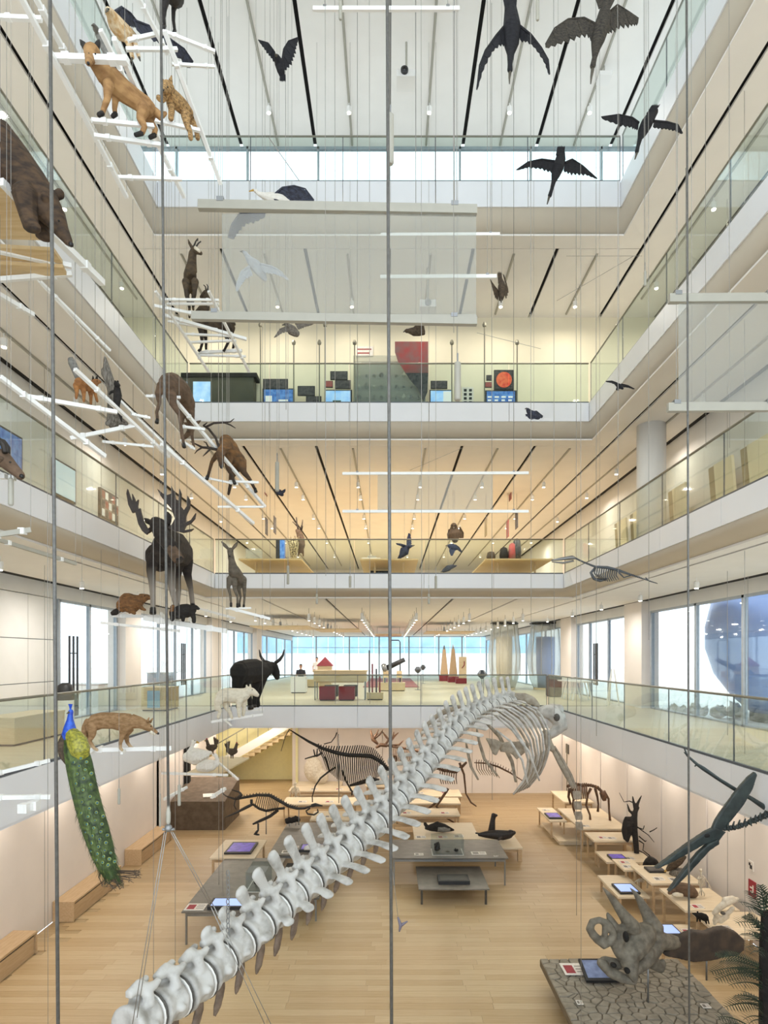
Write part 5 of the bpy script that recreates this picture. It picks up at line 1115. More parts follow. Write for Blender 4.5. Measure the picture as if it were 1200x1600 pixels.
bones(t, D6, 'blackbone', 'jaw', [[(*z4(1030, 205), 1.2), (*z4(1000, 225), 1.2), (*z4(1010, 248), 1.4), (*z4(1060, 255), 1.4), (*z4(1090, 235), 1.2), (*z4(1085, 212), 1.0)]])
bones(t, D6, 'steel', 'support_pole', [[(*z4(700, 225), 0.1, 0.8), (*z4(700, 400), 0.1, 0.8)], [(*z4(945, 215), 0.1, 0.8), (*z4(945, 330), 0.1, 0.8)]])
D7 = 25.0
t = thing('elk_skeleton', 'brown antlered elk skeleton against the back wall', 'skeleton', at(620, 1215, D7))
bones(t, D7, 'brownbone', 'skull', [[(*z5(755, 232), 1.8), (*z5(790, 210), 3), (*z5(840, 215), 3)]])
bones(t, D7, 'brownbone', 'antler', [[(*z5(770, 205), 1.8), (*z5(735, 170), 3.4), (*z5(725, 140), 2), (*z5(715, 95), 0.6)], [(*z5(735, 165), 2.4), (*z5(760, 130), 1.6), (*z5(775, 95), 0.6)], [(*z5(740, 165), 2.2), (*z5(785, 130), 1.6), (*z5(808, 98), 0.6)], [(*z5(830, 205), 1.8), (*z5(850, 170), 2), (*z5(820, 135), 1.4), (*z5(805, 112), 0.6)], [(*z5(860, 190), 2), (*z5(890, 150), 1.6), (*z5(925, 118), 0.6)], [(*z5(880, 165), 1.6), (*z5(888, 135), 1.2), (*z5(890, 112), 0.5)], [(*z5(870, 215), 1.8), (*z5(930, 210), 1.4), (*z5(965, 175), 0.6)]])
backbone(t, D7, 'brownbone', [z5(840, 215), z5(920, 230), z5(1010, 240), z5(1080, 260)], [2, 2.2, 2.4, 2.4], 2.2)
for i in range(12):
    a = z5(890 + i * 12, 228 + i * 2)
    bones(t, D7, 'brownbone', 'rib', [[(a[0], a[1], 0, 0.7), (a[0] - 1, a[1] + 12, -0.3, 0.7), (a[0] + 1, a[1] + 24 - abs(i - 5), -0.1, 0.5)]], 4)
for x in (890, 905, 1050, 1065): bones(t, D7, 'brownbone', 'leg_bone', [[(*z5(x, 290), 1.4), (*z5(x + 4, 420), 1.1), (*z5(x, 575), 1.1)]])
# flying and swimming reptiles on the right
def z8(x, y): return (820 + x / 3.158, 1150 + y / 3.158)
D8 = 9.2
t = thing('pterosaur_skeleton', 'dark crested pterosaur skull and neck swooping in from the right edge', 'skeleton', at(1100, 1300, D8))
def plate8(name, pts, th, dd=0.0, slope=0.0):
    q = MB(); poly3(q, [at(*z8(x, y), D8 + dd + slope * (x - 900)) for x, y in pts], th); return baked(q, name, 'greenbone', t, 0.014, 2)
plate8('crest', [(915, 470), (940, 410), (985, 345), (1040, 270), (1095, 205), (1132, 175), (1143, 190), (1120, 260), (1075, 340), (1020, 410), (975, 460), (940, 500)], 0.07, 0, 0.0004)
plate8('upper_jaw', [(935, 450), (890, 470), (800, 530), (700, 605), (632, 655), (655, 650), (740, 610), (830, 560), (880, 530), (940, 530), (985, 470)], 0.10, 0, 0.0004)
plate8('lower_jaw', [(950, 505), (900, 530), (850, 575), (790, 650), (740, 715), (702, 768), (735, 745), (790, 690), (850, 625), (910, 560), (955, 530)], 0.09, -0.05, 0.0004)
MB().ball(at(*z8(898, 492), D8 - 0.05), (0.05, 0.02, 0.03), 8).build('skull_opening', 'slot', t, smooth=True)
backbone(t, D8, 'greenbone', [(*z8(985, 455), 0.03), (*z8(1040, 452), .05), (*z8(1110, 425), .07), (*z8(1170, 400), .1), (*z8(1215, 375), .12)], [4.5, 4.2, 4.6, 5, 5.2], 5.5)
for i in range(9):
    a = interp([z8(1000, 452), z8(1110, 425), z8(1205, 380)], i / 8); bones(t, D8, 'greenbone', 'neck_process', [[(a[0], a[1], 2), (a[0] + 2, a[1] - 8, 1)], [(a[0], a[1], 2), (a[0] + 3, a[1] + 6, 1)]], 5)
bones(t, D8, 'greenbone', 'wing_bone', [[(*z8(785, 55), 0.2, 1.0), (*z8(800, 95), 0.2, 1.6), (*z8(850, 140), 0.2, 2.4), (*z8(880, 160), 0.2, 3.4), (*z8(960, 215), 0.2, 2.8), (*z8(1040, 265), 0.2, 3.2), (*z8(1120, 310), 0.2, 3.4), (*z8(1195, 360), 0.2, 4.6)], [(*z8(850, 140), 0.2, 1.6), (*z8(838, 150), 0.2, 1.0)], [(*z8(800, 95), 0.2, 1.2), (*z8(785, 80), 0.2, 0.7)]], 8)
def z3(x, y): return (750 + x / 2.667, 700 + y / 2.667)
D9 = 13.5
t = thing('reptile_skeleton', 'small grey long necked reptile skeleton flying below the right second gallery', 'skeleton', at(937, 897, D9)); hang_wire(t, at(937, 889, D9))
bones(t, D9, 'steel', 'skull', [[(*z3(297, 468), 1.2), (*z3(340, 462), 2.4), (*z3(385, 456), 3.4), (*z3(398, 460), 1.8)]]); bones(t, D9, 'steel', 'jaw', [[(*z3(300, 474), 0.9), (*z3(345, 479), 1.6), (*z3(390, 470), 1.6)]])
backbone(t, D9, 'frame', [z3(395, 458), z3(430, 475), z3(480, 495), z3(530, 498), z3(570, 508), z3(620, 525), z3(680, 545), z3(735, 563)], [1.6, 1.6, 2.0, 2.6, 2.4, 1.9, 1.4, .8], 2.2)
for i in range(11):
    a = z3(482 + i * 9, 497 + i); L = 15 + 5 * math.sin(PI * i / 10)
    for s_ in (-1, 1): bones(t, D9, 'frame', 'rib', [[(a[0], a[1], 0, 1.0), (a[0] - 2, a[1] + L * 0.6, s_ * 0.2, 1.0), (a[0] + 2, a[1] + L, s_ * 0.05, 0.8)]], 5)
bones(t, D9, 'frame', 'limb_bone', [[(*z3(480, 500), 2), (*z3(462, 520), 2.2), (*z3(475, 545), 2.4), (*z3(500, 552), 2.8), (*z3(530, 545), 2)], [(*z3(570, 510), 1.2), (*z3(600, 540), 1.2), (*z3(640, 528), 0.8)], [(*z3(690, 540), 1), (*z3(705, 555), 0.7), (*z3(740, 565), 0.5)]])
# ------------------------------------------------------------------ triceratops skull and its cracked platform
mat('trike', '847D6E', 0.75, col2='625C50', scale=9, bump=0.5, detail=8)
mat('trike_brown', '4F4236', 0.75, col2='38302A', scale=5, bump=0.6, detail=6)
mat('mud', '9E9584', 0.85, col2='877E6E', scale=6, bump=0.4)
mat('mudside', '75664F', 0.8, var=0.2, scale=4)
PX0, PX1, PY0, PY1, PZ = 2.78, 5.32, 9.1, 11.8, 0.5
pf = thing('display_platform', 'broad brown platform with cracked dry mud surface under the horned skull', 'platform', ((PX0 + PX1) / 2, 10.4, 0))
MB().box((PX0, PY0, 0.36), (PX1, PY1, PZ - 0.03)).build('slab', 'mudside', pf)
MB().box((PX0 + 0.25, PY0 + 0.2, 0), (PX1 - 0.25, PY1 - 0.25, 0.36)).build('plinth', 'greydark', pf)
rv = random.Random(11); seeds = []
for iy in range(16):
    for ix in range(15):
        seeds.append((PX0 + 0.02 + (PX1 - PX0 - 0.04) * (ix + 0.5 + rv.uniform(-.42, .42)) / 15, PY0 + 0.02 + (PY1 - PY0 - 0.04) * (iy + 0.5 + rv.uniform(-.42, .42)) / 16))
def clip(poly, a, b, shrink):
    mx, my = (a[0] + b[0]) / 2, (a[1] + b[1]) / 2; nx, ny = b[0] - a[0], b[1] - a[1]; L = math.hypot(nx, ny); nx /= L; ny /= L
    f = lambda p: (p[0] - mx) * nx + (p[1] - my) * ny + shrink
    out = []
    for p, q in zip(poly, poly[1:] + poly[:1]):
        fp, fq = f(p), f(q)
        if fp <= 0: out.append(p)
        if fp * fq < 0: k = fp / (fp - fq); out.append((p[0] + (q[0] - p[0]) * k, p[1] + (q[1] - p[1]) * k))
    return out
for s_ in seeds:
    poly = [(PX0 + .005, PY0), (PX1 - .005, PY0), (PX1 - .005, PY1 - .005), (PX0 + .005, PY1 - .005)]
    for o_ in seeds:
        if o_ is not s_ and abs(o_[0] - s_[0]) < 0.7 and abs(o_[1] - s_[1]) < 0.7:
            poly = clip(poly, s_, o_, 0.006 + 0.004 * rv.random())
            if len(poly) < 3: break
    if len(poly) < 3: continue
    zt = PZ + rv.uniform(-0.008, 0.008); cx = sum(p[0] for p in poly) / len(poly); cy = sum(p[1] for p in poly) / len(poly); k = len(poly)
    vs = [(x, y, PZ - 0.035) for x, y in poly] + [(x, y, zt - 0.012) for x, y in poly] + [(cx + (x - cx) * 0.9, cy + (y - cy) * 0.9, zt) for x, y in poly]
    fs = [(i, (i + 1) % k, k + (i + 1) % k, k + i) for i in range(k)] + [(k + i, k + (i + 1) % k, 2 * k + (i + 1) % k, 2 * k + i) for i in range(k)] + [tuple(range(2 * k, 3 * k))]
    MB().add(vs, fs).build('mud_plate', 'mud', pf)
DT = 10.4
def zt_(x, y, r=None, dd=0.0):
    return (840 + x / 3.333, 1360 + y / 3.333, dd, (r or 0) / 3.333)
t = thing('triceratops_skull', 'huge grey brown horned dinosaur skull with a dark frill', 'skull', at(1010, 1500, DT))
q = MB()
for ch in ([zt_(500, 300, 42, -.1), zt_(450, 235, 30, -.15), zt_(400, 165, 20, -.2), zt_(362, 115, 11, -.25), zt_(338, 88, 5, -.28)], [zt_(610, 310, 52, .25), zt_(575, 235, 34, .25), zt_(535, 160, 21, .22), zt_(505, 115, 11, .2), zt_(482, 92, 5, .18)],
           [zt_(400, 300, 30, -.2), zt_(378, 255, 20, -.2), zt_(365, 225, 9, -.2)],
           [zt_(560, 330, 62, .1), zt_(510, 390, 66, -.1), zt_(470, 450, 55, -.25), zt_(490, 520, 36, -.35), zt_(505, 570, 18, -.4)], [zt_(600, 360, 60, .2), zt_(660, 370, 46, .3), zt_(720, 375, 36, .45)], [zt_(430, 320, 40, -.15), zt_(410, 390, 34, -.25), zt_(440, 440, 34, -.25)],
           [zt_(560, 430, 50, .05), zt_(600, 480, 36, .1), zt_(640, 510, 26, .15), zt_(650, 480, 20, .2)], [zt_(620, 400, 40, .2), zt_(560, 480, 34, -.05), zt_(480, 545, 22, -.3)]):
    limb(q, DT, ch)
sk = baked(q, 'skull_bone', 'trike', t, 0.018, 5)
q = MB(); rg = [at(*zt_(x, y)[:2], DT - 0.3) for x, y in ((272, 305), (285, 268), (320, 258), (355, 272), (382, 300), (396, 335), (378, 370), (345, 385), (315, 362), (290, 335))]
q.tube(rg, [0.07, .06, .055, .06, .06, .06, .07, .08, .07, .07], 8, closed=True); q.tube([at(*zt_(352, 275)[:2], DT - .3), at(*zt_(350, 330)[:2], DT - .32), at(*zt_(352, 380)[:2], DT - .3)], 0.05, 8); limb(q, DT, [zt_(385, 360, 26, -.28), zt_(420, 400, 30, -.25)]); baked(q, 'beak', 'trike', t, 0.02, 2)
q = MB(); limb(q, DT, [zt_(330, 480, 24, -.2), zt_(380, 530, 28, -.22), zt_(440, 560, 26, -.28), zt_(500, 578, 20, -.35)]); limb(q, DT, [zt_(345, 470, 26, -.1), zt_(420, 490, 30, -.1)], 0.8); baked(q, 'jaw', 'trike', t, 0.02, 2)
q = MB(); poly3(q, [at(*zt_(x, y)[:2], DT + 0.40 + 0.0009 * (x - 700)) for x, y in ((640, 420), (690, 390), (745, 335), (800, 312), (870, 318), (920, 300), (970, 294), (1030, 318), (1068, 355), (1066, 405), (1030, 438), (960, 446), (890, 464), (800, 470), (730, 452), (660, 440))], 0.16)
limb(q, DT, [zt_(690, 385, 30, .42), zt_(800, 350, 24, .50), zt_(900, 335, 22, .58), zt_(1000, 340, 22, .66)], 1.0)
limb(q, DT, [zt_(690, 425, 24, .42), zt_(800, 445, 18, .50), zt_(950, 425, 18, .62), zt_(1050, 390, 18, .70)], 1.0)
baked(q, 'frill', 'trike_brown', t, 0.024, 3)
for x, y, dd, rx, rz in ((460, 345, -.62, 0.045, 0.085), (466, 520, -.52, 0.045, 0.05), (395, 492, -.45, 0.05, 0.035)): MB().ball(at(*zt_(x, y)[:2], DT + dd + 0.12), (rx, 0.07, rz), 10).build('skull_opening', 'slot', sk, smooth=True)
MB().tube([at(*zt_(575, 470)[:2], DT - 0.1), (at(*zt_(575, 470)[:2], DT - 0.1).x, DT - 0.1, PZ)], 0.016, 8).build('support_post', 'steel', t, smooth=True)
MB().tube([at(*zt_(880, 420)[:2], DT + 0.6), (at(*zt_(880, 420)[:2], DT + 0.6).x, DT + 0.6, PZ)], 0.016, 8).build('support_post', 'steel', t, smooth=True)
# tree fern in the lower right corner
mat('fern', '3E4F3B', 0.6, col2='263326', scale=12)
mat('ferntrunk', '15120F', 0.9, col2='261F19', scale=10, bump=0.8)
DF = 8.2
t = thing('tree_fern', 'dark green tree fern with black trunk in the lower right corner', 'plant', at(1198, 1764, DF))
q = MB(); limb(q, DF, [(1198, 1765, 0, 12), (1197, 1650, 0, 11), (1197, 1560, 0, 10), (1196, 1480, 0, 9), (1197, 1430, 0, 7)]); q.build('trunk', 'ferntrunk', t, smooth=True)
rf = random.Random(5)
def frond(b, e, dd, drop=8, wid=17):
    q = MB(); n = max(8, int(math.hypot(e[0] - b[0], e[1] - b[1]) * DF / FPX / 0.032)); P = []
    for i in range(n + 1):
        f = i / n; P.append(at(b[0] + (e[0] - b[0]) * f, b[1] + (e[1] - b[1]) * f - drop * math.sin(PI * f * 0.8), DF + dd * f))
    q.tube(P, [0.010 * (1 - 0.8 * i / n) for i in range(n + 1)], 5)
    for i in range(1, n):
        T = (P[i + 1] - P[i - 1]).normalized(); S = T.cross(Vector((0.2, -0.4, 1))).normalized(); wl = wid * DF / FPX * math.sin(PI * (0.12 + 0.85 * i / n)) ** 0.7
        for s_ in (-1, 1):
            for h in (0,):
                o = P[i] + (P[i + 1] - P[i]) * h; tip = o + S * (s_ * wl) + T * (wl * 0.55) + Vector((0, 0, -0.012)); w_ = T * 0.0085; nn = Vector((0, 0, 0.003))
                q.add([o - w_, o + w_, (o + tip) / 2 + w_ + nn, tip, (o + tip) / 2 - w_ + nn], [(0, 1, 2, 4), (4, 2, 3)])
    q.build('frond', 'fern', t)
def zf(x, y): return (840 + x / 3.333, 1360 + y / 3.333)
for b, e, dd in (((1180, 230), (1045, 180), -.4), ((1190, 180), (1140, 110), -.1), ((1185, 300), (1030, 290), -.3), ((1180, 330), (1075, 250), .2), ((1185, 380), (1060, 345), .3), ((1180, 420), (1080, 420), -.5), ((1170, 520), (895, 545), -.5), ((1170, 500), (920, 450), .3), ((1175, 600), (995, 615), -.6), ((1170, 560), (1010, 520), .4), ((1175, 700), (970, 730), -.5), ((1170, 690), (1020, 670), .3), ((1175, 770), (1070, 795), -.6), ((1100, 810), (930, 780), -.3), ((1200, 260), (1260, 160), -.2), ((1200, 420), (1290, 360), -.3), ((1200, 620), (1300, 560), -.3), ((1185, 250), (1100, 120), .4)):
    frond(zf(*b), zf(*e), dd)
    frond(zf(b[0], b[1] + 14), zf(e[0] + 34 + rf.uniform(-12, 12), e[1] + rf.uniform(-30, 44)), dd + rf.uniform(-.3, .3))
    if rf.random() < 0.6: frond(zf(b[0], b[1] - 10), zf(e[0] + 60, e[1] + rf.uniform(-60, 30)), dd + rf.uniform(-.4, .2))
# ------------------------------------------------------------------ hanging racks, bars, films and cables
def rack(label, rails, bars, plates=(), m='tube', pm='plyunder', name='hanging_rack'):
    """rails/bars: (px0, py0, d0, px1, py1, d1, size in m)"""
    r0 = rails[0] if rails else bars[0]
    t = thing(name, label, 'rack', at(r0[0], r0[1], r0[2]), 'white racks hanging in the void')
    for nm, lst in (('rail', rails), ('crossbar', bars)):
        for a in lst:
            A, E = at(*a[0:3]), at(*a[3:6]); q = MB().beam(A, E, a[6], a[6]); o = q.build(nm, m, t)
            for f in (0.2, 0.8):
                MB().cbox(A.lerp(E, f), (a[6] * 1.3,) * 3).build('clamp', 'tube', o)
    for a in rails[:2]: hang_wire(t, at(*a[0:3]), 0.0025); hang_wire(t, at(*a[3:6]), 0.0025)
    for pts, z, th in plates:
        P = [atz(px, py, z) for px, py in pts]; k = len(P); up = Vector((0, 0, th))
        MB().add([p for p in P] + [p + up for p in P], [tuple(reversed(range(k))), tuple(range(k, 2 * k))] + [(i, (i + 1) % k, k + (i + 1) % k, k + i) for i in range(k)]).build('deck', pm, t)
    return t
b = 0.035
rack('white rail rack carrying the fox, vulture and lynx at the top left', [(30, -10, 4.6, 198, 308, 6.4, b), (55, -5, 4.8, 108, 94, 5.3, b), (157, 47, 5.4, 288, 308, 6.9, b), (178, 60, 5.0, 248, 218, 5.9, b), (215, -6, 5.8, 262, 84, 6.3, b), (257, 48, 5.9, 345, 288, 7.0, b)],
  [(0, 27, 4.8, 65, 30, 4.8, .03), (80, 90, 5.1, 200, 94, 5.0, .045), (143, 188, 5.2, 240, 197, 5.5, .03), (147, 212, 5.4, 253, 227, 5.6, .03), (183, 277, 6.3, 284, 280, 6.6, .03), (200, 63, 6.0, 257, 50, 6.2, .03), (257, 50, 6.2, 336, 81, 6.4, .03), (240, 188, 6.2, 312, 204, 6.4, .03), (197, 77, 6.0, 277, 77, 6.2, .03), (268, 100, 6.3, 335, 104, 6.6, .025)])
rack('plywood platform with white edge beams under the bear', [(0, 284, 6.0, 160, 442, 7.6, .07), (-60, 425, 7.0, 52, 492, 7.9, .05)], [(-40, 384, 6.9, 112, 416, 7.3, .05), (-40, 440, 7.1, 112, 428, 7.5, .05)],
  [([(-120, 230), (-10, 282), (82, 376), (-60, 372)], 10.47, 0.04), ([(-80, 374), (-20, 386), (84, 392), (98, 412), (-60, 404)], 10.49, 0.04), ([(-60, 410), (98, 418), (104, 430), (-40, 436)], 10.44, 0.04)])
rack('white ladder rack under the two chamois', [(243, 455, 10.4, 326, 581, 12.2, .04), (326, 455, 10.4, 389, 581, 12.2, .04)],
  [(255, 468, 10.7, 342, 469, 10.7, .035), (261, 475, 10.8, 342, 475, 10.8, .035), (241, 478, 10.6, 311, 492, 11.0, .045), (257, 493, 11.0, 385, 530, 11.6, .05), (262, 502, 11.2, 340, 515, 11.4, .035), (288, 522, 11.6, 358, 525, 11.6, .035), (298, 535, 11.8, 369, 532, 11.8, .035), (310, 551, 12.0, 378, 548, 12.0, .05), (312, 555, 12.0, 384, 557, 12.0, .035)])
rack('long white rails under the orange fox, stump and hind on the left', [(117, 577, 7.2, 264, 714, 8.9, .04), (0, 589, 6.4, 164, 713, 7.6, .045), (252, 694, 8.6, 396, 818, 10.6, .045), (186, 625, 8.0, 300, 736, 9.4, .03), (63, 440, 7.4, 172, 548, 8.4, .03)],
  [(34, 618, 7.2, 183, 644, 7.7, .045), (110, 685, 7.9, 210, 665, 8.2, .045), (205, 647, 8.2, 234, 653, 8.4, .03), (228, 619, 9.2, 282, 621, 9.4, .035), (280, 666, 9.6, 320, 671, 9.8, .035), (282, 688, 9.6, 304, 702, 9.8, .035), (160, 690, 8.2, 240, 698, 8.6, .03)])
rack('slanted white rail rack under the leaping stag', [(260, 609, 9.4, 414, 792, 11.2, .045)], [(325, 702, 10.4, 368, 697, 10.6, .035), (358, 752, 10.6, 404, 754, 10.8, .035), (318, 746, 10.4, 372, 757, 10.6, .03), (340, 792, 10.8, 412, 792, 11.0, .03)])
rack('white plank rack under the moose, beaver and badger', [(225, 966, 12.2, 354, 986, 12.2, .09), (158, 973, 12.4, 280, 986, 12.2, .05), (176, 962, 12.3, 262, 964, 12.6, .06)], [(312, 951, 13.2, 367, 966, 12.8, .04), (252, 958, 12.6, 264, 976, 11.8, .04), (296, 966, 12.9, 306, 982, 12.2, .04)])
rack('short white rail under the doe', [(358, 950, 12.0, 422, 967, 12.2, .05)], [(352, 951, 11.9, 392, 950, 12.2, .03)])
rack('white plank rack under the stalking wild dog', [(128, 1172, 9.4, 268, 1169, 9.6, .06), (-20, 1212, 8.4, 78, 1188, 8.8, .05)], [(-20, 1246, 7.4, 79, 1245, 7.6, .05), (33, 1264, 7.3, 58, 1257, 7.5, .08), (140, 1178, 9.2, 160, 1166, 10.0, .03), (190, 1177, 9.2, 205, 1166, 10.0, .03)])
rack('pale rack with a wooden deck under the swans and hens', [(253, 1208, 14.8, 356, 1211, 14.4, .05), (256, 1249, 13.6, 292, 1230, 14.2, .05)], [(330, 1246, 13.8, 352, 1232, 14.2, .06), (340, 1190, 15.4, 372, 1218, 14.2, .04)], [([(287, 1212), (342, 1212), (390, 1186), (345, 1184)], 6.05 - 2.75, 0.04)], pm='ply')
rack('white rail under the white wolf and black bull', [(330, 1128, 14.4, 410, 1116, 15.2, .05)], [(350, 1124, 14.6, 362, 1134, 14.0, .03), (376, 1112, 16.0, 412, 1108, 16.2, .05)])
rack('grey bar poking in at the left edge below the screens', [(-20, 838, 6.4, 48, 828, 6.6, .05), (-20, 838, 6.8, 118, 881, 8.4, .04)], [(0, 743, 6.2, 24, 748, 6.2, .04)], m='tubegrey')
# horizontal bars; two pairs hold a translucent film
def bar(label, x0, y0, x1, y1, d, h, m='tubegrey'):
    t = thing('suspension_bar', label, 'bar', at(x0, y0, d), 'horizontal bars hanging in the void')
    A, E = at(x0, y0, d), at(x1, y1, d); MB().beam(A, E, h * 0.7, h).build('beam', m, t)
    for f in (0.08, 0.92):
        p = A.lerp(E, f); MB().cbox(p + Vector((0, 0, h * 0.6)), (h * 0.8, h * 0.8, h * 0.5)).build('clamp', 'steel', t); hang_wire(t, p, 0.003)
    return t
bar('long beige bar across the upper centre holding the film screen', 310, 321, 745, 329, 8.0, 0.11, 'tubegrey')
bar('long beige bar across the centre at the foot of the film screen', 300, 494, 745, 502, 8.0, 0.10, 'tubegrey')
bar('thin white bar just below the upper beige bar', 595, 367, 781, 366, 9.0, 0.04, 'tube')
bar('thin white bar ending at the swept wing falcon', 594, 433, 776, 432, 9.0, 0.05, 'tube')
bar('thin white bar near the top edge of the picture', 489, 14, 718, 14, 8.0, 0.05, 'tube')
bar('upper of two long thin white bars in front of the second gallery ceiling', 535, 740, 826, 739, 12.0, 0.05, 'tube')
bar('lower of two long thin white bars in front of the second gallery ceiling', 535, 799, 826, 799, 12.0, 0.05, 'tube')
bar('upper grey bar entering from the right edge', 1045, 467, 1215, 466, 6.6, 0.085)
bar('lower grey bar entering from the right edge', 1043, 637, 1215, 636, 6.6, 0.085)
def film(label, x0, y0, x1, y1, d):
    t = thing('film_screen', label, 'screen', at(x0, y1, d)); A, E = at(x0, y0, d), at(x1, y1, d)
    MB().box((A.x, d - 0.004, E.z), (E.x, d + 0.004, A.z)).build('sheet', 'film', t)
    MB().box((A.x, d - 0.012, E.z - 0.01), (E.x, d + 0.012, E.z + 0.01)).build('hem', 'tubegrey', t)
film('hazy translucent film hanging between the two beige bars', 347, 334, 744, 493, 8.0)
film('faint translucent film between the two thin bars before the second gallery', 590, 742, 770, 797, 12.0)
film('translucent film between the two grey bars at the right edge', 1060, 474, 1215, 630, 6.6)
# vertical cables
def cable(x0, y0, x1, y1, d, r, label, group=None, m='cablethin', d1=None):
    o = MB().tube([at(x0, y0, d), at(x1, y1, d1 or d)], r, 6).build('suspension_cable', m, org=at(x1, y1, d1 or d), smooth=True)
    return tag(o, label, 'cable', group)
cable(78, -30, 91, 1640, 4.2, 0.013, 'thick grey braided cable running the full height near the left edge', None, 'cable')
cable(251, -30, 263, 1264, 5.5, 0.012, 'thick dark cable ending in a turnbuckle over the ground floor', None, 'cable')
cable(605, -30, 612, 1640, 4.8, 0.0125, 'thick grey cable running the full height through the centre', None, 'cable')
cable(1073, -30, 1077, 1640, 6.0, 0.010, 'dark cable running the full height at the right', None, 'cable')
THIN = [(10, 640), (45, 620), (69, 1640), (74, 1640), (148, 640), (207, 640), (239, 1620), (273, 1640), (341, 1400), (347, 1400), (446, 640), (508, 900), (577, 1100), (649, 520), (708, 520), (713, 570), (768, 1250), (829, 1050), (865, 1120), (900, 1640), (907, 1640), (931, 1150), (965, 900), (1006, 440), (1071, 640), (1080, 640), (1102, 700), (1136, 1640), (1139, 700), (1163, 1600), (1168, 1130), (1013, 1000), (523, 1100), (658, 1100)]
for i, (x, yb) in enumerate(THIN):
    d = 6.0 + (i * 37 % 11) * 0.9
    cable(x, -40, x + 1, yb, d, 0.0028 * d / 7, 'thin grey steel cable hanging through the void', 'thin suspension cables')
cable(468, 283, 420, 215, 9.5, 0.006, 'oblique thin wire bracing the stork like bird'); cable(885, 400, 1003, 400, 12, 0.004, 'fine horizontal wire under the third gallery ceiling')
cable(745, 520, 845, 545, 12, 0.004, 'fine slanting wire right of the lower beige bar'); cable(870, 470, 990, 400, 13, 0.005, 'fine slanting wire before the third gallery ceiling')
cable(640, 735, 722, 700, 13, 0.004, 'fine slanting wire before the second gallery ceiling')
# turnbuckle with two ropes
t = thing('turnbuckle', 'steel turnbuckle with shackle at the end of the thick dark cable', 'turnbuckle', at(263, 1300, 5.5))
MB().lathe(at(263, 1288, 5.5), [(0.012, 0), (0.020, 0.02), (0.020, 0.10), (0.012, 0.14), (0.010, 0.17)], 12).build('sleeve', 'tubegrey', t, smooth=True)
MB().ball(at(263, 1294, 5.5), (0.035, 0.03, 0.035), 10).build('shackle', 'steel', t, smooth=True)
for s_ in (-1, 1): MB().lathe(at(263 + s_ * 7, 1296, 5.5), [(0.012, -0.012), (0.012, 0.012)], 10, (s_, 0, 0.3)).build('bolt', 'steel', t)
G4 = 'ropes holding the whale tail'
for a, e in (((257, 1300), (207, 1600)), ((260, 1300), (214, 1590)), ((267, 1300), (330, 1418)), ((270, 1300), (334, 1416)), ((330, 1418), (418, 1610)), ((334, 1416), (428, 1610))):
    cable(*a, *e, 5.5, 0.004, 'thin tan rope spreading down from the turnbuckle', G4, 'cablethin', 6.2)
t = thing('chain', 'small steel chain and hook above the whale tail', 'chain', at(357, 1465, 7.6))
for i in range(14): MB().tube([at(356 + (i % 2) * 0.6 + 2.2 * math.cos(a), 1364 + i * 7.5 + 4.6 * math.sin(a), 7.6 + (0.01 if i % 2 else 0)) for a in (0, 0.8, 1.6, 2.4, 3.14, 3.9, 4.7, 5.5)], 0.006, 5, closed=True).build('link', 'steel', t, smooth=True)
# counterweights
def weight(label, x, y0, y1, d, r):
    t = thing('counterweight', label, 'counterweight', at(x, y1, d), 'counterweights on the cables')
    h = (y1 - y0) * d / FPX
    MB().lathe(at(x, y1, d), [(r * 0.7, 0), (r, 0.012), (r, h - 0.012), (r * 0.7, h)], 14).build('cylinder', 'tubegrey', t, smooth=False)
    MB().tube([at(x, y0, d), at(x, y0 - 14, d)], r * 0.25, 6).build('eyelet', 'steel', t); hang_wire(t, at(x, y0 - 12, d))
for a in (('long grey counterweight on the thick centre cable', 610, 178, 257, 4.9, .026), ('grey counterweight in front of the third gallery exhibits', 715, 566, 626, 8.0, .042), ('slim white counterweight before the second gallery ceiling', 433, 722, 768, 12.0, .04), ('grey counterweight below the stalking wild dog', 186, 1232, 1257, 8.5, .018), ('grey counterweight left of the swans', 280, 1226, 1259, 9.0, .022), ('grey counterweight left of the whale turnbuckle', 250, 1240, 1292, 9.0, .012), ('slim grey weight at the top edge left of centre', 532, -5, 31, 7.5, .02), ('slim grey weight at the top edge right of centre', 840, -5, 32, 7.5, .02),
  ('small white cylinder hanging before the second gallery edge on the left', 450, 884, 913, 15, .03), ('small white cylinder hanging before the second gallery edge left of centre', 547, 900, 918, 15, .03), ('small white cylinder hanging before the second gallery edge right of centre', 681, 900, 920, 15, .03), ('small white cylinder low before the second gallery lip on the left', 495, 928, 944, 15, .025), ('small white cylinder low before the second gallery lip on the right', 670, 928, 944, 15, .025), ('grey weight below the ibex head', 17, 747, 790, 6.0, .024), ('grey weight on a cable beside the right third gallery slab', 1008, 424, 447, 9, .02)):
    weight(*a)
t = thing('whale_fluke_hook', 'small grey three lobed hook dangling right of the centre cable', 'hook', at(628, 1452, 8.0))
q = MB(); limb(q, 8.0, [(622, 1434, 0, 1.5), (626, 1446, 0, 3), (624, 1455, 0, 1.2)]); limb(q, 8.0, [(626, 1446, 0, 3), (636, 1440, 0, 1.2)]); q.build('lobes', 'purple_grey' if 'purple_grey' in M else mat('purple_grey', '77707C', 0.5, var=0.1), t, smooth=True)
cable(612, 1350, 622, 1434, 8.0, 0.003, 'fine wire holding the small three lobed hook')
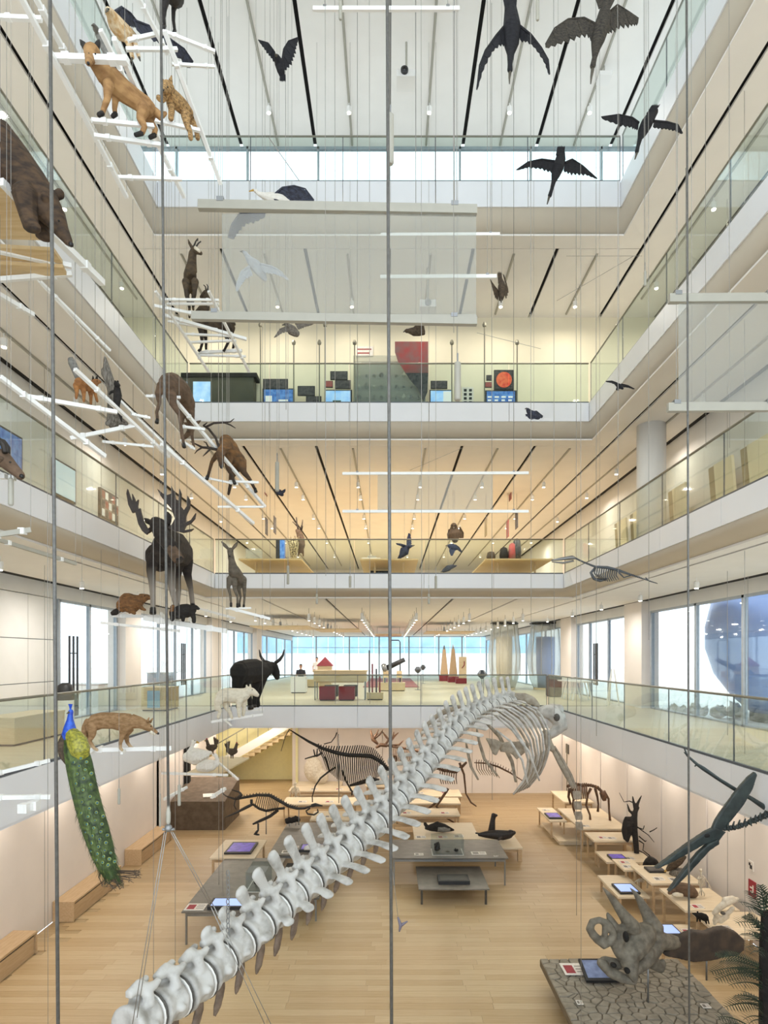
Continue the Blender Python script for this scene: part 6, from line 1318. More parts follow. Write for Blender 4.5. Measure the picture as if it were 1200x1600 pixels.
# ------------------------------------------------------------------ ground floor furniture and exhibits
def bench(y0, y1, label):
    t = thing('wall_bench', label, 'bench', (-7.4, (y0 + y1) / 2, 0), 'wooden benches along the left wall')
    MB().box((-7.69, y0, 0.42), (-7.20, y1, 0.46)).build('seat', 'bench', t)
    MB().box((-7.69, y0, 0), (-7.20, y0 + 0.04, 0.42)).build('end_panel', 'bench', t); MB().box((-7.69, y1 - 0.04, 0), (-7.20, y1, 0.42)).build('end_panel', 'bench', t)
    MB().box((-7.66, y0 + 0.05, 0), (-7.24, y1 - 0.05, 0.36)).build('front_panel', 'bench', t); MB().box((-7.66, y0 + 0.05, 0.36), (-7.25, y1 - 0.05, 0.42)).build('shadow_gap', 'greydark', t)
bench(14.62, 17.2, 'wooden wall bench behind the peacock tail'); bench(18.6, 21.2, 'farthest wooden bench near the black doorway'); bench(9.6, 13.1, 'nearest wooden bench cut by the left edge')
def table(label, x0, x1, y0, y1, z, m='tabletop', th=0.05, legm='bench', low=False, name='display_table', group='display tables on the ground floor', lr=0.025, rz=0.0):
    """rectangular table in world metres"""
    t = thing(name, label, 'table', ((x0 + x1) / 2, (y0 + y1) / 2, 0), group)
    MB().box((x0, y0, z - th), (x1, y1, z)).build('table_top', m, t)
    if z > 0.3:
        for x in (x0 + 0.08, x1 - 0.08):
            for y in (y0 + 0.08, y1 - 0.08): MB().box((x - lr, y - lr, 0), (x + lr, y + lr, z - th)).build('leg', legm, t)
        if not low: MB().beam((x0 + 0.08, y0 + 0.08, z - th - 0.06), (x1 - 0.08, y0 + 0.08, z - th - 0.06), 0.03, 0.06).build('apron', legm, t)
    else: MB().box((x0 + 0.05, y0 + 0.05, 0), (x1 - 0.05, y1 - 0.05, z - th)).build('base', m, t)
    if rz: t.rotation_euler = (0, 0, rz)
    return t
def screen(label, c, w, l, tilt=0.0, m='bluescreen', rz=0.0, th=0.05):
    """tablet style touch screen lying on a table top at c"""
    t = thing('touch_screen', label, 'screen', c); c = Vector(c)
    MB().cbox((c.x, c.y, c.z + th / 2 + l / 2 * math.sin(tilt)), (w, l, th), rz, tilt).build('bezel', 'dark', t)
    MB().cbox((c.x, c.y - 0.0, c.z + th + 0.003 + l / 2 * math.sin(tilt)), (w * 0.86, l * 0.8, 0.004), rz, tilt).build('display', m, t)
def card(label, x, y, z, w=0.22, l=0.16, m='paper', red=False, group='printed cards on the display tables'):
    t = thing('label_card', label, 'card', (x, y, z), group)
    MB().box((x - w / 2, y - l / 2, z), (x + w / 2, y + l / 2, z + 0.012)).build('sheet', m, t)
    MB().box((x - w * 0.4, y - l * 0.38, z + 0.012), (x - w * 0.02, y + l * 0.3, z + 0.014)).build('printed_block', 'redprint' if red else 'greytop', t)
    for k in range(3): MB().box((x + w * 0.06, y - l * 0.3 + k * l * 0.24, z + 0.012), (x + w * 0.42, y - l * 0.3 + k * l * 0.24 + l * 0.09, z + 0.014)).build('text_line', 'cablethin', t)
# right hand row, near to far
table('pale table with the rolled up brown animal near the far horns', 6.20, 7.35, 13.4, 14.7, 0.75); table('pale table with a duck on a stump in the right row', 6.15, 7.35, 15.0, 16.3, 0.75)
table('low pale table with a blue touch screen in the right row', 5.40, 6.15, 15.1, 16.6, 0.40, low=True); table('small pale table behind the low screen table', 6.02, 6.55, 16.4, 17.3, 0.60, low=True)
table('pale table with a tablet below the branching root', 5.95, 7.25, 17.5, 18.5, 0.45, low=True); table('pale table carrying the branching root', 5.95, 7.20, 18.6, 19.5, 0.72)
table('pale table under the bear skeleton', 5.95, 7.45, 19.9, 22.6, 0.72); table('low pale platform under the flipper bones', 5.45, 6.6, 20.6, 22.9, 0.14, low=True)
table('pale table with a purple tablet far in the right row', 5.35, 5.92, 21.3, 23.2, 0.60, low=True); table('far pale table behind the bear skeleton', 6.4, 7.5, 23.4, 25.4, 0.75)
table('pale table with flat screens right behind the horned skull', 5.35, 6.2, 12.6, 13.3, 0.50, low=True); table('low pale table with the small black mammal near the fern', 6.25, 7.5, 12.0, 13.2, 0.80, low=True)
screen('blue touch screen on the low right table', (5.75, 15.55, 0.40), 0.48, 0.62); screen('dark tablet on the table below the root', (6.35, 17.85, 0.45), 0.42, 0.42, m='purple'); screen('purple tablet on the far right row table', (5.62, 21.9, 0.60), 0.45, 0.7, m='purple')
screen('wide pale screen right behind the horned skull', (5.62, 12.95, 0.50), 0.44, 0.5); screen('dark tablet beside the duck stump', (6.6, 15.9, 0.75), 0.4, 0.36, m='greydark')
for i, (x, y, z) in enumerate(((6.55, 13.6, .75), (6.45, 15.3, .75), (6.8, 15.25, .75), (6.3, 18.9, .72), (6.55, 18.85, .72), (6.7, 17.8, .45), (6.25, 17.0, .60), (6.2, 16.65, .6), (5.6, 22.8, .6), (6.05, 12.95, .5), (6.5, 12.4, .8), (6.2, 20.2, .72))):
    card('white printed card lying on the right row tables', x, y, z, 0.24, 0.22, red=(i % 3 == 0))
def tbl_crit(name, label, cat, d, m, body, base, parts=(), vox=0.8): return critter(name, label, cat, d, m, body, base, parts, vox, 3)
tbl_crit('curled_animal', 'brown furry animal lying curled on a right row table', 'mounted animal', 14.1, 'fur_hind', [(0.8, [(1052, 1390, 0, 7), (1062, 1388, 0, 10), (1074, 1391, 0, 11), (1084, 1396, 0, 8)]), (1, [(1050, 1391, -0.05, 6), (1046, 1395, -0.1, 3)])], (1066, 1402), [('underside', 'fur_white', [[(1050, 1397, -0.1, 3), (1058, 1398, -0.12, 4), (1066, 1399, -0.1, 3)]]), eyes((1048, 1390, -0.15, 0.9))])
t = thing('wood_stump', 'short round stump under the mounted duck', 'stump', at(1059, 1374, 15.6)); MB().lathe((at(1059, 1374, 15.6).x, 15.6, 0.75), [(0.20, 0), (0.19, 0.05), (0.175, 0.12), (0.15, 0.14)], 14).build('trunk', 'deadwood', t, smooth=True)
bird('brown duck with raised tail standing on the short stump', 15.6, 'plum_brown', [(0.85, [(1046, 1356, 0, 5), (1054, 1350, 0, 7), (1062, 1345, 0, 6), (1070, 1339, 0, 3)]), (1, [(1045, 1357, 0, 4), (1043, 1359, 0, 3)]), (1, [(1052, 1355, 0, 2), (1052, 1364, 0, 1.4)]), (1, [(1056, 1353, .06, 2), (1057, 1364, .06, 1.4)])], (1056, 1366), [([(1048, 1350, -0.12), (1058, 1344, -0.12), (1070, 1338, -0.1)], [(1052, 1357, -0.12), (1062, 1351, -0.12), (1072, 1341, -0.1)])], None, [(1041, 1360, 0, 2), (1038, 1362, 0, 1)], bm='beakyellow', nf=5)
tbl_crit('dark_rodent', 'round dark rodent with a long tail on the right row beside the beak tip', 'mounted animal', 16.6, 'fur_dark', [(0.9, [(1009, 1350, 0, 5), (1016, 1346, 0, 9), (1023, 1349, 0, 7)]), (1, [(1008, 1351, 0, 4), (1005, 1354, 0, 2)])], (1016, 1356), [('tail', 'fur_dark', [[(1022, 1346, 0, 1.4), (1014, 1336, .1, 1), (1004, 1328, .15, 0.6)]]), eyes((1007, 1349, -0.08, 0.8))])
tbl_crit('small_mammal', 'small black long nosed mammal standing near the fern', 'mounted animal', 12.6, 'fur_bull', [(0.8, [(1089, 1430, 0, 4), (1095, 1431, 0, 5.5), (1102, 1434, 0, 6)]), (1, [(1088, 1429, 0, 3.4), (1082, 1427, 0, 1.2)]), (1, [(1090, 1433, 0, 2), (1089, 1440, 0, 1.2)]), (1, [(1093, 1434, .05, 2), (1094, 1440, .05, 1.2)]), (1, [(1102, 1437, 0, 2.4), (1104, 1443, 0, 1.2)])], (1095, 1442), [('tail', 'fur_bull', [[(1106, 1436, 0, 1.4), (1108, 1444, 0, 0.8)]]), ('ear', 'fur_bull', [[(1090, 1425, 0, 1.4)]])])
# bear skeleton and branching root
def skel_quad(label, d, m, sp, ribs, legs, skull, rr=2.0):
    t = thing('quadruped_skeleton', label, 'skeleton', at(*legs[0][-1][:2], d)); backbone(t, d, m, sp, [rr] * len(sp), rr * 1.3)
    for r in ribs: bones(t, d, m, 'rib', [r], 5)
    for l in legs: bones(t, d, m, 'leg_bone', [l], 6)
    bones(t, d, m, 'skull', [skull], 8); return t
def zb(x, y): return (860 + x / 6, 1200 + y / 6)
ribs = []
for k in range(9):
    for s_ in (-1, 1): ribs.append([(*zb(200 + k * 17, 150 - k * 1), 0, 1.1), (*zb(196 + k * 18, 230), s_ * 0.22, 1.3), (*zb(215 + k * 16, 300 - k * 2), s_ * 0.06, 0.9)])
skel_quad('brown bear like skeleton walking on the far right tables', 21.0, 'brownbone', [zb(165, 170), zb(220, 145), zb(300, 165), (zb(370, 160)), zb(440, 180), zb(490, 230)], ribs,
  [[(*zb(380, 190), 0, 2.4), (*zb(350, 250), 0, 1.8), (*zb(335, 350), 0, 1.7), (*zb(370, 440), 0, 1.5), (*zb(375, 500), 0, 2)], [(*zb(420, 190), .2, 2.4), (*zb(440, 270), .2, 1.8), (*zb(450, 340), .2, 1.5), (*zb(445, 410), .2, 2)], [(*zb(500, 215), -.1, 2.4), (*zb(545, 290), -.1, 1.8), (*zb(550, 400), -.1, 1.5), (*zb(560, 500), -.1, 2)], [(*zb(190, 190), -.1, 2.6), (*zb(220, 270), -.1, 2), (*zb(210, 360), -.1, 1.6), (*zb(235, 440), -.1, 2)], [(*zb(180, 190), .3, 2.6), (*zb(170, 270), .3, 2), (*zb(190, 340), .3, 1.6)]],
  [(*zb(480, 225), -.1, 4), (*zb(500, 265), -.1, 5), (*zb(508, 305), -.1, 3)], 2.8)
t = thing('branching_root', 'dark gnarled root with bare twigs standing on the right row', 'root', at(995, 1335, 18.3)); D_ = 18.3
q = MB()
for ch in ([(810, 810, 4), (800, 700, 4.5), (790, 580, 4.5), (785, 470, 5), (800, 390, 3.4), (820, 330, 2.2), (852, 262, 1)], [(800, 400, 3), (780, 320, 2), (770, 265, 1)], [(790, 440, 3), (740, 400, 2), (722, 340, 1)], [(760, 480, 4), (710, 470, 3), (700, 520, 4), (690, 590, 4), (700, 660, 3)], [(760, 500, 5), (730, 540, 6), (740, 600, 4), (720, 680, 3)], [(800, 420, 2.4), (830, 372, 1.2)]): limb(q, D_, [(*zb(x, y), 0, r) for x, y, r in ch])
baked(q, 'stem', 'fur_dark', t, 0.02, 1)
for ch in ([(790, 330), (740, 310), (690, 318), (645, 232)], [(800, 540), (850, 580), (920, 630), (972, 695)], [(820, 560), (870, 575), (880, 540)], [(830, 680), (875, 710), (868, 770)], [(820, 770), (880, 800), (940, 850)], [(930, 600), (970, 580), (1000, 560)], [(830, 640), (890, 690), (900, 680)]): bones(t, D_, 'fur_dark', 'twig', [[(*zb(x, y), 0.05, 1.0 - 0.2 * i) for i, (x, y) in enumerate(ch)]], 4)
# pale small skeletons
t = thing('small_skeleton', 'pale upright ape like skeleton on the right row table', 'skeleton', at(1095, 1412, 14.2)); D_ = 14.2
def zr(x, y): return (980 + x / 5.4545, 1280 + y / 5.4545)
backbone(t, D_, 'palebone', [zr(630, 450), zr(632, 520), zr(630, 600)], [1.5, 1.6, 1.8], 1.8); bones(t, D_, 'palebone', 'skull', [[(*zr(625, 425), 0, 2.6), (*zr(630, 445), 0, 2)]])
for k in range(6):
    for s_ in (-1, 1): bones(t, D_, 'palebone', 'rib', [[(*zr(632, 490 + k * 12), 0, 0.6), (*zr(632 + s_ * 28, 500 + k * 12), -0.05, 0.6), (*zr(632 + s_ * 10, 515 + k * 12), -0.1, 0.5)]], 4)
bones(t, D_, 'palebone', 'arm_bone', [[(*zr(645, 480), 0, 1), (*zr(690, 540), 0, 0.9), (*zr(715, 600), 0, 0.8)], [(*zr(615, 485), 0, 1), (*zr(595, 510), 0, 0.9), (*zr(640, 500), -.05, .8)]], 5); bones(t, D_, 'palebone', 'leg_bone', [[(*zr(636, 600), 0, 1.2), (*zr(660, 640), 0, 1), (*zr(650, 705), 0, 0.9)], [(*zr(626, 600), 0, 1.2), (*zr(610, 640), 0, 1), (*zr(620, 700), 0, 0.9)]], 5); bones(t, D_, 'steel', 'support_pole', [[(*zr(632, 500), .05, 0.8), (*zr(632, 700), .05, 0.8)]], 6)
t = thing('large_skull', 'big pale animal skull on the low table by the fern', 'skull', at(1125, 1450, 12.4)); q = MB()
for ch in ([(740, 800, 4), (780, 760, 5), (830, 720, 6), (900, 690, 5), (940, 680, 3)], [(830, 690, 5), (900, 670, 4)], [(760, 820, 4), (800, 850, 4), (850, 810, 4), (900, 760, 4)], [(740, 860, 3), (800, 870, 4), (860, 830, 3)], [(750, 830, 3), (745, 890, 3)]): limb(q, 12.4, [(*zr(x, y), 0, r) for x, y, r in ch], 0.8)
baked(q, 'cranium', 'palebone', t, 0.014, 1); MB().ball(at(*zr(815, 800), 12.35), (0.05, 0.05, 0.03), 8).build('eye_socket', 'discdark', t, smooth=True)
t = thing('small_skeleton', 'pale small quadruped skeleton beside the low right touch screen', 'skeleton', at(1000, 1388, 15.9)); D_ = 15.9
backbone(t, D_, 'palebone', [zr(60, 540), zr(100, 510), zr(150, 505), zr(180, 520)], [0.9] * 4, 1.4)
for k in range(6): bones(t, D_, 'palebone', 'rib', [[(*zr(95 + k * 10, 508), 0, 0.5), (*zr(95 + k * 10, 525), -0.05, 0.5), (*zr(98 + k * 10, 540), 0, 0.4)]], 4)
for x in (85, 100, 165, 175): bones(t, D_, 'palebone', 'leg_bone', [[(*zr(x, 515), 0, 0.8), (*zr(x + 4, 560), 0, 0.6), (*zr(x, 590), 0, 0.7)]], 4)
# things on the cracked platform
screen('tilted touch screen at the corner of the cracked mud platform', (3.66, 11.1, PZ + 0.02), 0.62, 0.5, 0.3, m='dimscreen')
card('white and red printed card at the far left corner of the mud platform', 3.28, 11.35, PZ + 0.015, 0.42, 0.42, red=True, group=None); card('tiny white card on the left edge of the mud platform', 3.05, 10.25, PZ + 0.015, 0.10, 0.12, group=None); card('tiny white card on the right edge of the mud platform', 5.02, 10.15, PZ + 0.015, 0.13, 0.12, group=None)
# exit style signs on the right wall
def wall_sign(label, x, yc, zc, w, h, m, mark):
    t = thing('wall_sign', label, 'sign', (x, yc, zc)); MB().box((x - 0.02, yc - w / 2, zc - h / 2), (x, yc + w / 2, zc + h / 2)).build('plate', m, t)
    for a in mark: MB().box((x - 0.024, yc + a[0] * w, zc + a[1] * h), (x - 0.02, yc + a[2] * w, zc + a[3] * h)).build('mark', 'paper' if m == 'redprint' else 'dark', t)
wall_sign('red square fire sign on the right ground floor wall', SIDE[0] - 0.002, 13.55, 1.15, 0.26, 0.34, 'redprint', ((-.25, -.25, .2, -.15), (-.25, -.15, -.1, .25), (-.05, 0, .25, .1))); wall_sign('white square sign above the red fire sign', SIDE[0] - 0.002, 13.6, 1.62, 0.2, 0.2, 'paper', ((-.3, -.3, .1, .1), (.0, 0, .3, .3))); wall_sign('small dark sign far along the right ground floor wall', SIDE[0] - 0.002, 27.6, 2.1, 0.45, 0.4, 'greydark', ((-.2, -.2, .2, .2),))
t = thing('glass_bar', 'slim dark rod hanging beside the small dark wall sign', 'rod', (7.5, 27.0, 0)); MB().tube([(7.5, 27.0, 0.02), (7.5, 27.0, 2.4)], 0.02, 6).build('rod', 'rail', t); MB().lathe((7.5, 27.0, 0), [(0.15, 0), (0.15, 0.02)], 12).build('foot', 'rail', t)
# centre tables
table('long grey table with a glass case in the middle of the floor', 0.05, 3.15, 16.9, 18.6, 0.75, 'greytop', 0.03, 'steel', lr=0.018); table('low grey table with a black tray in front of the long grey table', 0.72, 2.45, 15.6, 17.3, 0.40, 'greytop', 0.03, 'greydark', True)
screen('black tray like screen on the low grey table', (1.62, 16.15, 0.40), 0.78, 0.5, m='greydark', th=0.09)
def case(label, x0, x1, y0, y1, z, h):
    t = thing('glass_case', label, 'display case', ((x0 + x1) / 2, (y0 + y1) / 2, z)); th = 0.008
    for a, b in (((x0, y0), (x1, y0 + th)), ((x0, y1 - th), (x1, y1)), ((x0, y0 + th), (x0 + th, y1 - th)), ((x1 - th, y0 + th), (x1, y1 - th))): MB().box((a[0], a[1], z + .012), (b[0], b[1], z + h)).build('pane', 'glass_clear', t)
    MB().box((x0, y0, z + h), (x1, y1, z + h + th)).build('lid', 'glass_clear', t); MB().box((x0, y0, z), (x1, y1, z + 0.012)).build('base', 'paper', t)
    MB().box((x0 + .03, y0 + .03, z + .012), (x1 - .03, y1 - .03, z + .03)).build('tray', 'greytop', t)
case('glass case with dark mineral specimens on the long grey table', 1.15, 2.0, 17.1, 17.7, 0.75, 0.42)
def rock(label, c, r, m='trike_brown', sq=(1, 1, 1), seed=1):
    t = MB().ball((0, 0, 0), 1, 10); rr_ = random.Random(seed); q = MB()
    q.add([Vector(c) + Vector((v.x * r * sq[0], v.y * r * sq[1], (v.z * sq[2] + sq[2]) * r * 0.98)) * (0.75 + 0.45 * noise.noise(v * 1.7 + Vector((seed, 0, 0)))) for v in t.v], t.f)
    return tag(q.build('rock_specimen', m, org=c), label, 'rock')
rock('jagged dark rock inside the glass case on the long grey table', (1.30, 17.4, 0.785), 0.13, 'blackbone', (1, 0.8, 1.1), 3); rock('small dark rock at the right end inside the glass case', (1.82, 17.35, 0.785), 0.07, 'blackbone', (1.2, .8, .7), 5); rock('flat grey rock in the middle inside the glass case', (1.58, 17.3, 0.785), 0.06, 'trike', (1.3, .8, .4), 7)
card('white card left of the glass case on the long grey table', 0.80, 17.2, 0.75, 0.24, 0.18, group=None); card('white card right of the glass case on the long grey table', 2.42, 17.3, 0.75, 0.40, 0.25, group=None); card('tiny white card near the right end of the long grey table', 2.85, 17.05, 0.75, 0.12, 0.06, group=None)
table('pale table with the dolphin and clear boxes', 0.75, 2.7, 19.0, 20.9, 0.65); table('pale bench like table under the dark seal', 2.3, 3.95, 18.9, 20.4, 0.42, lr=0.06)
tbl_crit('dolphin', 'black and grey dolphin lying on the pale centre table', 'dolphin', 19.7, 'fur_dark', [(0.8, [(666, 1294, 0, 3), (674, 1293, 0, 6), (684, 1292, 0, 8), (694, 1294, 0, 7), (704, 1296, 0, 3.4), (709, 1297, 0, 1.4)]), (0.4, [(682, 1287, 0, 4), (684, 1284, 0, 1.5)]), (0.5, [(668, 1293, 0, 3), (664, 1287, 0, 3), (662, 1286, 0, 1)])], (686, 1298), [('flank', 'fur_grey', [[(684, 1295, -0.08, 4), (694, 1296, -0.08, 4.4), (703, 1297, -0.05, 2.4)]]), eyes((700, 1294, -0.1, 0.8))])
tbl_crit('seal', 'dark brown seal lying on the bench like centre table', 'seal', 19.6, 'fur_seal', [(0.9, [(746, 1304, 0, 2), (758, 1304, 0, 5), (772, 1304, 0, 7.5), (786, 1305, 0, 8), (796, 1304, 0, 6.5)]), (1, [(798, 1302, 0, 6), (803, 1301, 0, 3.4)]), (0.6, [(784, 1309, -0.1, 3), (778, 1312, -0.2, 2)])], (775, 1312), [eyes((801, 1299, -0.08, 0.9)), ('hind_flipper', 'fur_seal', [[(748, 1303, 0, 2), (743, 1303, 0, 2.6)], [(748, 1305, .08, 2), (743, 1306, .1, 2.4)]])])
tbl_crit('sea_lion_pup', 'dark seal sitting upright behind the lying seal', 'seal', 20.0, 'fur_seal', [(0.9, [(768, 1300, 0, 6), (769, 1290, 0, 5), (770, 1281, 0, 4), (771, 1276, 0, 4)]), (1, [(771, 1274, 0, 4), (776, 1274, 0, 2)])], (768, 1306), [eyes((773, 1273, -0.07, 0.8))])
for i, (x0, x1, y0, y1, z) in enumerate(((0.1, 2.4, 21.6, 22.6, .72), (0.2, 2.6, 23.2, 24.2, .75), (0.1, 2.8, 24.5, 25.8, .72), (-2.6, -0.4, 21.0, 22.2, .72), (-3.9, -1.2, 23.2, 24.4, .72), (-4.0, -1.4, 25.4, 26.4, .75), (-1.0, 0.8, 26.6, 27.6, .7))):
    tt_ = table('pale middle ground table, row %s behind the whale spine' % ('one', 'two', 'three', 'four', 'five', 'six', 'seven')[i], x0, x1, y0, y1, z)
for i, (x, y, z) in enumerate(((0.6, 21.9, .72), (1.2, 22.1, .72), (1.9, 21.9, .72), (0.7, 23.5, .75), (1.6, 23.6, .75), (1.2, 25.1, .72), (2.2, 25.2, .72), (-2, 21.4, .72), (-1.2, 21.4, .72), (-3.2, 23.6, .72), (-2.2, 23.6, .72), (-3.0, 25.7, .75), (-2.0, 25.7, .75), (0.95, 19.2, .65), (1.6, 19.2, .65), (2.1, 19.3, .65))): card('white printed card on the middle ground tables', x, y, z, 0.30, 0.24, red=(i % 2 == 0), group='printed cards on the middle tables')
# large walking skeleton behind the whale and fish skeleton seen through the ribs
def zc(x, y): return (600 + x / 5, 1180 + y / 5)
t = thing('biped_skeleton', 'brown long legged skeleton standing among the middle tables', 'skeleton', at(700, 1290, 22.9)); D_ = 22.9
bones(t, D_, 'brownbone', 'leg_bone', [[(*zc(590, 60), 0, 2), (*zc(625, 150), 0, 1.6), (*zc(640, 300), 0, 1.2), (*zc(680, 370), 0, 1.4), (*zc(722, 400), 0, 1)], [(*zc(500, 260), 0, 2.4), (*zc(450, 340), 0, 2), (*zc(410, 400), 0, 1.8), (*zc(470, 480), 0, 1.6), (*zc(570, 540), 0, 1.0)], [(*zc(440, 330), .1, 1.6), (*zc(405, 370), .1, 2), (*zc(330, 430), .1, 1.4)]], 6)
backbone(t, D_, 'brownbone', [zc(380, 90), zc(470, 120), zc(560, 130), zc(610, 90), zc(640, 60)], [2.4, 3, 3.2, 2.6, 2], 3)
for k in range(8): bones(t, D_, 'brownbone', 'rib', [[(*zc(440 + k * 18, 125), 0, 0.8), (*zc(436 + k * 18, 180), -.2, 0.8), (*zc(450 + k * 17, 225), -.05, 0.6)]], 4)
t = thing('fish_skeleton', 'slender brown ribbed skeleton hanging inside the whale rib cage', 'skeleton', at(780, 1215, 23.5)); D_ = 23.5; hang_wire(t, at(765, 1193, 23.5))
def zg(x, y): return (640 + x / 4.615, 1040 + y / 4.615)
backbone(t, D_, 'brownbone', [zg(470, 700), zg(560, 705), zg(640, 730), zg(720, 770), zg(830, 840)], [1, 1.5, 1.6, 1.5, 1.1], 2)
for k in range(15):
    a = interp([zg(480, 700), zg(560, 705), zg(640, 730), zg(730, 775)], k / 14); bones(t, D_, 'brownbone', 'neural_spine', [[(*a, 0, 0.6), (a[0] + 1, a[1] - 5, 0, 0.4)]], 4)
    if k < 9: bones(t, D_, 'brownbone', 'rib', [[(*a, 0, 0.6), (a[0] + 1, a[1] + 10, -.15, 0.6), (a[0] + 7, a[1] + 19, 0, 0.4)]], 4)
# left tables
table('pale table with a purple touch screen on the left', -4.75, -3.55, 16.9, 18.6, 0.75); screen('purple touch screen on the pale left table', (-4.08, 17.7, 0.75), 0.72, 1.0, m='purple')
table('low pale table behind the purple screen table', -3.5, -2.5, 17.8, 19.6, 0.25, low=True)
gt = table('long grey table with a bright touch screen at the lower left', -4.35, -2.75, 13.4, 17.0, 0.72, 'greytop', 0.03, 'steel', lr=0.018); gt = table('second grey table with a purple screen beside the whale spine', -3.25, -1.5, 17.2, 20.6, 0.74, 'greytop', 0.03, 'steel', lr=0.018); table('dark grey low table under the whale spine', -2.72, -1.6, 14.6, 17.1, 0.55, 'greydark', 0.03, 'steel', lr=0.018)
screen('bright blue touch screen on the long grey left table', (-3.45, 13.75, 0.72), 0.78, 0.5, th=0.07); screen('purple touch screen on the second grey table', (-2.1, 17.7, 0.74), 0.72, 0.55, m='purple', th=0.07)
case('glass case with small specimens on the long grey left table', -3.25, -2.80, 14.5, 15.3, 0.72, 0.45)
card('red and white printed sheet at the corner of the long grey table', -4.12, 13.65, 0.72, 0.42, 0.36, red=True, group=None); card('white card beside the glass case on the left', -2.5, 15.4, 0.55, 0.22, 0.3, group=None); card('white card near the edge of the second grey table', -2.75, 17.45, 0.74, 0.34, 0.24, group=None); card('second white card behind it on the grey table', -2.65, 17.9, 0.74, 0.24, 0.16, group=None)
rock('small twiggy dark specimen inside the left glass case', (-3.05, 14.9, 0.755), 0.10, 'fur_dark', (1.2, 1, .7), 9); rock('small pale specimen at the back of the left glass case', (-2.95, 15.15, 0.755), 0.05, 'trike', (1.2, 1, .7), 13)
for i, (x, y) in enumerate(((452, 1289), (462, 1287))): tbl_crit('small_mount', ('small dark squirrel like mount on the left tables', 'second small dark mount right behind it on the left tables')[i], 'mounted animal', 20.1, 'fur_dark', [(0.9, [(x - 3, y - 5, 0, 4), (x, y - 8, 0, 5), (x + 4, y - 6, 0, 4)]), (1, [(x - 4, y - 8, 0, 3), (x - 6, y - 8, 0, 1.6)])], (x, y), [('support', 'steel', [[(x, y - 4, 0, 0.6), (x, y + 3, 0, 0.6)]])])
t = thing('small_skeleton', 'pale white standing skeleton before the yellow stairwell', 'skeleton', at(462, 1258, 24.5)); D_ = 24.5
backbone(t, D_, 'palebone', [(461, 1228), (462, 1236), (462, 1244)], [1.4, 1.6, 1.8], 1.8); bones(t, D_, 'palebone', 'skull', [[(461, 1223, 2.4), (461, 1226, 2.0)]])
for k in range(5):
    for s_ in (-1, 1): bones(t, D_, 'palebone', 'rib', [[(461, 1230 + k * 2, 0, 0.6), (461 + s_ * 5, 1231 + k * 2, -.05, 0.6), (461 + s_ * 2, 1233 + k * 2, -.1, 0.5)]], 4)
bones(t, D_, 'palebone', 'leg_bone', [[(460, 1244, 0, 1.2), (457, 1252, 0, 1), (456, 1260, 0, 1)], [(464, 1244, 0, 1.2), (466, 1252, 0, 1), (467, 1260, 0, 1)]], 5); bones(t, D_, 'palebone', 'arm_bone', [[(457, 1230, 0, 1), (454, 1238, 0, .8), (453, 1245, 0, .7)], [(465, 1230, 0, 1), (468, 1238, 0, .8), (469, 1245, 0, .7)]], 5)
mat('stoneblock', '6A5A49', 0.8, col2='564838', scale=5, bump=0.3)
t = thing('stone_counter', 'big brown sloping stone block by the black doorway', 'block', (-6.7, 23.3, 0))
MB().add([(-7.65, 22.4, 0), (-5.75, 22.4, 0), (-5.75, 24.6, 0), (-7.65, 24.6, 0), (-7.65, 22.4, 1.0), (-5.75, 22.4, 1.0), (-5.75, 24.6, 1.45), (-7.65, 24.6, 1.45)], [(0, 3, 2, 1), (4, 5, 6, 7), (0, 1, 5, 4), (1, 2, 6, 5), (2, 3, 7, 6), (3, 0, 4, 7)]).build('body', 'stoneblock', t); MB().cbox((-6.4, 22.9, 1.115), (0.5, 0.3, 0.015), 0.3, 0.2).build('plaque', 'paper', t)
t = thing('dino_display', 'brown plinth with pale fossil block behind the black reptile skeleton', 'plinth', (-3.2, 26.9, 0)); MB().box((-3.9, 26.7, 0), (-2.0, 27.6, .7)).build('plinth', 'tabletop', t); q = MB().ball((-3.2, 27.1, 1.3), (.42, .3, .55), 12); q.ball((-2.9, 27.1, 1.0), (.35, .3, .35), 10); baked(q, 'fossil', 'palebone', t, 0.05, 2)
# ------------------------------------------------------------------ upper gallery furnishings
def atx(px, py, X):
    d = FPX * X / (px - VX); return at(px, py, d)
def panel(label, x0, y0, x1, y1, d, m, cat='panel', name='wall_panel_display', frame='dark', group=None, th=0.05, marks=()):
    A, E = at(x0, y0, d), at(x1, y1, d); t = thing(name, label, cat, ((A.x + E.x) / 2, d, E.z), group)
    MB().box((A.x, d, E.z), (E.x, d + th, A.z)).build('housing', frame, t)
    w, h = E.x - A.x, A.z - E.z
    MB().box((A.x + w * 0.05, d - 0.006, E.z + h * 0.06), (E.x - w * 0.05, d, A.z - h * 0.06)).build('picture', m, t)
    for a in marks: MB().box((A.x + w * a[0], d - 0.010, E.z + h * a[1]), (A.x + w * a[2], d - 0.006, E.z + h * a[3])).build('mark', a[4], t)
    return t
mat('skyscreen', '7FB2E8', 0.4, emit=0.55, col2='CFE4F5', scale=3); mat('deepblue', '2A5AA8', 0.4, emit=0.35, col2='6FA0DC', scale=8); mat('greenhill', '3F5A4A', 0.5, emit=0.1, var=0.3)
mat('sunred', 'C8402E', 0.5, emit=0.35, col2='E07A4A', scale=10); mat('bannerred', 'B34A44', 0.6, col2='8E6A66', scale=3); mat('nightphoto', '2C2B30', 0.5, col2='5A5654', scale=14); mat('textwhite', 'F2F2F0', 0.5, emit=0.2); mat('olive', '4B4A3A', 0.6, col2='3B3B30', scale=2)
D3 = 18.5
t = thing('dark_booth', 'dark olive projection booth at the left end of the third gallery', 'booth', at(335, 640, D3)); A, E = at(283, 583, D3), at(396, 641, D3)
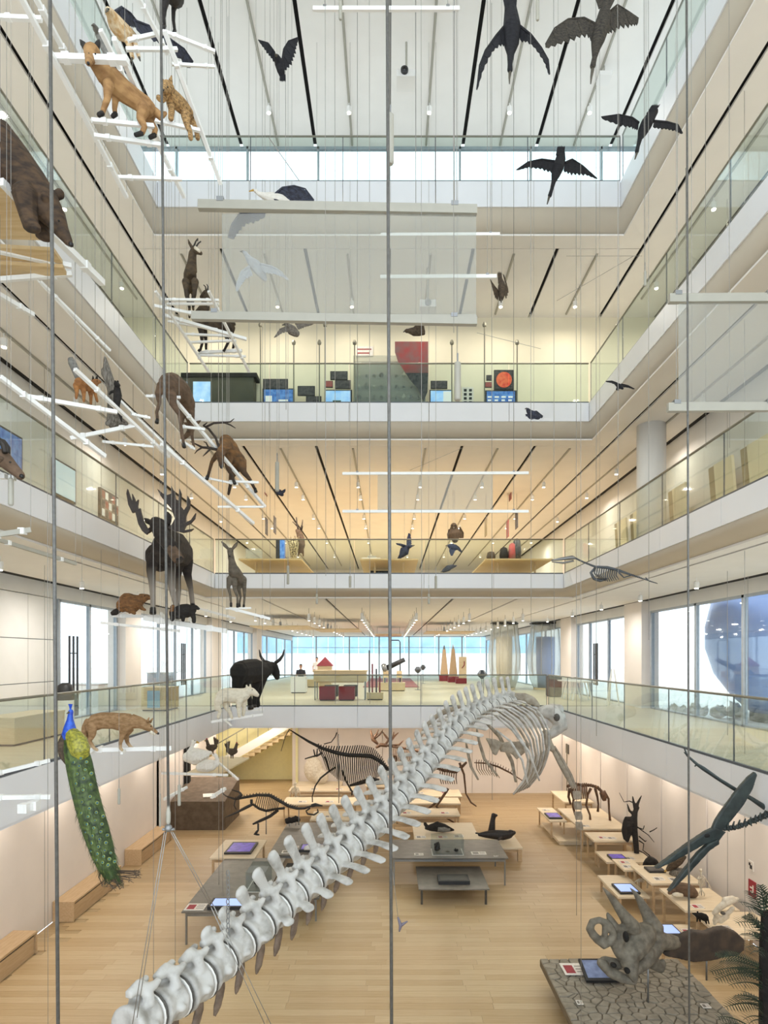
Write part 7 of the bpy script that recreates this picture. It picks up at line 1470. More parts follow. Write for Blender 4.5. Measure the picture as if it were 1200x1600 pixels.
MB().box((A.x, D3, FL[3]), (E.x, D3 + 0.4, A.z)).build('body', 'olive', t); MB().box((A.x, D3 - 0.03, A.z - 0.12), (E.x + 0.1, D3 + 0.42, A.z)).build('canopy', 'slot', t); MB().box((A.x + 0.35, D3 - 0.015, FL[3] + 0.2), (A.x + 0.85, D3, A.z - 0.25)).build('picture', 'skyscreen', t)
marks_t = [(0.08 + 0.22 * i, 0.15 + 0.2 * j, 0.22 + 0.22 * i - 0.03 * (j % 2), 0.25 + 0.2 * j, 'textwhite') for i in range(4) for j in range(3)]
panel('blue screen beside the dark booth in the third gallery', 410, 607, 460, 636, D3, 'deepblue', 'screen', 'display_screen', marks=[(.1, .2, .3, .6, 'textwhite'), (.5, .3, .8, .4, 'textwhite')]); panel('row of night photos above the blue booth screen', 411, 592, 450, 607, D3, 'nightphoto')
panel('dark picture panel left of the landscape screen', 465, 603, 492, 618, D3, 'nightphoto'); panel('lower dark picture panel left of the landscape screen', 478, 619, 502, 632, D3, 'nightphoto'); panel('bright landscape screen with blue sky and hills', 507, 609, 550, 636, D3, 'skyscreen', 'screen', 'display_screen', marks=[(.05, .08, .95, .25, 'greenhill'), (.3, .25, .6, .38, 'greenhill')])
panel('dark photo panel above the landscape screen', 516, 580, 543, 593, D3, 'nightphoto'); panel('second dark photo panel above the landscape screen', 523, 594, 548, 607, D3, 'nightphoto'); panel('small red and black sign left of the landscape photos', 508, 595, 520, 605, D3, 'bannerred')
panel('bright blue and white screen right of the specimen case', 671, 609, 707, 636, D3, 'skyscreen', 'screen', 'display_screen', marks=[(.6, .1, .95, .9, 'textwhite')]); panel('dark photo strip above the blue and white screen', 673, 595, 699, 607, D3, 'nightphoto'); panel('white board with small icons in the third gallery', 722, 605, 740, 634, D3, 'paper', frame='paper', marks=[(.15, .1 + .22 * j, .4, .24 + .22 * j, 'dark') for j in range(4)] + [(.6, .1 + .22 * j, .85, .24 + .22 * j, 'dark') for j in range(4)])
panel('blue screen with white text below the red sun picture', 758, 610, 807, 636, D3, 'deepblue', 'screen', 'display_screen', marks=marks_t)
t = panel('square black picture of a glowing red sun', 772, 578, 803, 609, D3, 'nightphoto'); MB().lathe(at(787.5, 593.5, D3 - 0.02), [(0.225, 0), (0.225, 0.012)], 28, (0, -1, 0)).build('sun_disc', 'sunred', t)
panel('small dark sign left of the red sun picture', 760, 586, 769, 594, D3, 'nightphoto'); panel('small red sign left of the red sun picture', 758, 597, 769, 605, D3, 'bannerred')
t = thing('specimen_case', 'large glass case of small specimens in the third gallery', 'display case', at(608, 640, D3)); A, E = at(553, 562, D3), at(664, 640, D3)
MB().box((A.x, D3 - 0.25, FL[3]), (E.x, D3 - 0.235, A.z)).build('pane', 'film', t); MB().box((A.x, D3 + 0.1, FL[3]), (E.x, D3 + 0.14, A.z)).build('back_board', 'tubegrey', t)
for i in range(4):
    zz = FL[3] + 0.1 + i * 0.32; MB().box((A.x, D3 - 0.2, zz), (E.x, D3 + 0.1, zz + 0.015)).build('shelf', 'glass_clear', t)
rs = random.Random(8)
for i in range(4):
    for j in range(9):
        x = A.x + 0.15 + j * 0.215; zz = FL[3] + 0.117 + i * 0.32; r = rs.uniform(.035, .075)
        tag(MB().lathe((x, D3 - 0.05, zz), [(r * .6, 0), (r, r * .5), (r * .8, r * 1.3), (r * .3, r * rs.uniform(1.6, 2.4))], 8).build('shelf_specimen', rs.choice(['plum_brown', 'plum_grey', 'palebone', 'plum_slate']), org=(x, D3 - 0.05, zz)), 'small rounded specimen on the glass shelves of the third gallery case', 'specimen', 'specimens in the third gallery case')
t = thing('hanging_banner', 'curved red and grey map shaped banner behind the centre cable', 'banner', at(645, 625, D3 - 0.5)); D_ = D3 - 0.5
def bnr(nm, pts, m):
    q = MB(); poly3(q, [at(x, y, D_) for x, y in pts], 0.03); q.build(nm, m, t)
bnr('upper_sheet', [(617, 534), (669, 534), (669, 583), (634, 583), (622, 565), (617, 550)], 'bannerred'); bnr('lower_sheet', [(634, 583), (669, 583), (668, 612), (662, 627), (652, 606), (642, 595)], 'nightphoto')
for i, x in enumerate((407, 459, 499, 508, 554, 706, 757, 808)):
    A = at(x, 538 if i % 3 else 510, D3 - 0.35); t = thing('lamp_post', 'thin steel lamp post behind the third gallery rail', 'lamp', (A.x, D3 - 0.35, FL[3]), 'lamp posts of the third gallery'); MB().tube([(A.x, D3 - 0.35, FL[3]), A], 0.018, 6).build('pole', 'rail', t); MB().lathe(A, [(0.05, 0), (0.06, 0.05), (0.03, 0.12)], 8).build('head', 'rail', t)
panel('red printed wall sign at the far left of the third gallery', 556, 541, 583, 556, D3 + 0.45, 'paper', 'sign', 'wall_sign', 'paper', marks=[(.1, .2, .8, .35, 'bannerred'), (.1, .6, .9, .75, 'bannerred')])
# panels mounted on the side walls
def side_panel(label, px, py0, py1, wy, sx, m, X, cat='screen', frame='dark', name='wall_screen', marks=()):
    """panel on a side wall: its near edge starts at pixel px, vertical extent py0..py1, width wy metres along depth"""
    A, E = atx(px, py0, sx * X), atx(px, py1, sx * X); y0 = A.y; t = thing(name, label, cat, (sx * X, y0 + wy / 2, E.z)); x0, x1 = sx * (X - 0.07), sx * (X - 0.085)
    a, b = sorted((sx * X, x0)); MB().box((a, y0, E.z), (b, y0 + wy, A.z)).build('housing', frame, t); a, b = sorted((x0, x1)); MB().box((a, y0 + 0.05, E.z + 0.05), (b, y0 + wy - 0.05, A.z - 0.05)).build('picture', m, t)
    x2 = sx * (X - 0.09); a, b = sorted((x1, x2)); h = A.z - E.z
    for k in marks: MB().box((a, y0 + wy * k[0], E.z + h * k[1]), (b, y0 + wy * k[2], E.z + h * k[3])).build('mark', k[4], t)
mat('palescreen', 'C5DCE8', 0.4, emit=0.45, col2='D8E8EE', scale=2); mat('shelfphoto', '3A3338', 0.5, emit=0.08, col2='B8A8A0', scale=9)
side_panel('blue map screen at the left edge of the second gallery wall', -8, 662, 722, 0.85, -1, 'deepblue', SIDE[2]); side_panel('pale blue wall screen in the second gallery, second from the left', 80, 714, 772, 1.05, -1, 'palescreen', SIDE[2]); side_panel('wall screen with book shelf like images in the second gallery', 153, 761, 808, 1.15, -1, 'shelfphoto', SIDE[2], marks=[(.05 + .19 * i, .08 + .3 * j, .19 + .19 * i, .32 + .3 * j, ('textwhite', 'nightphoto', 'bannerred')[(i + j) % 3]) for i in range(5) for j in range(3)])
side_panel('red poster with white lettering on the left third gallery wall', -30, 140, 205, 1.0, -1, 'bannerred', SIDE[3], 'poster', 'redprint', 'wall_poster', marks=[(.2 + .13 * i, .78, .28 + .13 * i, .84, 'paper') for i in range(5)])
t = thing('poster_figure', 'tan and brown poster panels far along the left second gallery wall', 'poster', (-SIDE[2] + .03, 22.5, FL[2])); MB().box((-SIDE[2] + .005, 21.8, FL[2]), (-SIDE[2] + .05, 22.5, FL[2] + 2.1)).build('panel', 'wallyellow', t); MB().box((-SIDE[2] + .005, 22.6, FL[2]), (-SIDE[2] + .05, 23.2, FL[2] + 1.3)).build('panel', 'bannerred', t)
# second gallery right: white column and leaning cream panels
t = thing('round_column', 'white round column standing in the right second gallery', 'column', (6.80, 16.6, FL[2])); MB().lathe((6.80, 16.6, FL[2]), [(0.36, 0), (0.36, CE[2] - FL[2])], 28).build('shaft', 'white', t, smooth=True); MB().lathe((6.80, 16.6, FL[2]), [(0.38, 0), (0.38, 0.08)], 28).build('base', 'tubegrey', t)
mat('cream', 'F0E2BC', 0.6, var=0.03); mat('khaki', '9C8D66', 0.6, var=0.1)
for i in range(7):
    y = 10.9 + i * 1.35 + (0.8 if i > 2 else 0); h = 1.75; X = 7.4; lab = ('first', 'second', 'third', 'fourth', 'fifth', 'sixth', 'seventh')[i]
    t = thing('leaning_panel', 'cream leaning exhibition panel in the right second gallery, %s from the camera' % lab, 'panel', (X, y, FL[2]), 'leaning cream panels')
    MB().add([(X, y, FL[2]), (X, y + 0.75, FL[2]), (X, y + 1.0, FL[2] + h), (X, y + 0.25, FL[2] + h), (X + .06, y, FL[2]), (X + .06, y + 0.75, FL[2]), (X + .06, y + 1.0, FL[2] + h), (X + .06, y + 0.25, FL[2] + h)], [(0, 1, 2, 3), (7, 6, 5, 4), (0, 4, 5, 1), (1, 5, 6, 2), (2, 6, 7, 3), (3, 7, 4, 0)]).build('board', 'cream', t)
    MB().add([(X + .02, y + 0.76, FL[2]), (X + .02, y + 1.02, FL[2]), (X + .02, y + 1.28, FL[2] + h), (X + .02, y + 1.01, FL[2] + h), (X + .3, y + 0.76, FL[2]), (X + .3, y + 1.02, FL[2]), (X + .3, y + 1.28, FL[2] + h), (X + .3, y + 1.01, FL[2] + h)], [(0, 1, 2, 3), (7, 6, 5, 4), (0, 4, 5, 1), (1, 5, 6, 2), (2, 6, 7, 3), (3, 7, 4, 0)]).build('side_board', 'khaki', t)
# second gallery far hall: plywood tables seen from below and the things on them
for lab, x0, x1, y0, y1 in (('left plywood table in the far second gallery', -5.15, -3.0, 21.9, 25.8), ('centre plywood table in the far second gallery', -1.0, 1.0, 21.9, 25.8), ('right plywood table in the far second gallery', 3.3, 5.6, 21.9, 25.8)):
    t = thing('plywood_table', lab, 'table', ((x0 + x1) / 2, 23.8, FL[2]), 'plywood tables of the far second gallery'); z = FL[2] + 0.75
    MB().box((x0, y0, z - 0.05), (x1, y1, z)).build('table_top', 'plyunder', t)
    for x in (x0 + .5, x1 - .5):
        for y in (y0 + .5, y1 - .5): MB().box((x - .03, y - .03, FL[2]), (x + .03, y + .03, z - .05)).build('leg', 'bench', t)
ZT2 = FL[2] + 0.75
t = thing('blue_lightbox', 'upright blue light box on the left plywood table', 'light box', (-3.85, 22.6, ZT2)); MB().box((-4.0, 22.6, ZT2), (-3.86, 22.9, ZT2 + .8)).build('case', 'dark', t); MB().box((-3.86, 22.6, ZT2), (-3.7, 22.85, ZT2 + .78)).build('light_face', 'deepblue', t)
mat('spotleaf', 'C9B98E', 0.7, col2='5A4A34', scale=26, lo=.45, hi=.55)
t = thing('dried_plant', 'tall dried speckled plant on the left plywood table', 'plant', (-3.4, 22.4, ZT2)); q = MB()
for i in range(9): q = MB().tube([(-3.4 + .03 * (i % 3), 22.4, ZT2), (-3.45 + .03 * i, 22.4 - .05 * (i % 2), ZT2 + .45 + .05 * (i % 4)), (-3.55 + .05 * i, 22.4, ZT2 + .75 + .06 * (i % 3))], [.03, .045, .01], 6); q.build('stalk', 'spotleaf', t)
critter('hare_mount', 'dark long eared animal mount standing upright on the left plywood table', 'mounted animal', 22.5, 'fur_hind', [(0.8, [(471, 862, 0, 3), (471, 852, 0, 6), (470, 842, 0, 6), (468, 834, 0, 5)]), (1, [(467, 832, 0, 5), (464, 829, 0, 3)]), (1, [(473, 858, 0, 2), (474, 869, 0, 1.2)]), (1, [(468, 858, 0, 2), (466, 869, 0, 1.2)])], (470, 870), [('antler', 'antler', [[(466, 828, 0, 1.6), (464, 818, 0, 1.2), (463, 808, 0, .6)], [(469, 828, 0, 1.6), (472, 820, 0, 1), (473, 812, 0, .5)], [(464, 822, 0, 1), (457, 815, 0, .5)], [(470, 834, .1, 1.4), (473, 822, .1, .6)]])])
t = thing('clear_box', 'clear plastic box on the left plywood table', 'box', (-4.75, 22.5, ZT2))
for a, b in (((-5.0, 22.3), (-4.5, 22.31)), ((-5.0, 22.69), (-4.5, 22.7)), ((-5.0, 22.31), (-4.99, 22.69)), ((-4.51, 22.31), (-4.5, 22.69))): MB().box((a[0], a[1], ZT2), (b[0], b[1], ZT2 + .4)).build('pane', 'film', t)
t = thing('printer_case', 'flat black device under the centre plywood table', 'device', (-.35, 24.2, FL[2])); MB().box((-.7, 24.0, FL[2] + .35), (.05, 24.4, FL[2] + .62)).build('case', 'slot', t); MB().box((-.65, 24.05, FL[2]), (0, 24.35, FL[2] + .35)).build('stand', 'dark', t)
t = thing('model_boat', 'small white model on the centre plywood table', 'model', (-.6, 22.4, ZT2)); MB().box((-.95, 22.3, ZT2), (-.3, 22.5, ZT2 + .09)).build('hull', 'white', t); MB().box((-.75, 22.32, ZT2 + .09), (-.45, 22.48, ZT2 + .16)).build('deck', 'tubegrey', t)
for i, (x, m, h) in enumerate(((3.55, 'plum_brown', .3), (4.0, 'fur_dark', .45), (4.3, 'bannerred', .6), (4.45, 'nightphoto', .75))):
    t = thing('exhibit_block', ('low brown exhibit', 'black rounded exhibit', 'pinkish upright exhibit', 'dark upright photo board')[i] + ' on the right plywood table', 'exhibit', (x, 22.3, ZT2)); MB().lathe((x, 22.3, ZT2), [(.14, 0), (.16, h * .4), (.12, h * .9), (.05, h)], 10).build('body', m, t, smooth=True); MB().box((x - .12, 22.2, ZT2), (x + .12, 22.4, ZT2 + .02)).build('foot', 'white', t)
for i, (x, y, m) in enumerate(((417, 760, 'bannerred'), (799, 768, 'bannerred'), (418, 822, 'nightphoto'), (431, 820, 'nightphoto'), (809, 812, 'nightphoto'), (795, 826, 'bannerred'), (761, 824, 'khaki'))):
    dd = 23.5; A = at(x, y, dd); t = thing('hanging_sign', ('reddish sign hanging from the second gallery ceiling left', 'reddish sign hanging from the second gallery ceiling right', 'dark sign above the left plywood table', 'second dark sign above the left plywood table', 'dark sign above the right plywood table', 'small red sign above the right plywood table', 'khaki sign above the right plywood table')[i], 'sign', A); MB().box((A.x - .05, dd - .2, A.z - .32), (A.x - .03, dd + .25, A.z + .3)).build('board', m, t); MB().tube([(A.x - .04, dd, A.z + .3), (A.x - .04, dd, CE[2])], .006, 5).build('wire', 'cablethin', t)
# ceiling fixtures
t = thing('projector', 'white projector with dark lens under the topmost ceiling', 'projector', at(635, 132, 15.0)); c = at(635, 126, 15.0)
MB().cbox(c, (.46, .42, .16)).build('case', 'white', t); MB().lathe(c + Vector((-.05, -.21, .03)), [(.085, 0), (.085, .06), (.06, .07)], 14, (0, -1, 0)).build('lens', 'dark', t, smooth=False); MB().lathe(c + Vector((-.05, -.285, .03)), [(.05, 0), (.03, .01)], 12, (0, -1, 0)).build('lens_glass', 'eye', t)
MB().tube([c + Vector((0, 0, .08)), (c.x, c.y, CE[4])], .025, 8).build('mount', 'tubegrey', t)
t = thing('projector', 'white projector below the third gallery ceiling', 'projector', at(668, 480, 16.6)); c = at(668, 480, 16.6); MB().cbox(c, (.42, .4, .18)).build('case', 'white', t); MB().lathe(c + Vector((0, -.2, 0)), [(.08, 0), (.08, .05), (.05, .06)], 14, (0, -1, 0)).build('lens', 'steel', t); MB().tube([c + Vector((0, 0, .08)), (c.x, c.y, CE[3])], .025, 8).build('mount', 'tubegrey', t)
t = thing('wifi_box', 'small white box on the right topmost ceiling track', 'device', at(944, 122, 15.6)); MB().cbox(at(944, 122, 15.6), (.3, .3, .1)).build('case', 'white', t); MB().tube([at(944, 122, 15.6), Vector((at(944, 122, 15.6).x, 15.6, CE[4]))], .02, 6).build('stem', 'tubegrey', t)
# ------------------------------------------------------------------ first gallery
t = thing('waste_bin', 'tall white bin with a black dome behind the left balustrade', 'bin', (-8.3, 16.4, F1)); MB().lathe((-8.3, 16.4, F1), [(.2, 0), (.21, .02), (.21, .62)], 20).build('drum', 'lampwhite', t, smooth=False); MB().lathe((-8.3, 16.4, F1 + .62), [(.21, 0), (.21, .2), (.17, .38), (.08, .44)], 20).build('dome', 'dark', t, smooth=True)
def lbox(label, x0, x1, y0, y1, h, m='ply', name='wooden_box', cat='box'):
    t = thing(name, label, cat, ((x0 + x1) / 2, (y0 + y1) / 2, F1)); MB().box((x0, y0, F1 + .04), (x1, y1, F1 + h - .04)).build('body', m, t); MB().box((x0 - .01, y0 - .01, F1 + h - .04), (x1 + .01, y1 + .01, F1 + h)).build('top', m, t); MB().box((x0 + .03, y0 + .03, F1), (x1 - .03, y1 - .03, F1 + .04)).build('foot', 'dark', t); return t
lbox('low wooden bench behind the left balustrade at the picture edge', -7.9, -7.2, 12.3, 14.2, .55, name='wooden_bench', cat='bench')
t = lbox('wooden counter with a glass front beside the left column', -7.9, -7.1, 20.4, 21.6, .75); MB().box((-7.7, 20.37, F1 + .1), (-7.3, 20.385, F1 + .65)).build('glass_front', 'blueglass', t)
def g1(x, y): return atz(x, y, F1)
t = thing('plywood_desk', 'long pale plywood desk with red cubes under it in the far hall', 'desk', (g1(531, 1094).x, 26.4, F1)); a, b_ = g1(490, 1094).x, g1(572, 1094).x; y = g1(530, 1094).y
MB().box((a, y, F1 + .75), (b_, y + .9, F1 + 1.15)).build('front', 'ply', t); MB().box((a - .05, y - .05, F1 + 1.15), (b_ + .05, y + .95, F1 + 1.19)).build('desk_top', 'ply', t); MB().box((a + .1, y + .02, F1 + .7), (b_ - .1, y + .88, F1 + .75)).build('shelf', 'bench', t)
for x in (a + .05, b_ - .05):
    for yy in (y + .05, y + .85): MB().box((x - .02, yy - .02, F1), (x + .02, yy + .02, F1 + .75)).build('leg', 'steel', t)
mat('crimson', '8E2B33', 0.6, var=0.15)
for x, lab, m in ((500, 'left red cube stool under the plywood desk', 'crimson'), (530, 'right red cube stool under the plywood desk', 'crimson')):
    A = g1(x, 1094); lbox(lab, A.x, A.x + .62, A.y - .3, A.y + .3, .55, m, 'cube_stool', 'stool')
for x, lab in ((508, 'dark cube stool behind the left red cube'), (538, 'dark cube stool behind the right red cube')):
    A = g1(x, 1088); lbox(lab, A.x, A.x + .58, A.y - .2, A.y + .3, .5, 'greydark', 'cube_stool', 'stool')
A = g1(454, 1083); lbox('white pedestal counter left of the plywood desk', A.x, A.x + .72, A.y, A.y + .6, .78, 'white', 'pedestal', 'pedestal'); A = g1(480, 1074); lbox('low wooden box behind the white pedestal', A.x, A.x + .6, A.y, A.y + .8, .45)
A = g1(573, 1094); t = lbox('low wooden crate with dark upright tubes in the far hall', A.x, A.x + .66, A.y, A.y + .4, .3)
for i, (x, h) in enumerate(((.1, 1.7), (.22, 1.15), (.38, .95), (.52, .65))): MB().tube([(A.x + x, A.y + .2, F1 + .3), (A.x + x, A.y + .2, F1 + .3 + h)], .03, 8).build('tube', 'dark' if i % 2 == 0 else 'crimson', t)
A, E = g1(567, 1074), g1(660, 1060); t = thing('red_carpet', 'brick red carpet under the telescope display', 'carpet', (A.x, A.y, F1)); MB().box((A.x, A.y, F1), (g1(655, 1074).x, E.y, F1 + .02)).build('pile', 'bannerred', t); MB().box((A.x, A.y - .03, F1), (g1(655, 1074).x, A.y, F1 + .022)).build('edging', 'crimson', t)
A = g1(591, 1080); lbox('wide wooden plinth under the telescope in the far hall', A.x, g1(633, 1080).x, A.y, A.y + 1.0, .42)
t = thing('telescope_model', 'dark telescope shaped instrument on the wooden plinth', 'instrument', (A.x + .5, A.y + .5, F1 + .42)); q = MB().lathe((A.x + .3, A.y + .5, F1 + 1.15), [(.2, -.12), (.26, 0), (.2, .14)], 14, (1, 0, .3)); q.build('drum', 'steel', t, smooth=True); MB().tube([(A.x + .4, A.y + .5, F1 + 1.15), (A.x + 1.35, A.y + .5, F1 + 1.6)], [.14, .11], 12).build('barrel', 'dark', t, smooth=True); MB().tube([(A.x + .3, A.y + .5, F1 + .42), (A.x + .3, A.y + .5, F1 + 1.1)], .07, 8).build('stand', 'steel', t)
MB().tube([(A.x + .55, A.y + .8, F1 + .42), (A.x + .55, A.y + .8, F1 + 2.5), (A.x + .62, A.y + .8, F1 + 2.6), (A.x + 1.05, A.y + .8, F1 + 2.6), (A.x + 1.12, A.y + .8, F1 + 2.5), (A.x + 1.12, A.y + .8, F1 + .42)], .03, 8).build('arch', 'dark', t, smooth=True)
for x, lab in ((603, 'left pale chair on the wooden plinth'), (624, 'right pale chair on the wooden plinth')):
    B_ = g1(x, 1080); t = thing('chair_model', lab, 'chair', (B_.x, B_.y + .2, F1 + .42)); z = F1 + .42; MB().box((B_.x - .14, B_.y + .08, z + .25), (B_.x + .14, B_.y + .36, z + .29)).build('seat', 'ply', t); MB().box((B_.x - .14, B_.y + .33, z + .29), (B_.x + .14, B_.y + .36, z + .6)).build('backrest', 'ply', t)
    for dx in (-.12, .12):
        for dy in (.1, .34): MB().box((B_.x + dx - .015, B_.y + dy - .015, z), (B_.x + dx + .015, B_.y + dy + .015, z + .25)).build('leg', 'ply', t)
for x, y, lab in ((653, 1078, 'nearer grey instrument on a stand in the far hall'), (661, 1068, 'farther grey instrument on a stand in the far hall'), (753, 1096, 'grey diamond shaped stand head above the whale spine')):
    B_ = g1(x, y); t = thing('stand_instrument', lab, 'instrument', (B_.x, B_.y, F1)); MB().lathe((B_.x, B_.y, F1), [(.16, 0), (.16, .02)], 12).build('base', 'steel', t); MB().tube([(B_.x, B_.y, F1 + .02), (B_.x, B_.y, F1 + .9)], .02, 8).build('pole', 'steel', t); MB().lathe((B_.x, B_.y, F1 + .88), [(.05, 0), (.16, .12), (.18, .2), (.08, .34)], 6).build('head', 'frame', t)
B_ = g1(508, 1072); t = thing('red_tent', 'small red pyramid roof behind the plywood desk', 'roof model', (B_.x, B_.y, F1)); MB().box((B_.x - .4, B_.y - .4, F1), (B_.x + .4, B_.y + .4, F1 + 1.2)).build('base', 'ply', t); MB().add([(B_.x - .48, B_.y - .45, F1 + 1.2), (B_.x + .48, B_.y - .45, F1 + 1.2), (B_.x + .48, B_.y + .45, F1 + 1.2), (B_.x - .48, B_.y + .45, F1 + 1.2), (B_.x, B_.y, F1 + 1.75)], [(3, 2, 1, 0), (0, 1, 4), (1, 2, 4), (2, 3, 4), (3, 0, 4)]).build('roof', 'crimson', t)
for i, (x, lab) in enumerate(((694, 'left pale tapering rocket model in the far hall'), (708, 'right pale tapering rocket model in the far hall'))):
    B_ = g1(x, 1064 + i * 2); t = thing('rocket_model', lab, 'model', (B_.x, B_.y, F1)); MB().add([(B_.x - .28, B_.y - .28, F1 + .4), (B_.x + .28, B_.y - .28, F1 + .4), (B_.x + .28, B_.y + .28, F1 + .4), (B_.x - .28, B_.y + .28, F1 + .4), (B_.x - .1, B_.y - .1, F1 + 2.3), (B_.x + .1, B_.y - .1, F1 + 2.3), (B_.x + .1, B_.y + .1, F1 + 2.3), (B_.x - .1, B_.y + .1, F1 + 2.3)], [(0, 1, 5, 4), (1, 2, 6, 5), (2, 3, 7, 6), (3, 0, 4, 7), (4, 5, 6, 7), (3, 2, 1, 0)]).build('body', 'bench', t); MB().box((B_.x - .36, B_.y - .36, F1), (B_.x + .36, B_.y + .36, F1 + .4)).build('base', 'crimson', t); MB().lathe((B_.x, B_.y, F1 + 2.3), [(.09, 0), (.06, .15), (.015, .3)], 10).build('tip', 'steel', t)
B_ = g1(723, 1068); t = thing('plywood_screen', 'upright plywood board with a red base in the far hall', 'board', (B_.x, B_.y, F1)); MB().box((B_.x - .25, B_.y, F1 + .35), (B_.x + .25, B_.y + .06, F1 + 1.75)).build('board', 'ply', t); MB().box((B_.x - .45, B_.y - .1, F1), (B_.x + .25, B_.y + .3, F1 + .35)).build('base', 'crimson', t); MB().tube([(B_.x - .05, B_.y - .02, F1 + 1.0), (B_.x + .1, B_.y - .02, F1 + 1.2), (B_.x + .1, B_.y - .02, F1 + 1.45)], .03, 6).build('handle', 'crimson', t)
for i, (x, y, w, d, lab) in enumerate(((445, 1003, 2.6, 30, 'left pale ceiling raft in the far hall'), (700, 1000, 2.6, 36, 'right pale ceiling raft in the far hall'), (607, 1003, 1.6, 40, 'centre pale ceiling raft in the far hall'), (530, 1000, 2.2, 33, 'pale ceiling raft left of the centre in the far hall'))):
    c = at(x, y, d); c.z = CE[1] - .55; t = thing('ceiling_raft', lab, 'ceiling panel', c, 'ceiling rafts of the far hall'); MB().box((c.x - w / 2, d - 1.6, c.z), (c.x + w / 2, d + 1.6, c.z + .06)).build('panel', 'ply', t)
    for dx in (-w / 2 + .1, w / 2 - .1): MB().tube([(c.x + dx, d, c.z + .06), (c.x + dx, d, CE[1])], .01, 5).build('hanger', 'cablethin', t)
# glass drums
glass('acrylic', (0.90, 0.91, 0.88), 0.05, 0.30, (0.82, 0.80, 0.74))
for x, w, lab, ins in ((788, 25, 'left barrel shaped clear exhibition drum in the far hall', 'wallyellow'), (853, 29, 'right barrel shaped clear exhibition drum in the far hall', 'podblue')):
    B_ = g1(x, 1077); r = w * B_.y / FPX; t = thing('exhibition_drum', lab, 'drum', (B_.x, B_.y, F1), 'clear drums of the far hall'); H_ = CE[1] - F1
    MB().lathe((B_.x, B_.y, F1), [(r * .62, 0), (r * .86, H_ * .15), (r, H_ * .42), (r * .98, H_ * .6), (r * .8, H_ * .92), (r * .78, H_ - .02)], 28).build('shell', 'acrylic', t, smooth=True)
    MB().lathe((B_.x, B_.y, F1), [(r * .66, 0), (r * .66, .1)], 28).build('plinth', 'ply', t); MB().tube([(B_.x + r * .82 * math.cos(a), B_.y + r * .82 * math.sin(a), CE[1] - .1) for a in [k * PI / 12 for k in range(24)]], .05, 6, closed=True).build('top_ring', 'dark', t)
    MB().lathe((B_.x, B_.y + .1, F1 + .1), [(r * .4, 0), (r * .5, H_ * .3), (r * .5, H_ * .75)], 20).build('inner_wall', ins, t, smooth=True)
    for k in range(5): MB().tube([(B_.x + r * .97 * math.cos(-.4 - k * .55), B_.y + r * .97 * math.sin(-.4 - k * .55), F1 + H_ * .2), (B_.x + r * 1.0 * math.cos(-.4 - k * .55), B_.y + r * 1.0 * math.sin(-.4 - k * .55), F1 + H_ * .5), (B_.x + r * .82 * math.cos(-.4 - k * .55), B_.y + r * .82 * math.sin(-.4 - k * .55), CE[1] - .1)], .02, 5).build('stave', 'tubegrey', t)
# right walkway: stone seats, easel, small desk, trestle
for i, (x, y, r, s_) in enumerate(((1036, 1082, .40, 2), (1062, 1080, .38, 4), (1072, 1084, .36, 6), (1090, 1081, .42, 8))):
    c = g1(x, y + 10); d = max(c.y, 21); c = Vector((at(x, y, 19.5).x + 1.0, 20.5 + .2 * i, F1 - 0.25)); rock(('rounded pale stone seat behind the right glazing, leftmost of four', 'rounded pale stone seat behind the right glazing, second of four', 'rounded pale stone seat behind the right glazing, third of four', 'rounded pale stone seat behind the right glazing, rightmost of four')[i], (9.35 + .62 * i, 20.6 + .1 * (i % 2), F1 - .25), r, 'white', (1, 1, .75), s_)
t = thing('easel', 'pale folding easel by the right glass door', 'easel', (7.9, 22.6, F1))
for dx, dy in ((-.22, 0), (.22, 0), (0, .4)): MB().tube([(7.9 + dx, 22.6 + dy, F1), (7.9 + dx * .2, 22.6 + dy * .3, F1 + 1.3)], .025, 6).build('leg', 'tube', t)
t = thing('trestle_table', 'pale trestle table along the right walkway', 'table', (7.6, 26.0, F1)); MB().box((7.1, 25.0, F1 + .72), (8.1, 27.0, F1 + .77)).build('table_top', 'wallwarm', t)
for y in (25.2, 25.6, 26.4, 26.8):
    for dx in (-.35, .35): MB().tube([(7.6 + dx * 1.1, y, F1), (7.6 + dx * .6, y, F1 + .72)], .025, 6).build('leg', 'tube', t)
lbox('dark brown box at the end of the trestle table', 6.95, 7.45, 27.6, 28.4, .9, 'stoneblock')
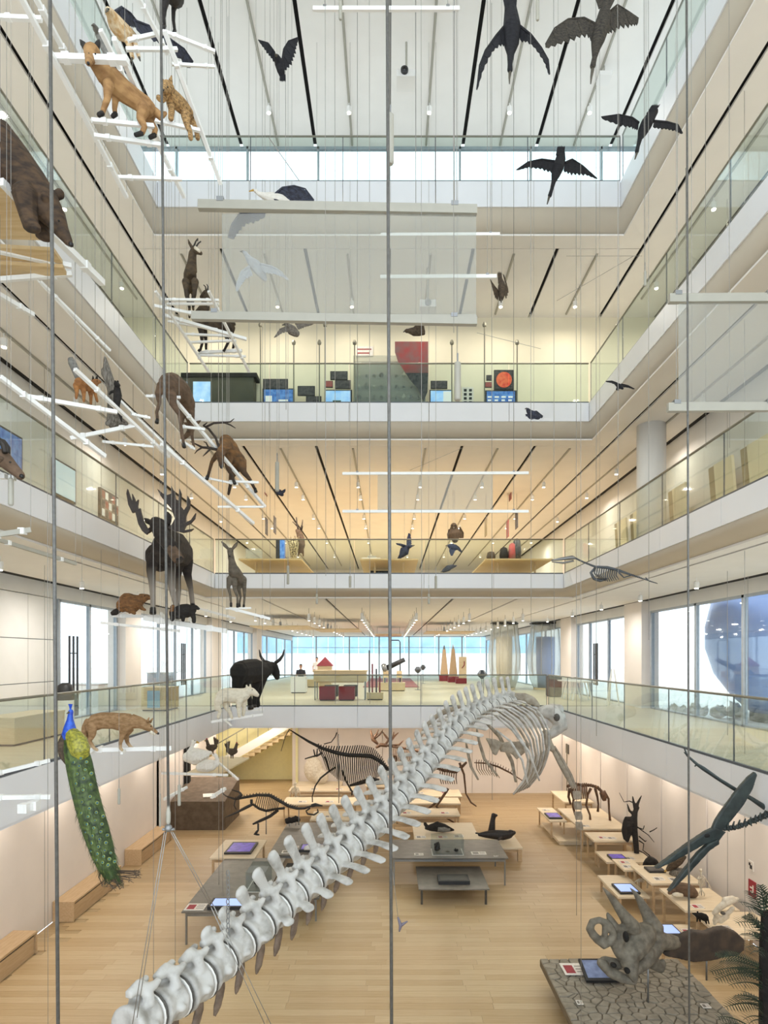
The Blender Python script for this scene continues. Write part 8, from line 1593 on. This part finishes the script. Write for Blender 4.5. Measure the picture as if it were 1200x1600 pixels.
# people
def person(label, px, py, shirt, legs, h=1.7, seated=False):
    B_ = atz(px, py, F1); s = h / 1.7; X, Y, Z = B_.x, B_.y, F1; t = thing('person', label, 'person', (X, Y, Z)); q = MB()
    def P(x, y, z): return Vector((X + x * s, Y + y * s, Z + z * s))
    off = -0.38 if seated else 0.0
    q.tube([P(0, 0, .92 + off), P(0, 0, 1.1 + off), P(0, 0, 1.32 + off), P(0, 0, 1.42 + off)], [.15 * s, .145 * s, .17 * s, .10 * s], 12, 0.65, up=(1, 0, 0)); q.tube([P(0, 0, 1.40 + off), P(0, -.01, 1.52 + off)], .05 * s, 8); q.ball(P(0, -.01, 1.60 + off), (.078 * s, .095 * s, .115 * s), 12)
    q.tube([P(0, -.1, 1.59 + off), P(0, -.12, 1.575 + off)], [.015 * s, .012 * s], 6)
    for sx in (-1, 1):
        q.tube([P(sx * .17, 0, 1.38 + off), P(sx * .24, .02, 1.12 + off), P(sx * .22, -.08, .9 + off)], [.055 * s, .045 * s, .032 * s], 8); q.ball(P(sx * .22, -.1, .84 + off), (.035 * s, .03 * s, .06 * s), 8)
        for k in range(4): q.tube([P(sx * .22 - .025 + .016 * k, -.1, .82 + off), P(sx * .22 - .025 + .016 * k, -.12, .76 + off)], [.010 * s, .008 * s], 5)
        q.ball(P(sx * .078, 0, 1.60 + off), (.012, .025, .03), 6)
        if seated: q.tube([P(sx * .09, 0, .55), P(sx * .1, -.42, .52), P(sx * .1, -.42, .1), P(sx * .1, -.45, .04)], [.085, .07, .05, .045], 8)
        else: q.tube([P(sx * .09, 0, .95), P(sx * .10, 0, .5), P(sx * .10, .02, .08)], [.09 * s, .065 * s, .045 * s], 8); q.tube([P(sx * .10, .04, .04), P(sx * .10, -.16, .03)], [.045 * s, .035 * s], 8)
    baked(q, 'body', 'skin', t, 0.022, 2)
    c = MB(); c.tube([P(0, 0, .90 + off), P(0, 0, 1.1 + off), P(0, 0, 1.34 + off), P(0, 0, 1.44 + off)], [.165 * s, .16 * s, .185 * s, .09 * s], 12, 0.68, up=(1, 0, 0))
    for sx in (-1, 1): c.tube([P(sx * .16, 0, 1.40 + off), P(sx * .23, .01, 1.18 + off)], [.07 * s, .06 * s], 8)
    baked(c, 'shirt', shirt, t, 0.022, 2)
    if not seated:
        c = MB()
        for sx in (-1, 1): c.tube([P(sx * .08, 0, .95), P(sx * .10, 0, .5), P(sx * .10, .02, .1)], [.105 * s, .078 * s, .06 * s], 8)
        baked(c, 'trousers', legs, t, 0.022, 2)
    MB().ball(P(0, .015, 1.645 + off), (.085 * s, .10 * s, .09 * s), 12).build('hair', 'nose', t, smooth=True)
    MB().ball(P(-.03, -.095, 1.61 + off), .01 * s, 6).build('eye', 'eye', t); MB().ball(P(.03, -.095, 1.61 + off), .01 * s, 6).build('eye', 'eye', t)
mat('skin', 'C99A7C', 0.6, var=0.06); mat('shirtwhite', 'E9E4DA', 0.8, var=0.05); mat('trouserred', '7E3438', 0.8, var=0.1); mat('shirtdark', '2E3038', 0.8, var=0.1)
person('person in a pale shirt and dark red trousers standing behind the plywood desk', 495, 1070, 'shirtwhite', 'trouserred')
person('person in a dark top sitting behind the white pedestal', 470, 1076, 'shirtdark', 'shirtdark', seated=True)
# exhibits beyond the left glazing (lobby furniture)
for i, (x, y, w, h, m) in enumerate(((-10.2, 19.5, .9, .8, 'greydark'), (-10.6, 22.6, 1.2, 1.0, 'paper'), (-11.0, 27.5, 1.6, .7, 'greydark'), (-11.0, 31.0, 1.0, 1.2, 'steel'))):
    t = thing('lobby_counter', ('dark counter', 'white counter', 'low dark counter', 'steel counter')[i] + ' standing beyond the left glazing', 'counter', (x, y, F1 - .25)); MB().box((x - w / 2, y - .6, F1 - .25), (x + w / 2, y + .6, F1 - .25 + h)).build('body', m, t); MB().box((x - w / 2 - .04, y - .64, F1 - .25 + h), (x + w / 2 + .04, y + .64, F1 - .21 + h)).build('top', 'tubegrey', t)
